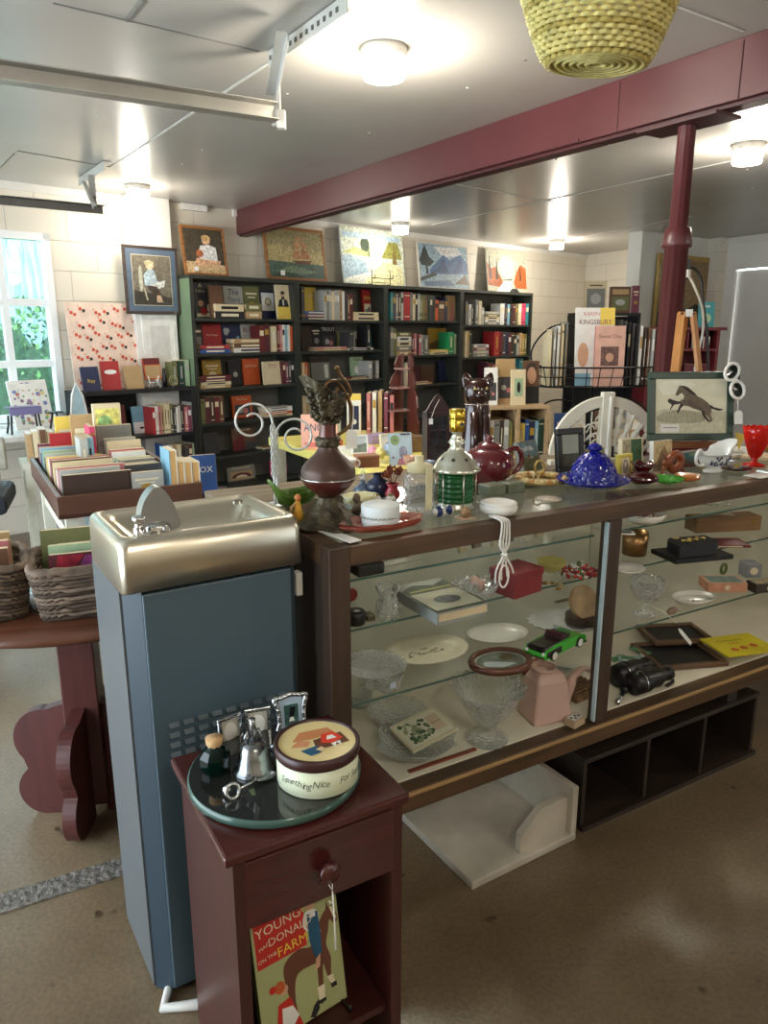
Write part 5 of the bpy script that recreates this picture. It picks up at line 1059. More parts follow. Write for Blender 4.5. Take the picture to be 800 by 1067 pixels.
# amber glass tray, braided box
AM = glass((196, 84, 56), .30, .05, .4, 80, 1.3, (190, 96, 74)); AM2 = glass((232, 150, 130), .22, .05, .3, 80, 1.2, (226, 176, 160))
q = PT(398, 551, .01); t = T('glass_tray', 'amber pink glass tray with scalloped rim under the white round box', 'tray', q, CA); t.scale = (1.1, 1.1, 1.1)
m = MB(); m.lathe([(.001, .004), (.05, .004), (.062, .008), (.075, .018), (.081, .02)], AM2, 48, ex=1.18, ey=.62, wob=lambda a, i: (1+(.045*math.cos(8*a) if i > 2 else 0), 0)); m.build('tray_body', t)
m = MB(); m.lathe([(.055, .002), (.07, .004), (.083, .013), (.079, .017), (.07, .012), (.055, .005)], AM, 48, ex=1.18, ey=.62, wob=lambda a, i: (1+.045*math.cos(8*a), 0)); m.build('rim', t)
t = T('round_box', 'white round lidded box with a braided band, on the amber tray', 'box', q+Vector((0, 0, .0062))+CV*.004-CU*.002, CA); t.scale = (1.13, 1.13, 1.13)
WB = mt((218, 224, 224), .5, 0, .04, 40); m = MB(); m.lathe([(.001, 0), (.037, 0), (.0385, .003), (.0385, .02), (.037, .021)], WB, 40); m.build('box_body', t)
m = MB(); m.lathe([(.0395, .021), (.0395, .042), (.037, .0445), (.001, .045)], WB, 40)
m.build('lid', t); m = MB()
for k in range(60): a = 2*PI*k/60; m.ell((.0395*math.cos(a), .0395*math.sin(a), .021+.0012*(-1)**k), (.0026, .0026, .0018), mt((176, 178, 172), .5), 6, 4)
m.build('braid', t)
m = MB(); m.box((0, 0, .0015), (.13, .03, .002), WHITE); m.thing('paper_label', 'white paper label strip at the left front corner of the case top', 'label', PT(352, 560, .012), CA+1.75)
# cream bowl, blue decanter, blue bottle, red vase, shakers
m = MB(); m.lathe([(.001, .003), (.015, .002), (.03, .012), (.038, .03), (.036, .03), (.027, .013), (.001, .006)], mt((226, 220, 176), .4), 36, wob=lambda a, i: (1+(.06*math.cos(7*a) if 2 < i < 5 else 0), 0), ex=1.2)
m.thing('cream_bowl', 'cream scalloped bowl behind the ewer foot', 'bowl', PT(375, 530, .03), CA)
t = T('glass_decanter', 'pale blue glass decanter with a knobbed stopper', 'decanter', PT(378, 516, .01), CA)
PBL = glass((150, 176, 200), .3, .03, .3, 60, 1.3, (130, 150, 176)); m = MB(); m.lathe([(.001, 0), (.02, 0), (.027, .01), (.024, .02), (.01, .03), (.006, .036), (.009, .04)], PBL, 28); m.build('decanter_body', t)
m = MB(); m.lathe([(.004, .04), (.009, .046), (.004, .052), (.008, .058), (.003, .064), (.006, .07), (.001, .076)], CUT, 16); m.build('stopper', t)
t = T('cobalt_bottle', 'dark blue patterned bottle with a flared neck', 'bottle', PT(394, 518, .02), CA); t.scale = (1.15, 1.15, 1.15)
NB = mt((30, 38, 66), .25, 0, .5, 50); m = MB(); m.lathe([(.001, 0), (.02, 0), (.03, .018), (.026, .034), (.011, .044), (.013, .054), (.009, .053)], NB, 28); m.build('bottle_body', t)
for i in range(8): pass
t = T('bud_vase', 'small rose red vase holding dried brown flowers', 'vase', PT(409, 520, .01), CA); t.scale = (1.1, 1.1, 1.1)
RV = mt((176, 56, 66), .3, 0, .08); m = MB(); m.lathe([(.001, 0), (.015, 0), (.02, .012), (.012, .026), (.012, .032), (.018, .038), (.015, .037)], RV, 26); m.build('vase_body', t)
m = MB(); BF = mt((128, 66, 40), .8, 0, .3, 40)
for k in range(11):
    r_ = random.Random(k); a = r_.uniform(0, 6.28); q2 = (.02*math.cos(a), .018*math.sin(a), .055+.016*r_.random()); m.tube([(0, 0, .03), q2], .0008, BF, 4)
    for j in range(5): b_ = j*1.256; m.ell((q2[0]+.006*math.cos(b_), q2[1]+.003, q2[2]+.006*math.sin(b_)), (.004, .002, .004), BF, 6, 4)
m.build('dried_flowers', t)
for k, (u, v, lb) in enumerate(((392, 527, 'left white owl-shaped shaker with black spots'), (407, 527, 'right white owl-shaped shaker with black spots'))):
    t = T('owl_shaker', lb, 'shaker', PT(u, v, .01), CA, 'pair of spotted shakers')
    m = MB(); m.lathe([(.001, 0), (.012, 0), (.015, .008), (.013, .018), (.008, .025), (.001, .028)], WHITE, 20); m.build('shaker_body', t)
    m = MB()
    for i in range(16): a = -PI*.95+i*.19; z_ = .006+.012*((i*5) % 4)/4; m.ell((.0142*math.cos(a), .0142*math.sin(a), z_), (.0022, .0022, .0022), BLACK, 6, 4)
    m.build('spots', t); m = MB(); m.ell((0, 0, .026), (.008, .008, .006), mt((120, 104, 50), .4), 10, 6); m.build('cap', t)
# cut glass jar with spoon
t = T('cut_glass_jar', 'cut glass jar with cream stopper and a long cream label', 'jar', PT(436, 533, .018), CA); t.scale = (1.28, 1.28, 1.28)
m = MB(); m.lathe([(.001, 0), (.032, 0), (.034, .01), (.029, .03), (.031, .05), (.027, .07), (.02, .078)], CUT, 12, smooth=False); m.build('jar_body', t)
m = MB(); CR2 = mt((228, 220, 180), .5); m.lathe([(.022, .077), (.024, .082), (.023, .092), (.014, .095), (.001, .096)], CR2, 24); m.lathe([(.009, .094), (.009, .108), (.001, .109)], CR2, 14); m.build('stopper', t)
m = MB(); m.box((.0, -.036, .052), (.014, .002, .09), CR2); m.build('label_strip', t)
m = MB(); m.ell((.02, -.03, .012), (.012, .008, .012), CUT, 8, 6); m.thing('glass_stopper_ornament', 'small clear glass ornament beside the cut glass jar', 'ornament', PT(420, 541, .0), CA)
# green lantern
t = T('green_lantern', 'green ribbed glass lantern lamp with gold socket on top', 'lantern', PT(474, 532, .028), CA); t.scale = (1.23, 1.23, 1.23)
GLS = mt((214, 214, 196), .22, .7, .05); GRG = glass((30, 120, 60), .45, .05, .2, 30, 1.2, (34, 120, 60)); BRS = mt((214, 180, 70), .2, 1, .08)
m = MB(); m.lathe([(.001, 0), (.042, 0), (.044, .006), (.038, .012), (.038, .016)], GLS, 36); m.build('base', t)
m = MB(); m.lathe([(.036, .014)]+[(.037+.0025*math.sin(k*1.9), .016+k*.0032) for k in range(20)]+[(.036, .082)], GRG, 36); m.build('shade', t)
m = MB(); m.lathe([(.05, .08), (.052, .084), (.046, .088), (.04, .1), (.03, .112), (.018, .12), (.012, .13), (.018, .138), (.012, .146), (.009, .156), (.014, .16)], GLS, 36)
for k in range(8): a = k*PI/4; m.disc(0, 0, .004, INK, TR(.0335*math.cos(a), .0335*math.sin(a), .105) @ RZ(a+PI/2) @ RX(PI/2-.75), .002)
m.build('dome', t)
m = MB()
for k in range(6): a = k*PI/3+.3; m.tube([(.0415*math.cos(a), .0415*math.sin(a), .01), (.0415*math.cos(a), .0415*math.sin(a), .082)], .0014, GLS, 5)
m.build('cage_wire', t)
m = MB(); m.lathe([(.011, .158), (.015, .162), (.016, .18), (.0145, .182), (.0165, .186), (.0165, .204), (.012, .206), (.001, .205)], BRS, 24); m.cyl((0, -.017, .176), .004, .006, BLACK, 10, None); m.build('socket', t)
m = MB(); m.tube([(.045, -.01, .01), (.06, -.025, .004), (.075, -.02, .004), (.1, .0, .004)], .002, WHITE, 6); m.build('cord', t)
# maroon teapot
t = T('teapot', 'large glossy maroon ceramic teapot with domed lid', 'teapot', PT(508, 508, .05), CA-.15); t.scale = (1.18, 1.18, 1.12)
MR = mt((96, 24, 32), .12, 0, .08, 5, 0, .6, None, .5)
z0_ = .0
m = MB(); m.lathe([(.001, z0_), (.034, z0_), (.04, z0_+.006), (.058, z0_+.03), (.064, z0_+.052), (.06, z0_+.074), (.046, z0_+.09), (.034, z0_+.095)], MR, 44); m.build('pot_body', t)
m = MB(); m.lathe([(.036, z0_+.094), (.034, z0_+.1), (.024, z0_+.108), (.01, z0_+.113), (.006, z0_+.116), (.011, z0_+.121), (.008, z0_+.127), (.001, z0_+.129)], MR, 36); m.build('lid', t)
m = MB(); m.tube(smooth_loop([Vector(q) for q in ((.05, 0, z0_+.085), (.08, 0, z0_+.09), (.095, 0, z0_+.065), (.085, 0, z0_+.035), (.06, 0, z0_+.025))], 5, False), .0075, MR, 10); m.build('handle', t)
m = MB(); m.tube([(-.055, 0, z0_+.03), (-.075, 0, z0_+.045), (-.088, 0, z0_+.075), (-.1, 0, z0_+.088)], [.014, .011, .008, .006], MR, 12); m.build('spout', t)
# green stone boxes by the teapot
STN = mt((112, 118, 98), .4, 0, .3, 30)
for (du, dv, w, lb) in ((.0, .0, .06, 'left mottled green stone box right of the maroon teapot'), (.068, .0, .06, 'right mottled green stone box beside the maroon teapot')):
    m = MB(); m.box((0, 0, .015), (w, .05, .03), STN); m.thing('stone_box', lb, 'stone box', PT(512, 518, .035)+CU*du+CV*dv, CA, 'stone boxes by the teapot', bev=.004)
# white oval dish box
t = T('white_trinket_box', 'white round lidded trinket box at the case edge below the teapot', 'box', PT(519, 536, .018), CA); t.scale = (1.08, 1.08, 1.08)
m = MB(); m.lathe([(.001, 0), (.036, 0), (.042, .005), (.044, .016), (.04, .022)], WHITE, 36); m.build('box_body', t); m = MB(); m.lathe([(.041, .021), (.042, .025), (.033, .028), (.03, .026), (.001, .0262)], WHITE, 36); m.build('lid', t)
t = T('owl_salt', 'blue and white owl figurine at the case edge', 'figurine', PT(457, 539, .006), CA)
m = MB(); m.ell((0, 0, .011), (.013, .01, .012), mt((34, 50, 110), .3), 14, 9); m.ell((.011, 0, .010), (.008, .009, .011), WHITE, 12, 8); m.ell((-.01, 0, .012), (.006, .008, .01), WHITE, 10, 7); m.ell((0, 0, .024), (.007, .006, .004), mt((34, 50, 110), .3), 8, 6); m.build('figure', t)
m = MB(); m.ell((0, 0, .011), (.008, .009, .012), mt((34, 50, 110), .3), 12, 8); m.ell((.006, 0, .01), (.006, .008, .01), WHITE, 10, 7); m.thing('owl_salt', 'dark blue and white small figurine right of the owl', 'figurine', PT(468, 537, .012), CA)
m = MB(); m.box((0, 0, .002), (.04, .03, .003), mt((206, 170, 144), .6)); m.ell((0, 0, .0155), (.013, .012, .013), mt((150, 120, 84), .6, 0, .4, 80), 12, 8, nz=.4); m.thing('shell_ornament', 'rough brown shell ornament on a small pink pad', 'ornament', PT(485, 541, .008), CA)
# wreath dish and antler vase
DCM = mt((214, 198, 156), .6, 0, .2, 30)
m = MB(); m.lathe([(.001, .004), (.06, .003), (.085, .012), (.088, .013), (.06, .006)], DCM, 48)
for k in range(26): a = k*2*PI/26; m.ell((.068*math.cos(a), .068*math.sin(a), .016), (.016, .01, .008), mt((220, 202, 150) if k % 3 else (206, 160, 100), .6, 0, .2, 40), 8, 5, nz=.5)
m.thing('shell_wreath', 'cream shell wreath lying in a shallow dish right of the teapot', 'wreath', PT(563, 505, .02), CA, )
t = T('antler_ring', 'small gold and cream loop ornament standing in the shell wreath', 'ornament', PT(561, 504, .01)+Vector((0, 0, .005)), CA)
m = MB(); m.tube([(.018*math.cos(a), 0, .042+.02*math.sin(a)) for a in [2*PI*i/18 for i in range(18)]], .0035, mt((196, 170, 96), .35, .5), 8, True); m.tube([(0, 0, 0), (-.004, 0, .012), (.002, 0, .024)], .004, mt((206, 190, 140), .5), 7); m.tube([(-.012, 0, .03), (-.022, 0, .018), (-.02, 0, .006)], .003, mt((220, 210, 180), .5), 6); m.build('loop', t)
m = MB(); m.lathe([(.001, .001), (.03, .001), (.034, .004), (.001, .005)], mt((198, 184, 166), .4), 30); m.thing('coaster', 'flat pale coaster on the glass left of the blue butter dish', 'coaster', PT(572, 521, .0), CA)
# frames
tilt_land = paint([(pm(120, 146, 156), [(0, .45), (1, .45), (1, 1), (0, 1)]), (pm(110, 108, 74), [(0, 0), (1, 0), (1, .5), (.6, .42), (0, .5)]), (pm(150, 70, 50), blob(.45, .5, .08, .06)), (pm(186, 196, 200), [(.1, .8), (.7, .86), (.9, .7), (.3, .68)])])
frame('photo_frame', 'grey framed landscape photo leaning left of the black frame', 'photo frame', P(556, 492, TOP)+CV*.01, CA+.25, .10, .10, mt((120, 122, 116), .4), .004, tilt_land, tilt=.35)
frame('photo_frame', 'black picture frame with pale grey picture before the white arch', 'photo frame', PT(594, 493, .015), CA-.1, .105, .14, BLACK, .020, paint([(pm(60, 64, 56), [(0, 0), (1, 0), (1, .4), (0, .4)])]), tilt=.15, back=mt((156, 164, 156), .5))
frame('photo_frame', 'olive framed print behind the blue butter dish', 'photo frame', PT(619, 491, .02), CA+.05, .085, .07, mt((150, 144, 106), .5), .006, paint([(pm(176, 178, 140), [(.5, .1), (.9, .1), (.9, .9), (.5, .9)])]), tilt=.15, back=mt((142, 148, 110), .5))
frame('photo_frame', 'green botanical print standing behind the yellow frame', 'photo frame', PT(657, 484, .025), CA, .10, .085, CREAM, .004, paint([(pm(60, 100, 66), [(.45, 0), (1, 0), (1, 1), (.45, 1)]), (pm(190, 180, 150), [(0, 0), (.42, 0), (.42, 1), (0, 1)])]), tilt=.12)
frame('photo_frame', 'small yellow floral frame with an oval portrait beside the blue dish', 'photo frame', PT(650, 500, .006), CA+.1, .062, .078, mt((214, 196, 90), .5), .01, paint([(pm(150, 140, 128), blob(.5, .5, .32, .4)), (pm(210, 190, 170), blob(.5, .62, .14, .14))]), tilt=.1, back=CREAM)
frame('greeting_card', 'sepia card of a horned animal behind the maroon vase', 'card', PT(688, 484, .02), CA, .09, .078, None, 0, paint([(pm(206, 186, 140), [(0, 0), (1, 0), (1, 1), (0, 1)]), (pm(150, 120, 84), [(.2, 0), (.3, .5), (.6, .8), (.8, .3), (.9, 0)])]), tilt=.1)
# blue butter dish
t = T('butter_dish', 'cobalt blue quilted glass butter dish with domed lid', 'butter dish', PT(617, 509, .02), CA); t.scale = (.97, .97, 1.3)
CB_ = glass((14, 22, 150), .5, .03, .5, 110, 1.6, (16, 26, 170)); m = MB(); m.lathe([(.001, .003), (.07, .003), (.09, .012), (.108, .019), (.106, .022), (.088, .016), (.065, .008)], CB_, 48, wob=lambda a, i: (1+(.02*math.cos(16*a) if i in (3, 4) else 0), 0)); m.build('plate', t)
m = MB(); m.lathe([(.074, .009), (.072, .025), (.062, .048), (.046, .066), (.03, .076), (.02, .078)], CB_, 44); m.build('dome_lid', t)
m = MB(); m.lathe([(.012, .076), (.014, .082), (.024, .086), (.018, .094), (.006, .098), (.001, .099)], CB_, 10, smooth=False); m.build('knob', t)
# ruby vase
t = T('ruby_vase', 'squat ruby red glass vase with a flower-shaped rim', 'vase', PT(668, 505, .02), CA); t.scale = (1, 1, 1)
RB = glass((110, 6, 20), .45, .03, .25, 60, 1.6, (90, 8, 18)); m = MB(); m.lathe([(.001, 0), (.025, 0), (.047, .012), (.05, .02), (.036, .03), (.018, .036), (.022, .042)], RB, 36); m.build('vase_body', t)
m = MB(); m.lathe([(.016, .036), (.026, .046), (.034, .062), (.03, .06), (.02, .046)], RB, 40, wob=lambda a, i: (1+(.12*math.cos(6*a) if i in (2, 3) else 0), .004*math.cos(6*a) if i in (2, 3) else 0)); m.build('rim', t)
# green glass flower dish and orange dish
GN2 = glass((60, 190, 30), .45, .04, .8, 160, 1.4, (70, 190, 40)); m = MB()
m.lathe([(.001, .005), (.02, .003), (.042, .012), (.046, .02), (.036, .012), (.001, .008)], GN2, 60, wob=lambda a, i: (1+(.1*math.cos(15*a) if 1 < i < 5 else 0), 0)); m.thing('glass_dish', 'bright green fluted glass dish at the front edge', 'dish', PT(694, 505, .012), CA)
m = MB(); m.lathe([(.001, .004), (.02, .002), (.033, .008), (.036, .02), (.026, .014), (.001, .006)], glass((226, 140, 60), .45, .04, .6, 160, 1.3, (220, 140, 70)), 40, wob=lambda a, i: (1+.04*math.cos(12*a), 0)); m.thing('glass_dish', 'small orange glass dish right of the green one', 'dish', PT(716, 502, .01), CA)
# wooden antelope
WD2 = mt((136, 70, 36), .35, 0, .2, 12)
t = T('wooden_animal', 'carved reddish wooden animal with open ring body behind the green dish', 'carving', PT(702, 494, .025), CA); t.scale = (1.15, 1.15, 1.15)
m = MB(); m.tube([(.024*math.cos(a), 0, .03+.022*math.sin(a)) for a in [2*PI*i/20 for i in range(20)]], .011, WD2, 10, True); m.ell((-.034, 0, .03), (.016, .01, .01), WD2, 10, 7); m.tube([(-.03, 0, .03), (-.045, -.0, .014), (-.052, 0, .003)], [.008, .005, .003], WD2, 7); m.tube([(.02, -.005, .014), (.03, -.006, .002)], .005, WD2, 7); m.tube([(-.036, 0, .04), (-.046, 0, .052), (-.042, 0, .06)], .002, WD2, 6); m.build('body', t)
# gravy boat
t = T('gravy_boat', 'white gravy boat with dark blue floral transfer', 'gravy boat', PT(742, 493, .022), CA); t.scale = (1.15, 1.15, 1.15)
WC = mt((232, 234, 232), .15, 0, .02, 5, 0, .6, None, .3); m = MB(); vs = []; fs = []
prof = [(.028, 0), (.03, .006), (.022, .012), (.036, .022), (.046, .038), (.045, .052), (.05, .064), (.047, .064), (.041, .05), (.04, .036), (.02, .018), (.001, .016)]
m.lathe([(.001, 0)]+prof, WC, 44, ex=1.15, ey=.72, wob=lambda a, i: (1+(.42 if i in (7, 8) else .22 if i in (6, 9) else .06 if i in (5, 10) else 0)*max(0, math.cos(a))**3, (.024*max(0, math.cos(a))**2+(-.012 if math.cos(a) < .3 else 0)) if i in (7, 8) else 0)); m.build('boat_body', t)
m = MB(); m.tube(smooth_loop([Vector(q) for q in ((-.045, 0, .05), (-.062, 0, .066), (-.075, 0, .05), (-.07, 0, .028), (-.048, 0, .022), (-.038, 0, .026))], 5, False), .0045, WC, 9); m.build('handle', t)
m = MB(); DBU = mt((40, 50, 96), .4); r_ = random.Random(4)
for k in range(42):
    a = -PI/2+r_.uniform(-.9, .75); z_ = r_.uniform(.022, .046); q3 = (.0365+.0095*(z_-.022)/.02)*1.02; m.ell((q3*1.15*math.cos(a), q3*.72*math.sin(a), z_), (.0045*r_.uniform(.5, 1), .0022, .003*r_.uniform(.6, 1.3)), DBU, 6, 4)
m.build('floral_transfer', t)
# red goblet
t = T('red_goblet', 'bright red pressed glass goblet with scalloped rim', 'goblet', PT(785, 486, .02), CA); t.scale = (1.05, 1.05, 1.05)
RG = glass((230, 24, 12), .62, .05, .4, 90, 1.2, (220, 34, 22)); m = MB(); m.lathe([(.013, .026), (.02, .034), (.033, .07), (.041, .105), (.045, .124), (.042, .123), (.03, .07), (.012, .034)], RG, 40, wob=lambda a, i: (1+(.03*math.cos(14*a) if i in (4, 5) else 0), .003*math.cos(14*a) if i in (4, 5) else 0)); m.build('cup', t)
m = MB(); m.lathe([(.001, 0), (.034, 0), (.034, .004), (.012, .01), (.008, .018), (.014, .028), (.001, .029)], RG, 36); m.build('stem', t)
m = MB(); m.lathe([(.001, .002), (.03, .002), (.05, .008), (.048, .01), (.001, .006)], glass((70, 14, 40), .6, .05, .2, 60, 1.3, (66, 20, 36)), 36); m.thing('plum_dish', 'flat plum coloured glass dish beside the red goblet', 'dish', PT(766, 491, .02), CA)
m = MB(); m.box((0, 0, .001), (.09, .06, .002), WHITE); m.thing('paper_note', 'white paper lying at the front edge by the red goblet', 'paper', PT(784, 497, .0)+CU*.04, CA)
for k, (u, v, c, lb) in enumerate(((752, 477, 'silver', 'silver magazine lying behind the gravy boat'), (775, 472, 'white', 'white magazine lying behind the red goblet'), (790, 478, 'tan', 'tan booklet lying behind the red goblet'))):
    m = MB(); flat_book(m, .13, .09, .01, c, 0); m.thing('magazine', lb, 'magazine', PT(u, v, .03)+Vector((0, 0, .0105*0)), CA+.2*k, 'magazines behind the goblet')
OGM = mt((210, 130, 50), .4); m = MB(); m.ell((0, 0, .03), (.032, .032, .03), OGM, 16, 10); m.thing('orange_jar', 'round orange glass jar at the right edge behind the goblet', 'jar', PT(803, 474, .06), CA)
# white wire scroll stands
WI = mt((206, 206, 200), .35, .3, .05)
def scroll(label, base, h, flip=1, rz=0):
    t = T('scroll_hook', label, 'hook stand', base, rz); m = MB()
    m.lathe([(.001, 0), (.03, 0), (.03, .004), (.005, .007)], WI, 20); m.build('base', t)
    pts = [(0, 0, .004), (0, 0, h*.5), (0, 0, h*.72)]
    r0 = .052
    for k in range(26): a = PI-k*.34; r = r0*(1-k*.026); pts.append((flip*(r0+r*math.cos(a)), 0, h*.76+.0+r*math.sin(a)))
    m = MB(); m.tube(smooth_loop([Vector(q) for q in pts], 2, False), .003, WI, 7); m.build('scroll', t)
    m = MB()
    for i in range(7): m.tube([(.006*math.cos(a), .003*math.sin(a*2), h*.30+i*.019+.013*math.sin(a)) for a in [2*PI*j/10 for j in range(10)]], .002, WI, 5, True)
    m.build('chain', t); return t
scroll('white wire scroll hook stand with chain, left of the two', PT(290, 530, .03)-CU*.008, .288, -1, R(20))
scroll('white wire scroll hook stand nearer the ewer', PT(288, 532, .06)+CU*.004, .232, 1, R(10))

# ================================================================= INSIDE THE CASE
def PS(u, v, k, back=0):
    z = SZ[k] if k < 3 else DECK
    p = P(u, v, z); d = Vector((p.x, p.y, 0)).normalized(); p = p+d*back; p.z = z+.0005; return p
def lath(name, label, cat, loc, prof, mat, rz=CA, seg=40, ex=1, ey=1, wob=None, parts=None, tilt=0, scale=1, group=None, smooth=True):
    m = MB(lean(tilt)) if tilt else MB(); m.lathe(prof, mat, seg, None, wob, smooth, ex, ey); o = m.thing(name, label, cat, loc, rz, group); o.scale = (scale,)*3; return o
PC = mt((232, 230, 220), .25, 0, .03, 5, 0, .5, None, .2)
# -- deck, left bay
def compote(label, loc, k, rz=0):
    t = T('glass_compote', label, 'compote', loc, rz); t.scale = (k, k, k)
    m = MB(); m.lathe([(.001, 0), (.042, 0), (.043, .004), (.03, .01), (.014, .018), (.013, .028), (.02, .034)], CUT, 40); m.build('foot', t)
    m = MB(); m.lathe([(.016, .034), (.034, .05), (.05, .075), (.062, .1), (.074, .114), (.07, .113), (.056, .098), (.044, .074), (.012, .04)], CUTF, 48, wob=lambda a, i: (1+(.05*math.cos(12*a) if 2 < i < 7 else 0), .004*math.cos(12*a) if 2 < i < 6 else 0)); m.build('bowl', t); return t
compote('large stemmed pressed glass compote at the front of the case floor', PS(507, 774, 3, .02), 1.36)
t = T('glass_bowl', 'clear ruffled glass bowl under the printed trivet', 'bowl', PS(434, 794, 3, .03), CA); t.scale = (1.3, 1.3, 1.1)
m = MB(); m.lathe([(.001, .002), (.035, .001), (.05, .012), (.075, .032), (.09, .044), (.086, .045), (.06, .03), (.001, .008)], CUTF, 56, wob=lambda a, i: (1+(.10*math.cos(6*a) if 2 < i < 6 else 0), .008*math.cos(6*a) if 2 < i < 6 else 0), ex=.95, ey=.8); m.build('bowl_body', t)
ps = PS(441, 788, 3, .03); m = MB(); CRD = mt((206, 200, 170), .6)
M0 = RX(-.0) @ RY(.0)
m.box((0, 0, 0), (.105, .072, .007), CRD); m.box((0, 0, .0036), (.092, .06, .0008), mt((222, 218, 196), .6))
r_ = random.Random(8)
for k in range(46): m.disc(-.04+.05*r_.random(), -.024+.048*r_.random(), .003+.003*r_.random(), mt((70, 100, 70) if k % 2 else (150, 160, 120), .6), TR(0, 0, .0041+.00002*k), 0, 8)
m.rect(.015, -.02, .04, .02, mt((212, 190, 160), .6), TR(0, 0, .0042)); m.rect(.017, -.0005, .038, .0005, INK, TR(0, 0, .0045))
o = m.thing('printed_trivet', 'green leaf printed tile trivet lying on the ruffled glass bowl', 'trivet', ps+Vector((0, 0, .062)), CA-.1, bev=.001); o.rotation_euler = (.2, -.1, CA+.1); o.scale = (1.45, 1.45, 1.3)
t = T('glass_dish', 'pressed glass double dish with scalloped petals, left of the compote', 'dish', PS(414, 762, 3, .05), CA); t.scale = (1.15, 1.15, 1.1)
m = MB(); m.lathe([(.001, 0), (.04, 0), (.055, .012), (.068, .03), (.074, .036), (.07, .036), (.05, .018), (.001, .008)], CUTF, 48, wob=lambda a, i: (1+(.07*math.cos(14*a) if 2 < i < 6 else 0), 0)); m.build('dish_body', t)
lath('glass_cup', 'small handled cut glass cup beneath the cake stand', 'cup', PS(375, 745, 3, .06), [(.001, 0), (.03, 0), (.034, .02), (.04, .04), (.037, .04), (.028, .006)], CUT, wob=lambda a, i: (1+.04*math.cos(14*a), 0))
# pink watering can
t = T('watering_can', 'pale pink square plastic watering can with curved spout', 'watering can', PS(566, 756, 3, .055), CA-.2); t.scale = (1.2, 1.2, 1.2)
PK = mt((216, 178, 166), .45, 0, .04, 6)
m = MB(); w0, w1 = .052, .04; m.add([(-w0, -w0*.85, 0), (w0, -w0*.85, 0), (w0, w0*.85, 0), (-w0, w0*.85, 0), (-w1, -w1*.85, .10), (w1, -w1*.85, .10), (w1, w1*.85, .10), (-w1, w1*.85, .10), (-w1*.75, -w1*.6, .122), (w1*.75, -w1*.6, .122), (w1*.75, w1*.6, .122), (-w1*.75, w1*.6, .122)],
    [(3, 2, 1, 0), (0, 1, 5, 4), (1, 2, 6, 5), (2, 3, 7, 6), (3, 0, 4, 7), (4, 5, 9, 8), (5, 6, 10, 9), (6, 7, 11, 10), (7, 4, 8, 11), (8, 9, 10, 11)], PK); m.build('can_body', t, bev=.008, seg=3)
m = MB(); m.tube(smooth_loop([Vector(q) for q in ((.04, 0, .018), (.06, 0, .05), (.075, 0, .09), (.10, 0, .108), (.125, 0, .098))], 4, False), [.016]*4+[.013]*4+[.009]*4+[.006]*4+[.005], PK, 10); m.build('spout', t)
m = MB(); m.lathe([(.022, 0), (.03, .006), (.031, .012), (.028, .012)], PK, 24, TR(-.01, 0, .12)); m.build('filler_neck', t)
m = MB(); m.box((0, 0, .011), (.05, .035, .022), mt((196, 170, 140), .6)); m.rect(-.022, -.014, .022, .014, WHITE, None, .0222); 
for i, q in enumerate(((-.014, .003), (-.004, -.005), (.006, .004), (.014, -.002))): m.poly([(q[0]-.004, q[1]-.003), (q[0]+.003, q[1]-.004), (q[0]+.004, q[1]+.004), (q[0]-.002, q[1]+.004)], INK, None, .0224)
m.thing('card_box', 'small playing card box beside the pink watering can', 'box', PS(600, 754, 3, .0)-CU*.006, CA+.2)
m = MB(); BSK = mt((120, 90, 60), .8, 0, .6, 60, .6); m.box((0, 0, .012), (.12, .10, .02), BSK)
for k in range(-3, 4): m.tube([(-.06, k*.015, .024), (.06, k*.015, .024)], .0035, BSK, 6)
m.thing('woven_mat', 'brown woven mat behind the watering can spout', 'mat', PS(600, 728, 3, .04)-CU*.0, CA+.1)
m = MB(); m.box((0, 0, .002), (.21, .012, .004), wood((130, 62, 40), .4)); m.thing('wooden_ruler', 'thin reddish wooden ruler along the front of the case floor', 'ruler', cl(.345, .062, DECK+.0005), CA)
m = MB(); m.box((0, 0, .022), (.06, .05, .044), mt((150, 62, 44), .5)); m.thing('red_box', 'small rust red box behind the pink watering can', 'box', PS(556, 708, 3, .03), CA, bev=.002)
m = MB()
for k in range(5): m.prism([(-.03, 0), (.03, .005), (.02, .02), (-.02, .022)], 0, .002, [mt((170, 176, 180), .3, .6), WHITE, mt((190, 180, 160), .5)][k % 3], TR(.02*k-.04, .006*k, .001+.0025*k) @ RZ(k*.7))
m.thing('silver_pin', 'silver pen knife and paper slips behind the watering can', 'knife', PS(587, 706, 3, .03), CA)
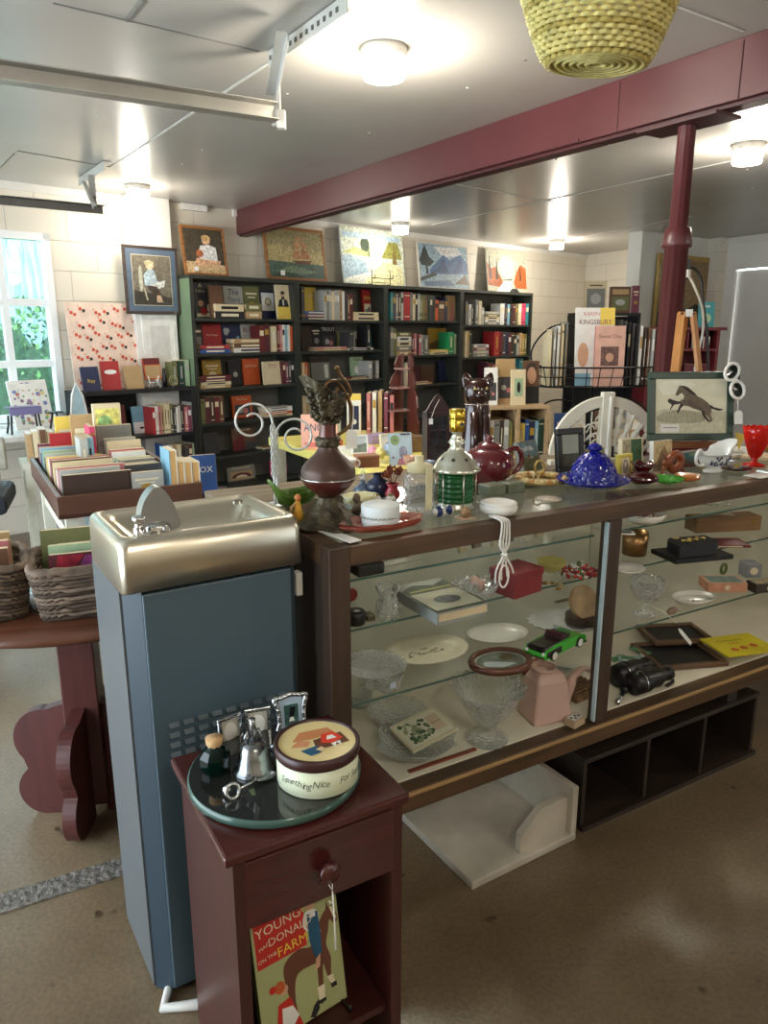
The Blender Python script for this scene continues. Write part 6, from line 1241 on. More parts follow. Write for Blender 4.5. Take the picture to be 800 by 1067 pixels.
# -- lowest glass shelf, left bay
t = T('cake_stand', 'round pressed glass cake stand with a beaded plate at left end of the lower shelf', 'cake stand', PS(393, 722, 2, .02)-Vector((0, 0, 0)), CA)
kz = .0
m = MB(); m.lathe([(.001, 0), (.04, .0), (.042, .004), (.02, .012), (.012, .022), (.014, .04)], CUTF, 36); m.build('foot', t)
m = MB(); m.lathe([(.001, .04), (.05, .042), (.078, .046), (.082, .052), (.078, .05), (.001, .045)], CUTF, 56, wob=lambda a, i: (1+(.02*math.cos(24*a) if i in (2, 3, 4) else 0), 0))
for k in range(24): a = k*2*PI/24; m.ell((.062*math.cos(a), .062*math.sin(a), .049), (.006, .006, .003), CUT, 6, 4)
m.build('plate', t)
t.location = PS(390, 715, 2, .02)
def plate(name, label, loc, rx, ry, mat, rim=None, art=None, rz=CA, h=.017, cat='plate', scal=0, tilt=0):
    t = T(name, label, cat, loc, rz); m = MB(lean(-tilt) if tilt else None)
    m.lathe([(.001, .001), (.55, .001), (.8, .006), (1.0, h), (.99, h+.002), (.78, .009), (.60, .0045), (.001, .0035)] if False else [(r*1.0, z) for r, z in ((.001, .001), (.55, .001), (.8, .006), (1.0, h), (.985, h+.002), (.78, .009), (.60, .0045), (.001, .0035))], mat, 56, Matrix.Diagonal((rx, ry, 1, 1)), wob=lambda a, i: (1+(scal*math.cos(20*a) if i in (3, 4) else 0), 0))
    m.build('plate_body', t)
    if rim: m = MB(lean(-tilt) if tilt else None); m.tube([(rx*.9*math.cos(a), ry*.9*math.sin(a), .0130) for a in [2*PI*i/56 for i in range(56)]], .0008, rim, 4, True); m.build('rim_line', t)
    if art: m = MB(lean(-tilt) if tilt else None); art(m); m.build('decoration', t)
    return t
def bridge(m):
    r_ = random.Random(3); BR = mt((110, 92, 74), .5)
    for k in range(34):
        a = PI*k/33; m.disc(.052*math.cos(a)*(1+.08*r_.random()), -.006+.036*math.sin(a)*r_.random(), .0036, BR if k % 2 else mt((140, 150, 120), .5), TR(0, 0, .0042+.00002*k), 0, 7)
    m.poly([(-.032, -.008), (.034, -.002), (.03, .008), (-.02, .004)], mt((186, 172, 140), .5), None, .0045)
plate('china_plate', 'cream embossed plate with a brown scene on the lower shelf', PS(445, 682, 2, .0), .118, .09, mt((226, 218, 192), .3, 0, .05, 60, .3), None, bridge, CA-.05, scal=.012)
plate('oval_platter', 'white oval platter with thin gold lines on the lower shelf', PS(518, 665, 2, .0), .09, .066, PC, mt((150, 120, 60), .4), None, CA-.25, cat='platter')
# glass basket and creamer
t = T('glass_creamer', 'cut glass creamer with a paper tag on the lower shelf', 'creamer', PS(432, 728, 2, .0)-CU*.01, CA); t.location = cl(.185, .075, SZ[2]+.0005)
m = MB(); m.lathe([(.001, 0), (.02, 0), (.032, .012), (.034, .03), (.038, .045), (.035, .045), (.028, .015)], CUT, 40, wob=lambda a, i: (1+(.2 if i > 3 else 0)*max(0, math.cos(a))**3, 0)); m.build('creamer_body', t)
m = MB(); m.tube(smooth_loop([Vector(q) for q in ((-.034, 0, .04), (-.05, 0, .035), (-.048, 0, .018), (-.03, 0, .012))], 4, False), .003, CUT, 6); m.build('handle', t)
m = MB(); m.box((-.005, -.036, .03), (.016, .001, .014), mt((190, 200, 220), .6)); m.build('price_tag', t)
# oval wooden frame
t = T('oval_picture', 'oval wooden framed landscape lying on the lower shelf', 'picture', PS(521, 692, 2, .0), CA-.1); t.scale = (1.14, 1.4, 1.3); m = MB()
m.lathe([(.80, .0), (.98, .0), (1.0, .006), (.96, .013), (.86, .014), (.80, .010)], wood((96, 54, 36), .3, .3), 56, Matrix.Diagonal((.078, .05, 1, 1))); m.build('frame', t)
m = MB(); m.lathe([(.001, .006), (.82, .006)], mt((206, 204, 190), .3), 48, Matrix.Diagonal((.078, .05, 1, 1))); m.poly([(p[0]*.058, p[1]*.036) for p in blob(0, 0, 1, 1, 30)], mt((110, 120, 104), .3, 0, .5, 60), None, .0065); m.poly([(-.05, -.01), (-.01, -.026), (.03, -.02), (-.02, .004), (-.04, .006)], mt((196, 204, 206), .3), None, .007); m.poly([(0, .01), (.03, .026), (.05, .004), (.02, -.004)], mt((96, 84, 50), .3, 0, .5, 80), None, .0072); m.build('picture', t)
# car
t = T('model_car', 'black and bright green model convertible on the lower shelf', 'model car', PS(578, 679, 2, .01), CA+.25); t.scale = (1.28,)*3
GC = mt((70, 190, 60), .15, 0, .05, 5, 0, .5, None, .6); BC = mt((26, 24, 28), .15, 0, .1, 5, 0, .5, None, .6)
def carbody(m, side, mat, x0, x1, z1):
    pass
m = MB(); prof_ = [(-.075, .008), (-.077, .018), (-.07, .026), (-.035, .029), (.01, .03), (.02, .029), (.06, .027), (.076, .02), (.077, .008)]
m.prism(prof_, -.027, .027, GC, RX(PI/2)); m.build('body', t, bev=.003)
m = MB(); m.box((-.038, 0, .0255), (.074, .046, .013), BC, None, (.92, .9)); m.box((-.045, -.0265, .018), (.055, .004, .014), BC); m.build('tonneau', t, bev=.002)
m = MB(); m.box((.004, 0, .034), (.03, .042, .006), mt((60, 26, 40), .5)); m.box((-.006, 0, .038), (.006, .04, .012), mt((80, 30, 44), .5)); m.build('seat', t)
m = MB(); m.box((.022, 0, .038), (.002, .042, .016), glass((230, 240, 240), .05)); m.build('windscreen', t)
for sx in (-.048, .05):
    for sy in (-.027, .027):
        m = MB(); m.cyl((sx, sy, .0115), .0115, .007, BLACK, 20, None); m = MB(); m.cyl((0, 0, 0), .0115, .007, BLACK, 20, TR(sx, sy, .0115) @ RX(PI/2)); m.cyl((0, 0, 0), .0085, .0085, WHITE, 16, TR(sx, sy, .0115) @ RX(PI/2)); m.build('wheel', t)
m = MB(); m.box((-.078, 0, .012), (.004, .05, .004), CHROME); m.box((.079, 0, .012), (.004, .05, .004), CHROME); m.ell((-.076, -.02, .02), .004, WHITE, 8, 5); m.ell((-.076, .02, .02), .004, WHITE, 8, 5); m.build('bumper', t)
# leaf dish and round box
plate('leaf_dish', 'large pale leaf-shaped glass dish at the back of the lower shelf', PS(592, 652, 2, .0), .125, .085, mt((206, 210, 204), .25, 0, .04, 60, .3), None, None, CA-.3, .02, 'dish', .05)
t = T('round_wood_box', 'tan round lidded box propped open on the leaf dish', 'box', PS(606, 652, 2, .0)+Vector((0, 0, .012)), CA); t.scale = (1.0,)*3
m = MB(); m.cyl((0, .0, .012), .05, .022, mt((60, 44, 36), .5), 36, None); m.build('box_body', t); m = MB(); m.cyl((0, 0, 0), .05, .012, mt((176, 146, 104), .5, 0, .2, 30), 36, TR(0, -.0, .062) @ RX(1.15)); m.build('lid', t)
m = MB()
for k in range(8): m.tube([(.012*k-.04+.008*math.cos(a), .008*math.sin(a), .003) for a in [2*PI*j/10 for j in range(10)]], .0014, mt((120, 110, 90), .3, .9), 5, True)
m.thing('chain_bracelet', 'dull metal chain bracelet behind the leaf dish', 'bracelet', PS(590, 626, 2, .0), CA)
# -- middle shelf, left bay
t = T('hardback_book', 'thick hardback book with a landscape jacket lying on the middle shelf', 'book', PS(458, 633, 1, .02), CA-.75)
m = MB(); HBM = mt((150, 156, 150), .5); m.box((0, 0, .004), (.115, .16, .004), HBM); m.box((0, 0, .026), (.115, .16, .004), HBM); m.box((-.056, 0, .015), (.004, .16, .026), HBM); m.build('cover', t)
m = MB(); m.box((.002, 0, .015), (.108, .155, .018), PAPER); m.build('pages', t)
m = MB(); M_ = TR(0, 0, .0284); m.rect(-.057, -.08, .057, .08, mt((92, 100, 78), .5, 0, .5, 40), M_); m.rect(-.052, -.07, .052, .02, mt((206, 204, 178), .5), M_, .0003); m.disc(0, -.028, .028, mt((120, 126, 120), .5, 0, .4, 100), M_, .0006, 20, .02); m.rect(-.045, .03, .05, .036, mt((190, 190, 100), .5), M_, .0006); m.poly([(-.057, .045), (-.02, .066), (.02, .05), (.057, .07), (.057, .08), (-.057, .08)], mt((176, 180, 170), .5), M_, .0004); m.build('jacket_art', t)
t.location = PS(457, 632, 1, .0); t.rotation_euler = (0, 0, CA+.0); t.scale = (1.28, 1.28, 1.1)
t = T('cut_glass_vase', 'small cut crystal vase with ruffled rim on the middle shelf', 'vase', PS(404, 645, 1, .01), CA); t.scale = (1.1,)*3
m = MB(); m.lathe([(.001, 0), (.022, 0), (.026, .01), (.024, .035), (.017, .05), (.022, .062), (.028, .072), (.024, .07), (.014, .05), (.02, .012)], CUT, 36, wob=lambda a, i: (1+.07*math.cos(9*a), .005*math.cos(6*a) if 4 < i < 8 else 0)); m.build('vase_body', t)
m = MB(); m.lathe([(.001, 0), (.02, 0), (.023, .008), (.023, .028), (.018, .034), (.001, .035)], BLACK, 24); m.thing('ring_box', 'round black velvet ring box at left end of the middle shelf', 'box', PS(371, 650, 1, .0), CA)
m = MB(); m.ell((0, 0, .018), (.02, .014, .018), mt((150, 34, 30), .3), 14, 8); m.thing('red_ornament', 'glossy red ornament behind the black ring box', 'ornament', PS(365, 630, 1, .02), CA)
m = MB(); m.box((0, 0, .006), (.02, .03, .012), mt((78, 70, 44), .5)); m.thing('brass_clasp', 'small dark brass clasp right of the black ring box', 'clasp', PS(384, 645, 1, .0), CA)
t = T('crystal_basket', 'cut crystal basket bowl with pointed rim on the middle shelf', 'bowl', PS(494, 622, 1, .0), CA); t.scale = (1.15,)*3
m = MB(); m.lathe([(.001, 0), (.024, 0), (.04, .012), (.052, .028), (.05, .03), (.036, .014), (.001, .006)], CUT, 60, wob=lambda a, i: (1+(.05*math.cos(15*a) if i > 1 else 0), .006*math.cos(15*a) if i in (3, 4) else 0)); m.build('bowl_body', t)
m = MB()
for k in range(7): m.ell((.02*math.cos(k*2.1)*(k > 0), .018*math.sin(k*2.1)*(k > 0), .02+.012*(k == 0)), (.014, .01, .016), CUT if k % 3 else mt((226, 186, 170), .4), 8, 6, nz=.5)
m.thing('crystal_stopper', 'cluster of crystal stoppers and a pink shell inside the crystal basket', 'ornament', PS(494, 622, 1, .0)+Vector((0, 0, .008)), CA)
m = MB(); m.ell((0, 0, .01), (.02, .013, .01), mt((226, 186, 170), .5), 12, 7, nz=.4); m.thing('pink_shell', 'pale pink shell left of the crystal basket', 'shell', PS(471, 616, 1, .01), CA)
RBX = mt((136, 36, 40), .55, 0, .06, 8)
t = T('red_box', 'dark red square lidded box on the middle shelf', 'box', PS(537, 618, 1, .015), CA+.15)
m = MB(); m.box((0, 0, .024), (.105, .085, .048), RBX); m.build('box_body', t, bev=.001); m = MB(); m.box((0, 0, .057), (.11, .09, .018), RBX); m.build('lid', t, bev=.001)
lath('yellow_bowl', 'pale yellow glass bowl behind the dark red box', 'bowl', PS(574, 596, 1, .01), [(.001, 0), (.02, 0), (.034, .014), (.042, .03), (.04, .03), (.03, .014), (.001, .004)], glass((236, 226, 140), .4, .05, .2, 60, 1.2, (222, 212, 130)))
BEADS = [mt(c, .2, 0, .1) for c in ((150, 20, 30), (206, 190, 170), (90, 100, 60), (226, 226, 220), (120, 60, 70), (200, 60, 60))]
def beads(name, label, loc, rx, ry, n, s_=.005, h=.02, pal=None, cat='beads'):
    m = MB(); r_ = random.Random(n)
    for k in range(n):
        a = r_.uniform(0, 6.28); q = math.sqrt(r_.random()); m.ell((rx*q*math.cos(a), ry*q*math.sin(a), s_+h*(1-q)*r_.random()), s_*r_.uniform(.6, 1.1), (pal or BEADS)[k % len(pal or BEADS)], 7, 5)
    return m.thing(name, label, cat, loc, CA, kind='stuff')
beads('bead_heap', 'heap of red, pearl and green bead jewellery at right end of the middle shelf', PS(606, 598, 1, .0)-CU*.01, .055, .05, 170, .006, .035)
m = MB(); GDM = mt((150, 124, 60), .35, .6)
for k in range(9): a = -1.2+k*.3; m.box((.04*math.cos(a)-.02, .028*math.sin(a), .005), (.012, .009, .006), mt((196, 186, 150), .4) if k % 2 else GDM, None)
m.tube([(.04*math.cos(-1.2+k*.15)-.02, .028*math.sin(-1.2+k*.15), .003) for k in range(17)], .002, GDM, 5)
m.thing('link_bracelet', 'gold and cream link bracelet before the bead heap', 'bracelet', PS(576, 612, 1, .0), CA)
# -- top shelf, left bay
t = T('velvet_box', 'black velvet box at left end of the top glass shelf', 'box', PS(378, 601, 0, .02)+CU*.01, CA); m = MB(); m.box((0, 0, .014), (.07, .05, .028), BLACK); m.build('box_body', t, bev=.005)
m = MB(); pr = mt((206, 202, 190), .25, 0, .05)
for k in range(46): m.ell((-.10+.0046*k, -.012+.00038*k, .0026), .0024, pr, 7, 5)
m.thing('pearl_string', 'long strand of pearls laid along the front of the top glass shelf', 'necklace', cl(.19, .095, SZ[0]+.0005), CA)
m = MB()
for k in range(22): m.ell((.0046*k, 0, .0026), .0024, pr, 7, 5)
m.thing('pearl_bracelet', 'short pearl strand beside the long one on the top glass shelf', 'bracelet', cl(.18, .13, SZ[0]+.0005), CA)
for i in range(6):
    c = [(206, 196, 150), (120, 96, 70), (214, 206, 170), (90, 84, 80), (222, 216, 190), (210, 200, 160)][i]
    m = MB(lean(.35)); m.box((0, 0, .02), (.026, .01, .04), mt(c, .5)); m.box((0, -.007, .022), (.016, .004, .02), GDM if i % 2 else WHITE)
    m.thing('earring_card', '%s earring card leaning in the row on the top glass shelf, %s from left' % (['yellow', 'brown', 'cream', 'dark', 'white', 'tan'][i], ORD[i]), 'earrings', cl(.42+.052*i, .10+.012*(i % 2), SZ[0]+.0005), CA+.1, 'earring cards on the top shelf')
beads('jewel_heap', 'sparkling heap of pink and silver jewels on the top glass shelf', cl(.66, .16, SZ[0]+.0005), .11, .04, 160, .005, .02, [mt((196, 160, 160), .2, .3), mt((220, 220, 220), .15, .8), mt((120, 70, 70), .2), mt((226, 214, 200), .2)], 'jewellery')
# white cord hanging over the case front
t = T('tied_cord', 'bundle of white electric cord hanging over the front rail', 'cord', cl(.455, -.012, .0), CA)
m = MB()
for k in range(4):
    o_ = (k-1.5)*.007; m.tube(smooth_loop([Vector(q) for q in ((o_*.6, .05, 1.008), (o_, .0, 1.008), (o_*1.1, -.006, .985), (o_*1.3, -.004, .95), (o_*.3, -.006, .925), (o_*2.2, -.006, .89), (o_*2.6+.004, -.004, .855+.006*k))], 4, False), .0026, WHITE, 6)
m.tube([(.014*math.cos(a)+.0, -.007, .87+.028*math.sin(a)) for a in [2*PI*j/16 for j in range(16)]], .0026, WHITE, 6, True)
m.build('cord_loop', t); m = MB(); m.tube([(.006*math.cos(a), -.006+.006*math.sin(a), .925) for a in [2*PI*j/10 for j in range(10)]], .003, WHITE, 6, True); m.build('tie', t)
# -- right bay, deck
t = T('binoculars', 'black binoculars lying on the case floor in the right bay', 'binoculars', PS(668, 716, 3, .02), CA+.05); t.scale = (1.15,)*3
BK2 = mt((24, 24, 26), .35, 0, .2, 60, .2)
for sy in (-1, 1):
    m = MB(); M_ = TR(0, sy*.032, .032) @ RZ(sy*.06) @ RY(PI/2)
    m.lathe([(.001, -.075), (.03, -.075), (.031, -.03), (.026, -.01), (.028, .01), (.02, .03), (.017, .05), (.019, .052), (.019, .066), (.001, .066)], BK2, 28, M_); m.lathe([(.0305, -.05), (.0312, -.048), (.0305, -.046)], CHROME, 28, M_); m.build('barrel', t)
m = MB(); m.box((.01, 0, .034), (.06, .03, .012), BK2); m.tube([(-.02, 0, .045), (.045, 0, .045)], .008, BK2, 12); m.build('bridge', t)
m = MB(); m.tube(smooth_loop([Vector(q) for q in ((.05, .03, .02), (.09, .05, .006), (.11, .0, .005), (.08, -.04, .005), (.04, -.05, .006))], 5, False), .005, BK2, 6, flat=.5); m.build('strap', t)
t = T('pen_knife', 'silver pen light lying left of the binoculars', 'torch', PS(647, 728, 3, .0)+CU*.0, CA+.5); m = MB(); m.tube([(-.05, 0, .009), (.0, 0, .009), (.03, 0, .009)], [.008, .008, .006], CHROME, 12); m.build('tube', t); m = MB(); m.lathe([(.001, 0), (.011, 0), (.012, .018), (.001, .02)], BLACK, 16, TR(.03, 0, .012) @ RY(PI/2)); m.build('cap', t)
def blackframe(label, loc, rz, z, w, h):
    t = T('framed_blackboard', label, 'picture frame', loc+Vector((0, 0, z)), rz); m = MB(); f_ = .018; OK = wood((104, 78, 56), .4)
    for (cx, cy, a_, b_) in ((0, -h/2+f_/2, w, f_), (0, h/2-f_/2, w, f_), (-w/2+f_/2, 0, f_, h-2*f_), (w/2-f_/2, 0, f_, h-2*f_)): m.box((cx, cy, .008), (a_, b_, .016), OK)
    m.build('frame', t, bev=.003); m = MB(); m.box((0, 0, .005), (w-2*f_, h-2*f_, .006), mt((30, 30, 34), .5)); m.build('picture', t)
pf = PS(706, 684, 3, .0)
blackframe('empty black-backed wooden picture frame lying in the right bay, lower one', pf, CA-.35, 0, .25, .20)
blackframe('second wooden frame behind the lower black-backed one', pf+CV*.10+CU*.10, CA-.4, .017, .22, .16)
m = MB(); YB = mt((222, 204, 40), .5, 0, .04, 20); m.box((0, 0, .003), (.20, .145, .006), YB); M_ = TR(0, 0, .0062)
m.text('Cooking with', .018, INK, M_ @ TR(-.01, .028, 0)); m.text('KIDS', .02, mt((196, 50, 40), .5), M_ @ TR(-.01, .004, 0))
for k, (x, y) in enumerate(((-.045, -.035), (-.005, -.03), (.04, -.022))):
    for j in range(5): m.disc(x+.009*math.cos(j*1.256), y+.008*math.sin(j*1.256), .006, mt((206, 80, 50), .5), M_, .0002+.0001*j, 8)
o = m.thing('yellow_booklet', 'bright yellow booklet with red pictures lying over the frame', 'booklet', PS(768, 683, 3, 0)+Vector((0, 0, .036)), CA-.25)
m = MB(); 
for k in range(7): m.prism([(-.04, 0), (.03, .01), (.035, .03), (-.03, .03)], 0, .0015, [mt((96, 160, 110), .5, 0, .4, 60), mt((150, 176, 180), .4, 0, .3, 60), WHITE][k % 3], TR(.012*k-.03, -.01*(k % 3), .001+.002*k) @ RZ(k*.8))
m.thing('green_scarf', 'green and pale blue leafy scarf folded behind the binoculars', 'scarf', PS(655, 686, 3, .0), CA)
# -- right bay, lowest shelf
t = T('cut_glass_goblet', 'cut glass goblet with a white price tag in the right bay', 'goblet', PS(672, 640, 2, .0), CA); t.scale = (1.15,)*3
m = MB(); m.lathe([(.001, 0), (.03, 0), (.031, .003), (.008, .01), (.006, .02), (.012, .026), (.006, .034)], CUT, 30, wob=lambda a, i: (1+(.06*math.cos(8*a) if i < 3 else 0), 0)); m.build('stem', t); m = MB(); m.lathe([(.006, .034), (.03, .045), (.042, .07), (.044, .10), (.041, .10), (.036, .07), (.006, .04)], CUTF, 40, wob=lambda a, i: (1+.03*math.cos(16*a), 0)); m.build('cup', t)
m = MB(); m.tube([(.0, -.01, .03), (.012, -.05, .02), (.02, -.085, .0)], .001, WHITE, 4); m.prism([(-.011, -.024), (.011, -.024), (.011, .016), (.004, .024), (-.004, .024), (-.011, .016)], 0, .001, TAGM, TR(.024, -.11, -.028) @ RZ(.5) @ RX(.8)); m.build('price_tag', t)
def fl(m):
    r_ = random.Random(5)
    for k in range(30): a = k*2*PI/30; m.disc(.058*math.cos(a), .037*math.sin(a), .003, mt((140, 120, 80), .5), TR(0, 0, .0098+.00003*k), 0, 6)
    for k in range(14): m.disc(.02*(r_.random()-.5)*2, .012*(r_.random()-.5)*2, .004, mt((170, 130, 100), .5), TR(0, 0, .0045+.00003*k), 0, 7)
plate('oval_dish', 'white oval dish with a speckled brown rim in the right bay', PS(722, 628, 2, .0), .076, .05, PC, None, fl, CA-.2, .02, 'dish')
m = MB(); MSM = mt((150, 124, 110), .7); m.ell((0, 0, .011), (.022, .012, .011), MSM, 12, 8); m.ell((-.018, -.004, .01), (.008, .007, .007), MSM, 8, 6); m.tube([(.02, 0, .008), (.035, 0, .003), (.05, .004, .002)], .0012, MSM, 5); m.thing('mouse_figure', 'tiny grey brown mouse figure before the speckled oval dish', 'figurine', PS(700, 640, 2, .0), CA)
def cbox(label, loc, w, d, h, c, rz=CA, top=None, name='card_box'):
    m = MB(); cm_ = mt(c, .5, 0, .15, 40); m.box((0, 0, h/2), (w, d, h), cm_); m.rect(-w*.42, -d*.4, w*.42, d*.4, mt(top or c, .5, 0, .5, 40), None, h+.0004)
    m.disc(0, h*.5, h*.28, CREAM, UP(0, -d/2-.0004, 0), .0, 12); return m.thing(name, label, 'box', loc, rz, bev=.0008)
cbox('pink card box with a green picture lid in the right bay', PS(752, 614, 2, .01), .13, .08, .032, (206, 150, 120), CA-.55, (90, 120, 110))
cbox('square pewter tin behind the pink card box', PS(778, 602, 2, .02)+CU*.012, .055, .055, .05, (140, 142, 146), CA-.5, (110, 112, 116), 'square_tin')
cbox('black and yellow patterned tin at the right edge of the lower shelf', PS(795, 616, 2, .01), .10, .05, .032, (60, 52, 44), CA-.3, (150, 130, 70), 'patterned_tin')
m = MB(); m.tube([(.014*math.cos(a), 0, .02+.018*math.sin(a)) for a in [2*PI*i/16 for i in range(16)]], .005, mt((92, 110, 60), .4), 8, True); m.thing('jade_ring', 'olive green ring ornament left of the pewter tin', 'ornament', PS(753, 600, 2, .02), CA)
# -- right bay, middle shelf
lath('china_saucer', 'white saucer with grey pattern at the left of the right bay', 'saucer', PS(654, 596, 1, .0), [(.001, .001), (.03, .001), (.05, .012), (.049, .014), (.03, .005), (.001, .004)], PC, ex=1, ey=.9)
BRM = mt((156, 120, 76), .3, .8, .1, 20); lath('brass_pot', 'brushed brass pot behind the white saucer', 'pot', PS(660, 582, 1, .05), [(.001, 0), (.036, 0), (.038, .07), (.036, .07), (.034, .004)], BRM)
t = T('jewellery_box', 'black jewellery case with gold brooches on a dark tray', 'jewellery case', PS(720, 581, 1, .015), CA-.25)
m = MB(); m.box((0, 0, .007), (.2, .12, .014), BLACK); m.build('tray', t, bev=.002); m = MB(); m.prism([(-.075, -.045), (.045, -.045), (.075, -.02), (.075, .045), (-.05, .045), (-.075, .02)], .0145, .048, mt((34, 36, 40), .6)); m.build('case_body', t, bev=.006, seg=3)
m = MB(); GD2 = mt((206, 180, 110), .25, .9, .2, 60)
for k in range(22): m.ell((-.04+.0042*k, .012*math.sin(k*.9)-.006+.001*k, .051), (.005, .004, .003), GD2, 6, 4, nz=.5)
m.ell((-.04, .026, .052), (.011, .007, .003), GD2, 10, 5); m.tube([(-.05, -.02, .05), (-.06, -.04, .048), (-.062, -.048, .03)], .001, CHROME, 4); m.build('brooch', t)
m = MB(); flat_book(m, .13, .085, .008, 'dark red', 0); m.thing('red_booklet', 'dark red booklet lying behind the jewellery case', 'booklet', PS(754, 567, 1, .0), CA-.5)
t = T('wooden_box', 'long brown wooden box lying behind the jewellery case', 'box', PS(752, 553, 1, .02), CA-.35); m = MB(); m.box((0, 0, .025), (.24, .07, .05), wood((134, 100, 66), .45)); m.build('box_body', t, bev=.002); m = MB(); m.box((.09, -.036, .03), (.012, .002, .014), GDM); m.build('latch', t)
# -- right bay, top shelf
t = T('bead_bowl', 'white ceramic bowl at the left of the right bay top shelf', 'bowl', PS(670, 546, 0, .02), CA); m = MB(); m.lathe([(.001, 0), (.035, 0), (.055, .012), (.062, .03), (.06, .03), (.05, .012), (.001, .005)], PC, 40); m.build('bowl_body', t)
beads('bead_pile', 'dark red beads piled in the white ceramic bowl', PS(670, 546, 0, .02)+Vector((0, 0, .012)), .045, .045, 70, .005, .018, [mt((90, 24, 30), .2), mt((150, 60, 60), .25), mt((200, 180, 170), .2)])
m = MB(); m.box((0, 0, .002), (.03, .045, .003), WHITE); m.rect(-.008, -.014, .008, .014, INK, None, .004); m.thing('price_card', 'small white price card before the bead bowl', 'card', PS(652, 556, 0, .0), CA+.9)
t = T('eyeglasses', 'wire eyeglasses lying on the top shelf of the right bay', 'eyeglasses', PS(750, 527, 0, .0), CA-.3); m = MB()
for sx in (-.02, .02): m.tube([(sx+.015*math.cos(a), .011*math.sin(a), .003) for a in [2*PI*i/16 for i in range(16)]], .001, CHROME, 5, True)
m.tube([(-.035, 0, .003), (-.06, .03, .003), (-.09, .035, .003)], .0014, BLACK, 5); m.tube([(.035, 0, .003), (.05, .04, .003)], .0014, CHROME, 5); m.build('rim', t)
m = MB()
for k in range(20): m.tube([(.004*k+.002*math.cos(a), .002*math.sin(a)+.004*math.sin(k), .002) for a in [2*PI*j/8 for j in range(8)]], .001, mt((60, 56, 60), .3, .8), 4, True)
m.thing('dark_necklace', 'dark metal necklace at right of the top shelf', 'necklace', PS(778, 516, 0, .0), CA)
cbox('flat dark wooden lid lying on the top shelf behind the glasses', cl(1.30, .26, SZ[0]+.0005), .30, .08, .03, (96, 72, 54), CA-.35, (96, 72, 54), 'wooden_tray')

# ================================================================= TABLES BEHIND THE CASE
BT = .93; t = T('back_table', 'plain wooden table standing close behind the display case', 'table', cl(.04, .56), CA); bl_, bd_ = 1.66, .46
m = MB(); m.box((bl_/2, bd_/2, BT-.012), (bl_, bd_, .024), wood((126, 112, 92), .5)); m.build('tabletop', t)
for x in (.03, bl_-.03):
    for y in (.03, bd_-.03): m = MB(); m.box((x, y, (BT-.024)/2), (.05, .05, BT-.024), DKW); m.build('leg', t)
m = MB(); m.box((bl_/2, .02, BT-.06), (bl_-.1, .02, .07), DKW); m.build('apron', t)
def PB_(u, v, back=0):
    p = P(u, v, BT); d = Vector((p.x, p.y, 0)).normalized(); p = p+d*back; p.z = BT+.0005; return p
YT = .90; t = T('yellow_table', 'bright yellow-topped table with white legs behind the ewer', 'table', cl(.755, 1.08), CA); yl, yd = .72, 1.2
YMT = mt((236, 222, 120), .4, 0, .04)
m = MB(); m.box((yl/2, yd/2, YT-.02), (yl, yd, .04), YMT); m.build('tabletop', t, bev=.003)
for x in (.04, yl-.04):
    for y in (.05, yd-.05): m = MB(); m.box((x, y, (YT-.04)/2), (.05, .05, YT-.04), mt((226, 224, 206), .5)); m.build('leg', t)
def PY(u, v, back=0):
    p = P(u, v, YT); d = Vector((p.x, p.y, 0)).normalized(); p = p+d*back; p.z = YT+.0005; return p
o = book_mesh('book', .17, .02, .16, 'rose', True, T_=lean(.12), art=lambda m, M_, w, h: (m.rect(-w*.5, 0, w*.5, h, mt((232, 176, 158), .6), M_, .0001), m.text('ANGLO', w*.3, BLU, M_ @ TR(0, h*.52, .0003), sx=.8), m.text('TREASURES', w*.12, mt((120, 120, 110), .5), M_ @ TR(0, h*.3, .0003)), m.rect(-w*.4, h*.05, w*.4, h*.2, mt((214, 120, 110), .6), M_, .0003)))
pa_ = cl(.86, 1.86, YT+.0005); tag(o, 'pink booklet reading ANGLO standing on the yellow table', 'booklet', P(325, 470, YT)+Vector((.03, .06, .0005)), CA-.5)
t = T('spray_bottle', 'white spray bottle behind the pink ANGLO booklet', 'bottle', P(331, 462, YT)+Vector((.06, .16, .0005)), 0); m = MB(); m.lathe([(.001, 0), (.045, 0), (.045, .12), (.015, .16), (.012, .19)], mt((200, 214, 228), .4), 20); m.build('bottle_body', t); m = MB(); m.box((.015, 0, .21), (.03, .02, .045), WHITE); m.box((-.015, 0, .225), (.04, .014, .016), WHITE); m.build('trigger', t)
for i, (x0, yt_, c) in enumerate(((366, 413, 'yellow'), (378, 412, 'rose'), (384, 410, 'white'), (390, 408, 'tan'), (396, 409, 'mauve'), (402, 411, 'rose'))):
    p = PY(x0+3, 452, .02); k_ = S(x0, 452, YT); h_ = (452-yt_)*k_*1.05
    o = book_mesh('book', .02 if i else .075, .12 if i else .02, h_*(1-.02*i), c, None if i else True, art=(lambda m, M_, w, h: (m.rect(-w*.5, 0, w*.5, h*.84, WHITE, M_, .0001), m.rect(-w*.36, h*.1, w*.36, h*.7, bm_('navy'), M_, .0003), m.disc(0, h*.3, w*.2, WHITE, M_, .0004))))
    tag(o, '%s book standing on the yellow table, %s of six from left' % (c, ORD[i]), 'book', p+Vector((0.02*(i > 0), .06*(i > 0), 0)), CA-.6, 'books in a row on the yellow table')
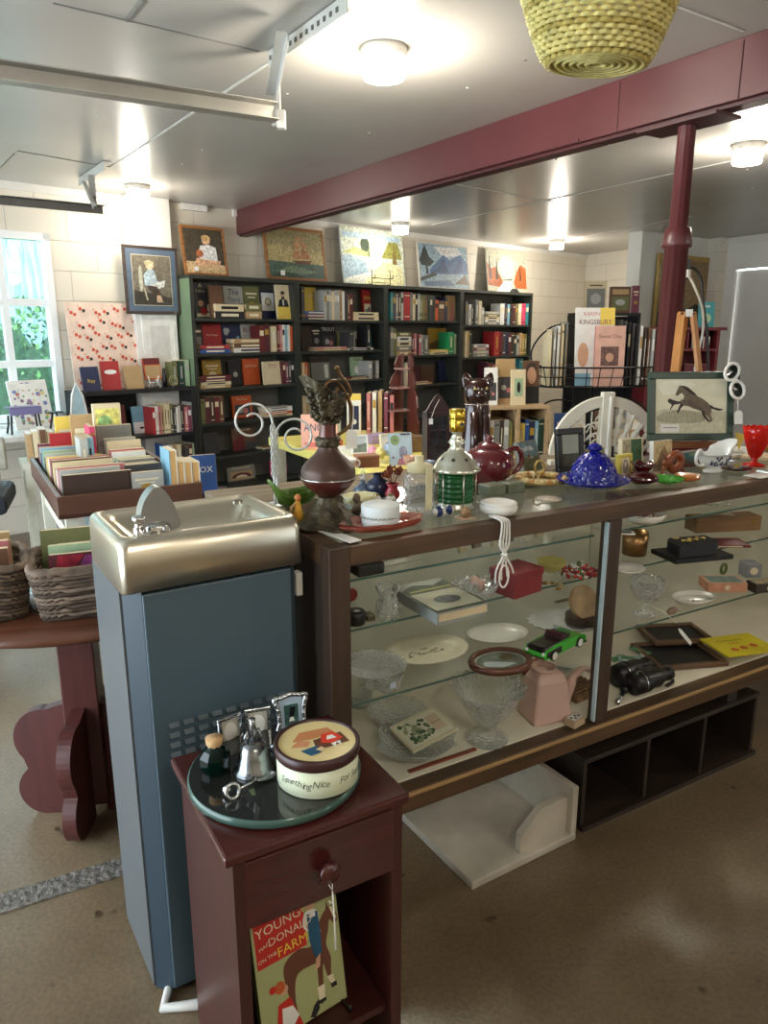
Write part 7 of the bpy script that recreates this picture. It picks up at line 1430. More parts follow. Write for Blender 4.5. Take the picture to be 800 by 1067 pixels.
# gingerbread whatnot
WN_ = wood((84, 42, 36), .3, .2, 2, 4, .2)
t = T('corner_whatnot', 'dark wooden scalloped whatnot shelf standing behind the mini cabinet', 'whatnot', PY(415, 452, .03), CA)
sil = [(0, 0), (.13, 0), (.13, .42), (.09, .40), (.075, .36), (.09, .33), (.06, .30), (.045, .26), (.06, .23), (.03, .20), (.015, .14), (.03, .11), (.0, .06)]
m = MB(); m.prism([(x-.065, z) for x, z in sil], -.006, .006, WN_, UP(0, .06, 0)); m.build('back_panel', t)
m = MB(); m.prism([(x*.8-.1, z) for x, z in sil], -.006, .006, WN_, TR(.065, 0, 0) @ RZ(PI/2) @ UP(0, 0, 0)); m.build('side_panel', t)
for z, w in ((.12, .12), (.24, .09), (.34, .06)): m = MB(); m.box((.065-w/2, .02, z), (w, .08, .008), mt((150, 110, 104), .4)); m.build('shelf', t)
# mini cabinet
t = T('wall_cabinet', 'small dark wooden curio cabinet with glass door and arched top', 'cabinet', PB_(456, 486, .03), CA-.25)
DW = wood((58, 38, 40), .3, .2, 2); w_, h_ = .095, .205
m = MB(); m.box((0, .03, h_/2), (w_, .05, h_), mt((44, 40, 46), .4)); m.build('cabinet_box', t)
m = MB(); m.prism([(-w_/2-.004, 0), (w_/2+.004, 0), (.03, .035), (.012, .062), (0, .07), (-.012, .062), (-.03, .035)], -.005, .005, DW, UP(0, .01, h_)); m.build('pediment', t)
m = MB()
for (cx, cz, a_, b_) in ((0, .008, w_, .016), (0, h_-.008, w_, .016), (-w_/2+.007, h_/2, .014, h_), (w_/2-.007, h_/2, .014, h_), (0, h_*.36, w_, .004), (0, h_*.66, w_, .004), (0, h_/2, .003, h_)): m.box((cx, .0, cz), (a_, .01, b_), DW)
dr_ = m.build('door', t); m = MB(); m.rect(-w_/2, 0, w_/2, h_, glass((210, 214, 224), .12, .05, 0, 60, 1.4, (130, 134, 146)), UP(0, -.001, 0)); m.build('pane', dr_)
m = MB(); m.tube([(0, -.006, h_+.05), (-.02, -.012, h_+.02), (-.035, -.014, h_-.02)], .001, WHITE, 4); m.box((-.036, -.014, h_-.032), (.016, .001, .022), TAGM); m.build('price_tag', t)
# tall cat
t = T('ceramic_cat', 'tall glossy dark brown ceramic cat with upright ears', 'figurine', PB_(495, 486, .05), CA-.35); t.scale = (1.18, 1.18, 1.15)
CT_ = mt((48, 20, 16), .16, 0, .2, 6, 0, .5, None, .35)
m = MB(); m.lathe([(.001, 0), (.052, 0), (.056, .02), (.05, .06), (.044, .12), (.042, .17), (.038, .20), (.034, .215)], CT_, 36, wob=lambda a, i: (1+.05*math.cos(2*a), 0))
m.lathe([(.032, .205), (.04, .215), (.046, .235), (.044, .262), (.036, .28), (.02, .288), (.001, .289)], CT_, 32, ey=.9)
m.ell((0, -.038, .236), (.02, .017, .015), CT_, 14, 9); m.ell((-.018, -.03, .256), (.01, .01, .012), CT_, 10, 7); m.ell((.018, -.03, .256), (.01, .01, .012), CT_, 10, 7); m.build('body', t)
m = MB(); m.tube([(-.018, -.035, .18), (-.02, -.045, .08), (-.022, -.05, .01)], [.015, .013, .014], CT_, 12); m.tube([(.018, -.035, .18), (.02, -.045, .08), (.022, -.05, .01)], [.015, .013, .014], CT_, 12); m.build('front_leg', t)
for sx in (-1, 1):
    m = MB(); m.lathe([(.019, 0), (.017, .02), (.011, .034), (.003, .042)], CT_, 18, TR(sx*.032, -.002, .268) @ RY(sx*.3), ey=.45); m.build('ear', t)
    m = MB(); m.ell((sx*.019, -.038, .258), (.005, .003, .004), mt((206, 190, 120), .2), 8, 6); m.build('eye', t)
m = MB(); m.tube([(.04*math.cos(a), .034*math.sin(a), .205) for a in [2*PI*i/24 for i in range(24)]], .0016, mt((200, 180, 170), .3), 5, True); m.build('collar', t)
# card, boxes, eggs
o = book_mesh('greeting_card', .082, .004, .11, 'light blue', True, T_=lean(.16), art=paint([(mt((206, 226, 236), .6), [(0, 0), (1, 0), (1, 1), (0, 1)]), (pm(150, 176, 120), blob(.26, .78, .2, .16)), (pm(230, 150, 160), [(.3, .02), (.7, .0), (.9, .2), (.6, .24), (.4, .2)]), (pm(170, 170, 190), blob(.6, .4, .18, .2)), (pm(120, 60, 110), blob(.15, .25, .05, .03)), (INK, [(.5, .93), (.92, .93), (.92, .97), (.5, .97)])]))
tag(o, 'pale blue greeting card with a pink and green picture standing on the back table', 'card', PB_(418, 486, .02), CA-.2); o.scale = (1.15, 1.15, 1.15)
t = T('wooden_box', 'small reddish tan wooden box on the back table', 'box', PB_(382, 488, .035), CA-.2); m = MB(); m.box((0, 0, .018), (.085, .06, .036), wood((160, 104, 70), .4)); m.build('box_body', t, bev=.002); m = MB(); m.box((0, 0, .042), (.088, .063, .011), wood((176, 120, 84), .4)); m.build('lid', t, bev=.002)
for i, (u, v, c, lb) in enumerate(((388, 474, (216, 150, 170), 'pink painted egg'), (396, 476, (220, 206, 130), 'yellow painted egg'), (404, 472, (170, 190, 216), 'pale blue painted egg'))):
    m = MB(); m.lathe([(.001, 0), (.014, .004), (.022, .018), (.02, .036), (.01, .05), (.001, .054)], mt(c, .4, 0, .3, 60), 20); m.thing('painted_egg', lb+' standing behind the wooden box', 'egg', PB_(u, v+6, .06), CA, 'painted eggs')
frame('photo_frame', 'small white framed photo behind the painted eggs', 'photo frame', PB_(375, 478, .12), CA-.3, .07, .08, WHITE, .006, paint([(pm(120, 130, 120), [(0, 0), (1, 0), (1, .6), (0, .4)])]), tilt=.15, back=mt((180, 190, 196), .5))
frame('photo_frame', 'cream card frame leaning right of the eggs', 'photo frame', PB_(405, 480, .14), CA-.1, .07, .09, CREAM, .006, paint([(pm(110, 90, 70), blob(.5, .4, .3, .2))]), tilt=.2)
# white arch plant stand
AW = mt((222, 218, 204), .5, 0, .05, 10)
t = T('arched_screen', 'white painted half-round wooden screen with turned spindles and lattice', 'screen', P(621, 488, BT)+Vector((.055, .10, .0005)), CA-.38); rA = .225; zb_ = .02
def arc(r, a0, a1, n=16): return [(r*math.cos(a0+(a1-a0)*i/n), r*math.sin(a0+(a1-a0)*i/n)) for i in range(n+1)]
for nm, a0, a1 in (('left', PI/2+.02, PI), ('right', 0, PI/2-.02)):
    m = MB(); m.prism(arc(rA, a0, a1)+arc(rA-.04, a1, a0), -.01, .01, AW, UP(0, 0, zb_+.02)); m.build('arch_frame', t, bev=.003)
m = MB(); m.box((0, 0, .14), (.048, .03, .28), AW); m.box((.008, -.018, .14), (.012, .01, .25), WHITE); m.build('centre_post', t, bev=.002)
m = MB(); m.box((0, 0, .01), (rA*2, .04, .02), AW); m.build('base', t, bev=.002)
def spindle(p0, p1):
    m = MB(); d = Vector(p1)-Vector(p0); q = d.to_track_quat('Z', 'Y').to_matrix().to_4x4(); L_ = d.length
    m.lathe([(.006, 0), (.014, L_*.10), (.007, L_*.2), (.015, L_*.34), (.015, L_*.4), (.007, L_*.5), (.009, L_*.56), (.015, L_*.66), (.014, L_*.74), (.006, L_*.84), (.012, L_*.92), (.006, L_)], AW, 14, Matrix.Translation(p0) @ q); m.build('spindle', t)
for k in range(5):
    x0, z0s, an_ = (.036, .05, .062, .075, .09)[k], (.07, .045, .03, .024, .022)[k], R((80, 66, 53, 41, 27)[k])
    lo = 0.0
    while math.hypot(x0+lo*math.cos(an_), z0s-zb_-.02+lo*math.sin(an_)) < rA-.036: lo += .002
    spindle((x0, 0, z0s), (x0+lo*math.cos(an_), 0, z0s+lo*math.sin(an_)))
m = MB()
for k in range(14):
    r_ = random.Random(k+40); a = PI/2+.15+1.2*r_.random(); q_ = (rA-.05)*math.sqrt(r_.random()); x, z = q_*math.cos(a), zb_+.02+q_*math.sin(a)
    m.tube([(x+.016*math.cos(b_), 0, z+.013*math.sin(b_*1.5)) for b_ in [i*.5 for i in range(9)]], .0034, AW, 5)
for k in range(5): m.tube([(-.03-.03*k, 0, zb_+.01), (-.03-.03*k, 0, zb_+math.sqrt(max(.001, (rA-.03)**2-(.03+.03*k)**2)))], .003, AW, 5)
m.build('lattice', t)
m = MB(); m.prism([(-.01, 0), (.055, 0), (.03, .035), (.0, .05)], -.012, .012, AW, UP(.06, -.02, .02)); m.build('corner_bracket', t)
# horse picture with sunglasses, wooden easel
GF = mt((44, 66, 56), .35, 0, .1, 8)
hp0 = P(720, 466, CT+.02)
def horse(m, M_, w, h):
    Z = [.0002]
    def pl(c, pts, sm=True):
        Z[0] += .00012; q = [(((x-180)/390-.5)*w, (430-y)/320*h) for x, y in pts]
        if sm: q = [(v[0], v[1]) for v in smooth_loop([Vector((a[0], a[1], 0)) for a in q], 3)]
        m.poly(q, c, M_, Z[0])
    P0 = mt((226, 220, 194), .6, 0, .06, 18); m.rect(-w/2, 0, w/2, h, P0, M_, .0001)
    G1 = mt((200, 195, 168), .6, 0, .15, 60); G2 = mt((166, 160, 136), .6, 0, .35, 90, 0, .5, (6, 1, 1)); HS = mt((112, 98, 82), .6, 0, .25, 30); HD = mt((52, 44, 40), .6)
    pl(mt((236, 232, 212), .6), [(200, 130), (330, 120), (400, 150), (300, 190), (220, 200)]); pl(mt((218, 214, 190), .6), [(430, 140), (560, 130), (565, 200), (480, 210)])
    pl(G1, [(180, 300), (240, 285), (380, 300), (570, 300), (570, 430), (180, 430)], False); pl(G2, [(200, 320), (300, 290), (420, 310), (450, 355), (350, 370), (200, 360)])
    pl(HD, [(245, 235), (258, 225), (275, 232), (300, 240), (330, 240), (335, 250), (300, 258), (280, 262), (262, 290), (258, 286), (268, 262), (252, 250)])
    pl(HS, [(288, 200), (300, 208), (322, 192), (335, 215), (325, 240), (345, 262), (385, 282), (430, 300), (452, 320), (478, 348), (470, 366), (486, 362), (494, 350), (484, 322), (488, 296), (476, 262), (445, 232), (405, 208), (382, 184), (352, 158), (322, 150), (308, 148), (300, 168)])
    pl(HD, [(318, 150), (350, 156), (384, 184), (404, 206), (380, 200), (350, 178)]); pl(HD, [(330, 235), (312, 262), (298, 300), (303, 312), (322, 276), (345, 256)]); pl(HS, [(318, 228), (318, 250), (345, 270), (352, 262), (336, 246)])
    pl(HD, [(478, 262), (500, 276), (530, 284), (552, 290), (528, 298), (500, 290), (482, 282)]); pl(HD, [(432, 298), (440, 330), (470, 362), (474, 352), (452, 322), (446, 298)])
    pl(mt((96, 84, 74), .6), [(360, 230), (400, 262), (440, 280), (430, 296), (380, 278), (350, 256)])
    m.rect(-w*.43, h*.02, -w*.17, h*.17, WHITE, M_, .0035); m.rect(-w*.40, h*.10, -w*.2, h*.115, mt((150, 120, 110), .6), M_, .0037)
hw = .315; hh = .248; hz = CT+.052
HP = PT(717, 474, .03)
rzH = CA-.47
t = frame('framed_drawing', 'green-framed drawing of rearing horses propped on a wooden easel', 'picture', HP+Vector((0, 0, .048)), rzH, hw, hh, GF, .026, horse, tilt=.18, depth=.02, back=CREAM)
hq = lambda x, y, z: HP+Vector((math.cos(rzH)*x-math.sin(rzH)*y, math.sin(rzH)*x+math.cos(rzH)*y, z))
t = T('display_easel', 'tan wooden tripod easel behind the horse drawing', 'easel', hq(0, .0, 0), rzH); EW = wood((190, 130, 70), .4, .15, 2)
def leg3(p0, p1, w_, nm='leg'):
    m = MB(); d = Vector(p1)-Vector(p0); q = d.to_track_quat('Z', 'Y').to_matrix().to_4x4(); m.box((0, 0, d.length/2), (w_, .012, d.length), EW, Matrix.Translation(p0) @ q); return m.build(nm, t)
leg3((-.075, .03, .004), (-.022, .12, .50), .027); leg3((.085, .03, .004), (.022, .12, .50), .027); leg3((.0, .2, .004), (.0, .135, .49), .024)
m = MB(); m.box((0, .12, .495), (.06, .014, .02), EW); m.box((.002, .108, .50), (.026, .003, .026), TAGM); 
for sx in (-.02, .02): m.cyl((0, 0, 0), .005, .02, INK, 10, TR(sx, .12, .497) @ RX(PI/2))
m.build('head_block', t)
m = MB(); m.box((0, .012, .034), (.19, .055, .022), wood((136, 84, 48), .4)); m.build('ledge', t)
t = T('sunglasses', 'white oval sunglasses hanging on the corner of the horse drawing', 'sunglasses', hq(hw/2-.014, -.005, .048+hh-.115), rzH); t.scale = (1.15,)*3
L_ = lean(.18)
for i, (zc, xc, r_) in enumerate(((.098, -.012, .5), (.042, .006, -.25))):
    m = MB(L_ @ TR(xc, -.014, zc) @ RY(r_)); m.tube([(.021*math.cos(a), 0, .027*math.sin(a)) for a in [2*PI*k/28 for k in range(28)]], .005, WHITE, 8, True); m.build('rim', t)
    m = MB(L_ @ TR(xc, -.014, zc) @ RY(r_)); m.lathe([(.001, .002), (.019, 0)], mt((20, 30, 26), .05), 24, RX(PI/2), ex=1, ey=1.3); m.build('lens', t)
m = MB(L_); m.tube([(-.002, -.014, .074), (.004, -.017, .07), (.002, -.014, .066)], .005, WHITE, 7); m.build('bridge', t)
m = MB(L_); m.tube([(.016, -.01, .10), (.03, .03, .06), (.035, .07, .0), (.05, .09, -.06)], .003, BLACK, 6); m.build('temple', t)
m = MB(L_); m.tube([(.006, -.018, .018), (.006, -.02, -.02)], .001, WHITE, 4); m.prism([(-.013, -.022), (.013, -.022), (.013, .012), (.006, .02), (-.006, .02), (-.013, .012)], 0, .001, TAGM, UP(.008, -.02, -.042)); m.build('price_tag', t)
m = MB(); m.prism([(-.02, .03), (.02, .02), (.0, -.04)], 0, .003, mt((222, 196, 90), .5), UP(0, 0, .045)); m.thing('yellow_pennant', 'little yellow triangular card right of the horse drawing', 'card', hq(hw/2+.04, .02, 0), rzH)
t = T('spice_jar', 'small brown jar with yellow label under the horse drawing', 'jar', PT(736, 480, .03), CA); m = MB(); m.lathe([(.001, 0), (.02, 0), (.02, .03), (.001, .03)], mt((190, 160, 70), .4, 0, .3, 60), 20); m.build('jar_body', t); m = MB(); m.lathe([(.021, .03), (.021, .038), (.001, .038)], mt((70, 40, 34), .4), 20); m.build('lid', t)
# lamp arm and cords beside the column
t = T('gooseneck_lamp', 'black gooseneck lamp arm with a white cord beside the maroon column', 'lamp', cl(1.72, .74), CA)
def onf(u, v, f): r = ray(u, v)*f; return Vector((r.x, r.y, r.z+EYE))
gl0 = t.location; Rm = Matrix.Rotation(-CA, 4, 'Z')
def loc_(p): return Rm @ (p-gl0)
m = MB(); m.tube(smooth_loop([loc_(onf(u, v, 3.05)) for u, v in ((714, 283), (722, 279), (730, 290), (732, 310), (735, 335), (737, 350), (738, 420), (739, 470))], 4, False), .006, BLACK, 7); m.box(tuple(loc_(onf(714, 281, 3.05))), (.02, .03, .08), BLACK); m.build('arm', t)
m = MB(); m.tube(smooth_loop([loc_(onf(u, v, 3.0)) for u, v in ((717, 287), (723, 298), (731, 320), (732, 345), (726, 372), (722, 400))], 4, False), .005, WHITE, 7); m.box(tuple(loc_(onf(716.5, 285, 3.0))), (.016, .016, .03), WHITE); m.build('cord', t)
m = MB(); b_ = loc_(onf(739, 470, 3.05)); m.tube([b_, (b_.x, b_.y, .02)], .008, BLACK, 8); m.lathe([(.001, 0), (.1, 0), (.1, .015), (.02, .025)], BLACK, 24, TR(b_.x, b_.y, 0)); m.build('base', t)

# ================================================================= FURTHER BACK
# light wood bookshelf
def onh(u, v, z, back=0):
    p = P(u, v, z); d = Vector((p.x, p.y, 0)).normalized(); p = p+d*back; p.z = z; return p
LS = wood((190, 160, 122), .5, .15); sh0 = cl(1.12, 1.96)
lt_ = 1.16
q = ray(507, 424); tq = (lt_-EYE)/q.z; L0 = Vector((q.x*tq, q.y*tq, 0)); q = ray(572, 433); tq = (lt_-EYE)/q.z; L1 = Vector((q.x*tq, q.y*tq, 0))
def fz(u, v, f): r = ray(u, v)*f; return Vector((r.x, r.y, 0)), r.z+EYE
a0, z0 = fz(508, 424, 3.75)
LSX = Vector((math.cos(R(12)), math.sin(R(12)), 0)); lsw = .34
t = T('light_bookshelf', 'low light wood bookshelf standing behind the maroon teapot', 'bookcase', a0, R(12))
m = MB(); m.box((lsw/2, .12, z0-.008), (lsw, .24, .016), LS); m.build('top_panel', t)
for x in (.008, lsw*.5, lsw-.008): m = MB(); m.box((x, .12, (z0-.016)/2), (.016, .24, z0-.016), LS); m.build('side_panel', t)
for z in (z0-.28, z0-.56, .1): m = MB(); m.box((lsw/2, .125, z), (lsw-.034, .22, .014), LS); m.build('shelf', t)
m = MB(); m.box((lsw/2, .236, (z0-.016)/2), (lsw, .006, z0-.02), LS); m.build('back_panel', t)
def LSP(x, y, z): return a0+LSX*x+Vector((-LSX.y, LSX.x, 0))*y+Vector((0, 0, z))
x = .02
for i, (c, th, h) in enumerate((('white', .026, .2), ('grey', .03, .2), ('dark brown', .02, .2), ('silver', .026, .2), ('olive', .02, .19))):
    o = book_mesh('book', th, .15, h, c); tag(o, '%s book upright in left part of the light bookshelf, %s from left' % (c, ORD[i]), 'book', LSP(x+th/2, .1, z0-.272), R(12), 'books inside the light bookshelf'); x += th+.002
x = lsw*.5+.012
for i, (c, th, h) in enumerate((('yellow', .034, .18), ('blue', .02, .2), ('navy', .03, .19), ('light blue', .018, .19), ('dark green', .03, .2))):
    o = book_mesh('book', th, .15, h, c); tag(o, '%s book upright in right part of the light bookshelf, %s from left' % (c, ORD[i]), 'book', LSP(x+th/2, .1, z0-.272), R(12), 'books inside the light bookshelf'); x += th+.002
tops = [(.045, .08, .065, .19, 'white', photo, 'white photo book standing at left on the light bookshelf'), (.10, .15, .035, .18, 'tan', None, 'thin tan book on the light bookshelf'), (.15, .15, .10, .23, 'tan', photo, 'tan illustrated book at the back of the light bookshelf'),
        (.185, .06, .075, .18, 'cream', lambda m, M_, w, h: (m.rect(-w*.3, h*.25, w*.3, h*.75, bm_('pale green'), M_, .0002), m.disc(0, h*.5, w*.13, INK, M_, .0003, 12, h*.16)), 'pale green book with oval portrait on the light bookshelf'), (.28, .12, .085, .22, 'brown', lambda m, M_, w, h: (m.disc(0, h*.66, w*.3, SK, M_, .0002, 14, h*.2), m.disc(0, h*.84, w*.34, bm_('dark brown'), M_, .00015, 12, h*.12), m.rect(-w*.5, 0, w*.5, h*.4, INK, M_, .0002)), 'brown book with a large face on the light bookshelf')]
for x, y, w, h, c, art, lb in tops:
    o = book_mesh('book', w, .02, h, c, True, art=art, T_=lean(.08)); tag(o, lb, 'book', LSP(x, y, z0), R(12), 'books on top of the light bookshelf')
# wire magazine rack
rc, rz0 = fz(618, 402, 4.3); RBZ = rz0; RW = .36; IRB = mt((26, 26, 28), .4, .5)
t = T('magazine_rack', 'black wire spinner rack holding magazines behind the white arch', 'rack', rc, R(8))
m = MB(); m.tube([(0, 0, .03), (0, 0, RBZ+.3)], .012, IRB, 10); m.lathe([(.001, 0), (.22, 0), (.22, .015), (.02, .03)], IRB, 28); m.build('pole', t)
def oval(z, rx, ry, n=40): return [(rx*math.cos(2*PI*i/n), ry*math.sin(2*PI*i/n), z) for i in range(n)]
for lev, hgt in ((RBZ, .11), (RBZ-.42, .11)):
    m = MB(); m.tube(oval(lev, RW*.92, .14), .0045, IRB, 6, True); m.tube(oval(lev+hgt, RW, .17), .0055, IRB, 6, True); m.tube(oval(lev+hgt*.5, RW*.96, .155), .003, IRB, 6, True)
    for i in range(30): a = 2*PI*i/30; m.tube([(RW*.2*math.cos(a), .03*math.sin(a), lev-.004), (RW*.92*math.cos(a), .14*math.sin(a), lev), (RW*math.cos(a), .17*math.sin(a), lev+hgt)], .003, IRB, 5)
    for sx in (-1, 1): m.tube(smooth_loop([Vector(q) for q in ((sx*RW*.96, 0, lev+.03), (sx*(RW+.02), 0, lev+.2), (sx*RW*.75, 0, lev+.33), (sx*RW*.35, 0, lev+.33), (sx*.12, 0, lev+.27))], 5, False), .0055, IRB, 6)
    m.build('wire_basket', t)
m = MB()
for dx in (-.17, 0.02, .14): m.tube([(dx, .02, RBZ-.42), (dx, .02, RBZ)], .005, IRB, 6)
m.build('upright_wire', t)
rx_ = lambda x, y, z: rc+Vector((math.cos(R(8))*x-math.sin(R(8))*y, math.sin(R(8))*x+math.cos(R(8))*y, z))
def magz(x, y, w, h, c, art, lb, z=RBZ+.006, th=.012, face=True, til=.1):
    o = book_mesh('magazine', w if face else th, th if face else w, h, c, face or None, art=art, T_=lean(til)); tag(o, lb, 'magazine', rx_(x, y, z), R(8), 'magazines in the wire rack')
magz(-.03, -.07, .23, .43, 'white', lambda m, M_, w, h: (m.rect(w*.12, h*.78, w*.5, h, bm_('yellow'), M_, .0002), m.text('KAREN', w*.13, bm_('rose'), M_ @ TR(-w*.1, h*.9, .0004)), m.text('KINGSBURY', w*.165, bm_('mauve'), M_ @ TR(0, h*.79, .0004), sx=.95), m.disc(-w*.3, h*.4, w*.14, SK, M_, .0003, 14, h*.16), m.rect(-w*.5, 0, -w*.1, h*.16, bm_('light blue'), M_, .0003)), 'white and yellow magazine reading KINGSBURY, tallest in the wire rack')
magz(.035, -.115, .175, .33, 'rose', lambda m, M_, w, h: (m.rect(-w*.5, 0, w*.5, h, mt((226, 178, 160), .5), M_, .0001), m.text('Sweet One', w*.17, mt((120, 60, 50), .5), M_ @ TR(0, h*.8, .0004)), m.rect(-w*.3, h*.34, w*.3, h*.66, mt((110, 80, 74), .5, 0, .5, 60), M_, .0003), m.disc(0, h*.48, w*.14, SK, M_, .0004)), 'peach booklet reading Sweet One at the front of the wire rack', til=.05)
for i, c in enumerate(('cream', 'silver', 'white', 'cream', 'grey')):
    magz(-.29+i*.027, -.0+.01*i, .11, .31+.01*i, c, None, '%s magazine edge-on at left end of the wire rack, %s from left' % (c, ORD[i]), face=False, til=0)
for i, c in enumerate(('dark grey', 'dark grey', 'black', 'dark grey', 'black', 'white', 'dark brown', 'brown', 'silver')):
    magz(.135+i*.0215, .03-.006*i, .12, .36-.006*i, c, None, '%s magazine edge-on at right end of the wire rack, %s from left' % (c, ORD[i]), face=False, til=0, th=.014)
for i, (x, c, h) in enumerate(((-.27, 'cream', .26), (-.18, 'blue', .26), (-.07, 'white', .25), (.06, 'brown', .27), (.2, 'silver', .28), (.26, 'white', .28))):
    magz(x, -.02*(i % 2), .085, h, c, None, '%s booklet on lower tier of the wire rack, %s from left' % (c, ORD[i]), z=RBZ-.414)
# black shelf with two books against the far end wall
k0, kz0 = fz(634, 326, 7.0)
t = T('black_bookcase', 'narrow black bookcase against the far end wall', 'bookcase', k0, R(5)); 
m = MB(); m.box((0, .12, kz0-.012), (.62, .26, .024), BLK); m.build('top_panel', t)
for sx in (-.3, .3): m = MB(); m.box((sx, .12, (kz0-.024)/2), (.024, .26, kz0-.024), BLK); m.build('side_panel', t)
m = MB(); m.box((0, .24, kz0/2), (.57, .01, kz0-.06), BLK); m.build('back_panel', t)
for z in (kz0-.33, kz0-.65, .4, .1): m = MB(); m.box((0, .12, z), (.572, .22, .02), BLK); m.build('shelf', t)
for x, w, h, c, art, lb in ((-.12, .21, .29, 'cream', lambda m, M_, w, h: (m.rect(-w*.42, h*.1, w*.42, h*.76, bm_('grey'), M_, .0002), m.disc(0, h*.44, w*.24, bm_('silver'), M_, .0003), m.rect(-w*.3, h*.84, w*.3, h*.88, bm_('brown'), M_, .0002)), 'cream photo book standing left on the narrow black bookcase'),
        (.12, .2, .24, 'brown', lambda m, M_, w, h: (m.rect(-w*.42, h*.1, w*.42, h*.62, bm_('olive'), M_, .0002), m.disc(0, h*.4, w*.24, bm_('silver'), M_, .0003, 14, h*.12), m.rect(-w*.4, h*.7, w*.4, h*.9, bm_('tan'), M_, .0003)), 'brown country book standing in the middle of the narrow black bookcase'), (.27, .07, .25, 'mauve', None, 'mauve book at right end of the narrow black bookcase')):
    o = book_mesh('book', w, .03, h, c, True, art=art, T_=lean(.06)); tag(o, lb, 'book', k0+Vector((x, .06+x*.09, kz0)), R(5), 'books on the narrow black bookcase')
# gilt painting on the partition
def ppl(u, v, off):
    n_ = Vector((pd.y, -pd.x, 0)).normalized(); q = PA+n_*off; r = ray(u, v); tt = (q.x*n_.x+q.y*n_.y)/(r.x*n_.x+r.y*n_.y); p = r*tt; p.z += EYE; return p
g0 = ppl(680, 330, .03); g1 = ppl(742, 330, .03); gt = ppl(710, 266, .03).z; gb = ppl(710, 385, .03).z
GILT = mt((176, 146, 78), .35, .5, .15, 20)
frame('framed_painting', 'dark landscape painting in a wide gilt frame on the grey partition', 'picture', Vector(((g0.x+g1.x)/2, (g0.y+g1.y)/2, gb)), pa, (g1-g0).xy.length, gt-gb, GILT, .05, paint([(pm(110, 92, 66), [(0, 0), (1, 0), (1, 1), (0, 1)]), (pm(146, 122, 84), [(0, .6), (1, .5), (1, 1), (0, 1)]), (pm(48, 48, 40), [(0, 0), (1, 0), (1, .45), (.7, .6), (.4, .5), (.2, .62), (0, .5)])]), tilt=0)
# red cabinet before the partition
c0_, cz = fz(672, 341, 5.7); c1_, _ = fz(757, 341, 5.7)
cwid = (c1_-c0_).length; RC = wood((96, 26, 34), .4, .15, 0); ra = math.atan2((c1_-c0_).y, (c1_-c0_).x)
t = T('red_cabinet', 'dark red wooden cabinet with a row of slots, behind the maroon column', 'cabinet', c0_, ra)
m = MB(); m.box((cwid/2, .16, cz-.012), (cwid, .36, .024), RC); m.build('top_panel', t, bev=.003)
for x in (.05, cwid-.05): m = MB(); m.box((x, .16, (cz-.024)/2), (.022, .3, cz-.024), RC); m.build('side_panel', t)
m = MB(); m.box((cwid/2, .30, (cz-.024)/2), (cwid-.12, .012, cz-.04), RC); m.build('back_panel', t)
for z in (cz-.17, cz-.55, .5, .1): m = MB(); m.box((cwid/2, .15, z), (cwid-.122, .28, .018), RC); m.build('shelf', t)
for k in range(1, 7):
    m = MB(); m.box((.06+k*(cwid-.12)/7, .16, cz-.093), (.012, .27, .134), RC); m.build('divider', t)
for i, (x, c) in enumerate(((cwid-.33, 'white'), (cwid-.21, 'grey'), (cwid-.12, 'white'))):
    o = book_mesh('card', .05, .004, .09, c, True, title=' '); tag(o, '%s card in a slot of the red cabinet, %s from left' % (c, ORD[i]), 'card', c0_+Vector((math.cos(ra)*x, math.sin(ra)*x+.06, cz-.16)), ra, 'cards in the red cabinet')
for i, (x, w, h, c) in enumerate(((cwid-.36, .14, .28, 'olive'), (cwid-.17, .18, .26, 'maroon'), (cwid-.52, .12, .25, 'dark red'))):
    o = book_mesh('book', w, .03, h, c, True, art=swirl if i == 0 else photo); tag(o, '%s book facing out inside the red cabinet' % c, 'book', c0_+Vector((math.cos(ra)*x, math.sin(ra)*x+.1, cz-.541)), ra, 'books in the red cabinet')
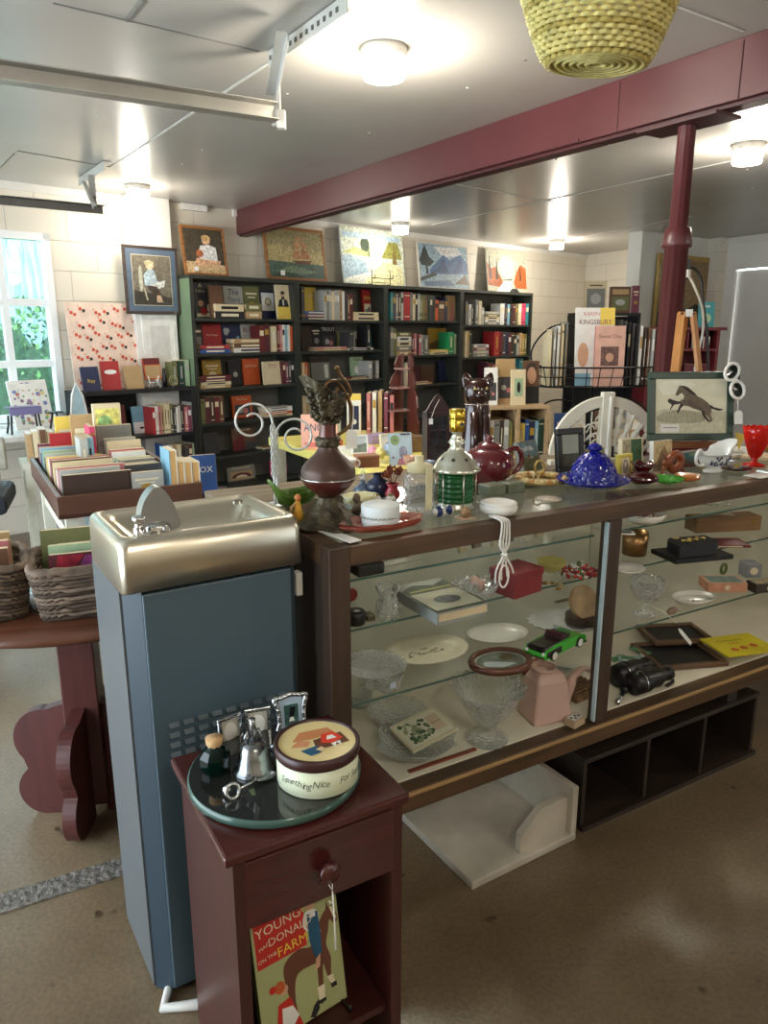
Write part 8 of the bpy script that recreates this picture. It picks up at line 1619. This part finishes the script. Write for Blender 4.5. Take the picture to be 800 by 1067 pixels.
b0, _ = fz(742, 341, 5.75); o = book_mesh('book', .12, .02, .19, 'teal', True, art=lambda m, M_, w, h: (m.text('Sea', w*.3, WHITE, M_ @ TR(0, h*.78, .0004)), m.disc(0, h*.35, w*.3, bm_('pale green'), M_, .0002)), T_=lean(.1)); tag(o, 'teal book standing on the dark red cabinet', 'book', c0_+Vector((math.cos(ra)*(cwid-.13), math.sin(ra)*(cwid-.13)+.08, cz)), ra)

# small things on the yellow and back tables
for (u, v, w, d_, hgt, c, rz, lb, nm) in ((352, 478, .12, .09, .05, (226, 224, 214), -.4, 'white card carton on the yellow table behind the ewer neck', 'carton'), (430, 470, .10, .08, .07, (110, 84, 60), -.2, 'brown leather-look box on the yellow table behind the greeting card', 'leather_box'),
        (392, 461, .13, .09, .04, (160, 140, 176), .2, 'mauve booklet stack lying on the yellow table before the book row', 'booklet'), (345, 466, .09, .07, .035, (190, 110, 84), .1, 'small terracotta box on the yellow table by the pink booklet', 'terracotta_box')):
    m = MB(); m.box((0, 0, hgt/2), (w, d_, hgt), mt(c, .5, 0, .15, 30)); m.rect(-w*.4, -d_*.36, w*.4, d_*.36, mt([min(255, x*1.12) for x in c], .5, 0, .3, 40), None, hgt+.0005)
    m.thing(nm, lb, 'box', PY(u, v, .0), CA+rz, bev=.002)
for (u, v, c, s_, lb) in ((362, 500, (236, 232, 224), 1.0, 'white china cup on the back table right of the ewer'), (428, 496, (196, 150, 120), .9, 'small tan pottery cup on the back table behind the glass jar'), (446, 500, (120, 132, 150), .8, 'small blue grey pottery cup left of the curio cabinet')):
    t = T('china_cup', lb, 'cup', PB_(u, v-8, .02), CA-.3); t.scale = (s_,)*3; cm_ = mt(c, .3, 0, .06, 20)
    m = MB(); m.lathe([(.001, 0), (.018, 0), (.02, .004), (.03, .03), (.034, .048), (.032, .048), (.027, .03), (.001, .006)], cm_, 28); m.build('cup_body', t)
    m = MB(); m.tube(smooth_loop([Vector(q) for q in ((.031, 0, .04), (.046, 0, .036), (.044, 0, .018), (.024, 0, .014))], 4, False), .003, cm_, 7); m.build('handle', t)
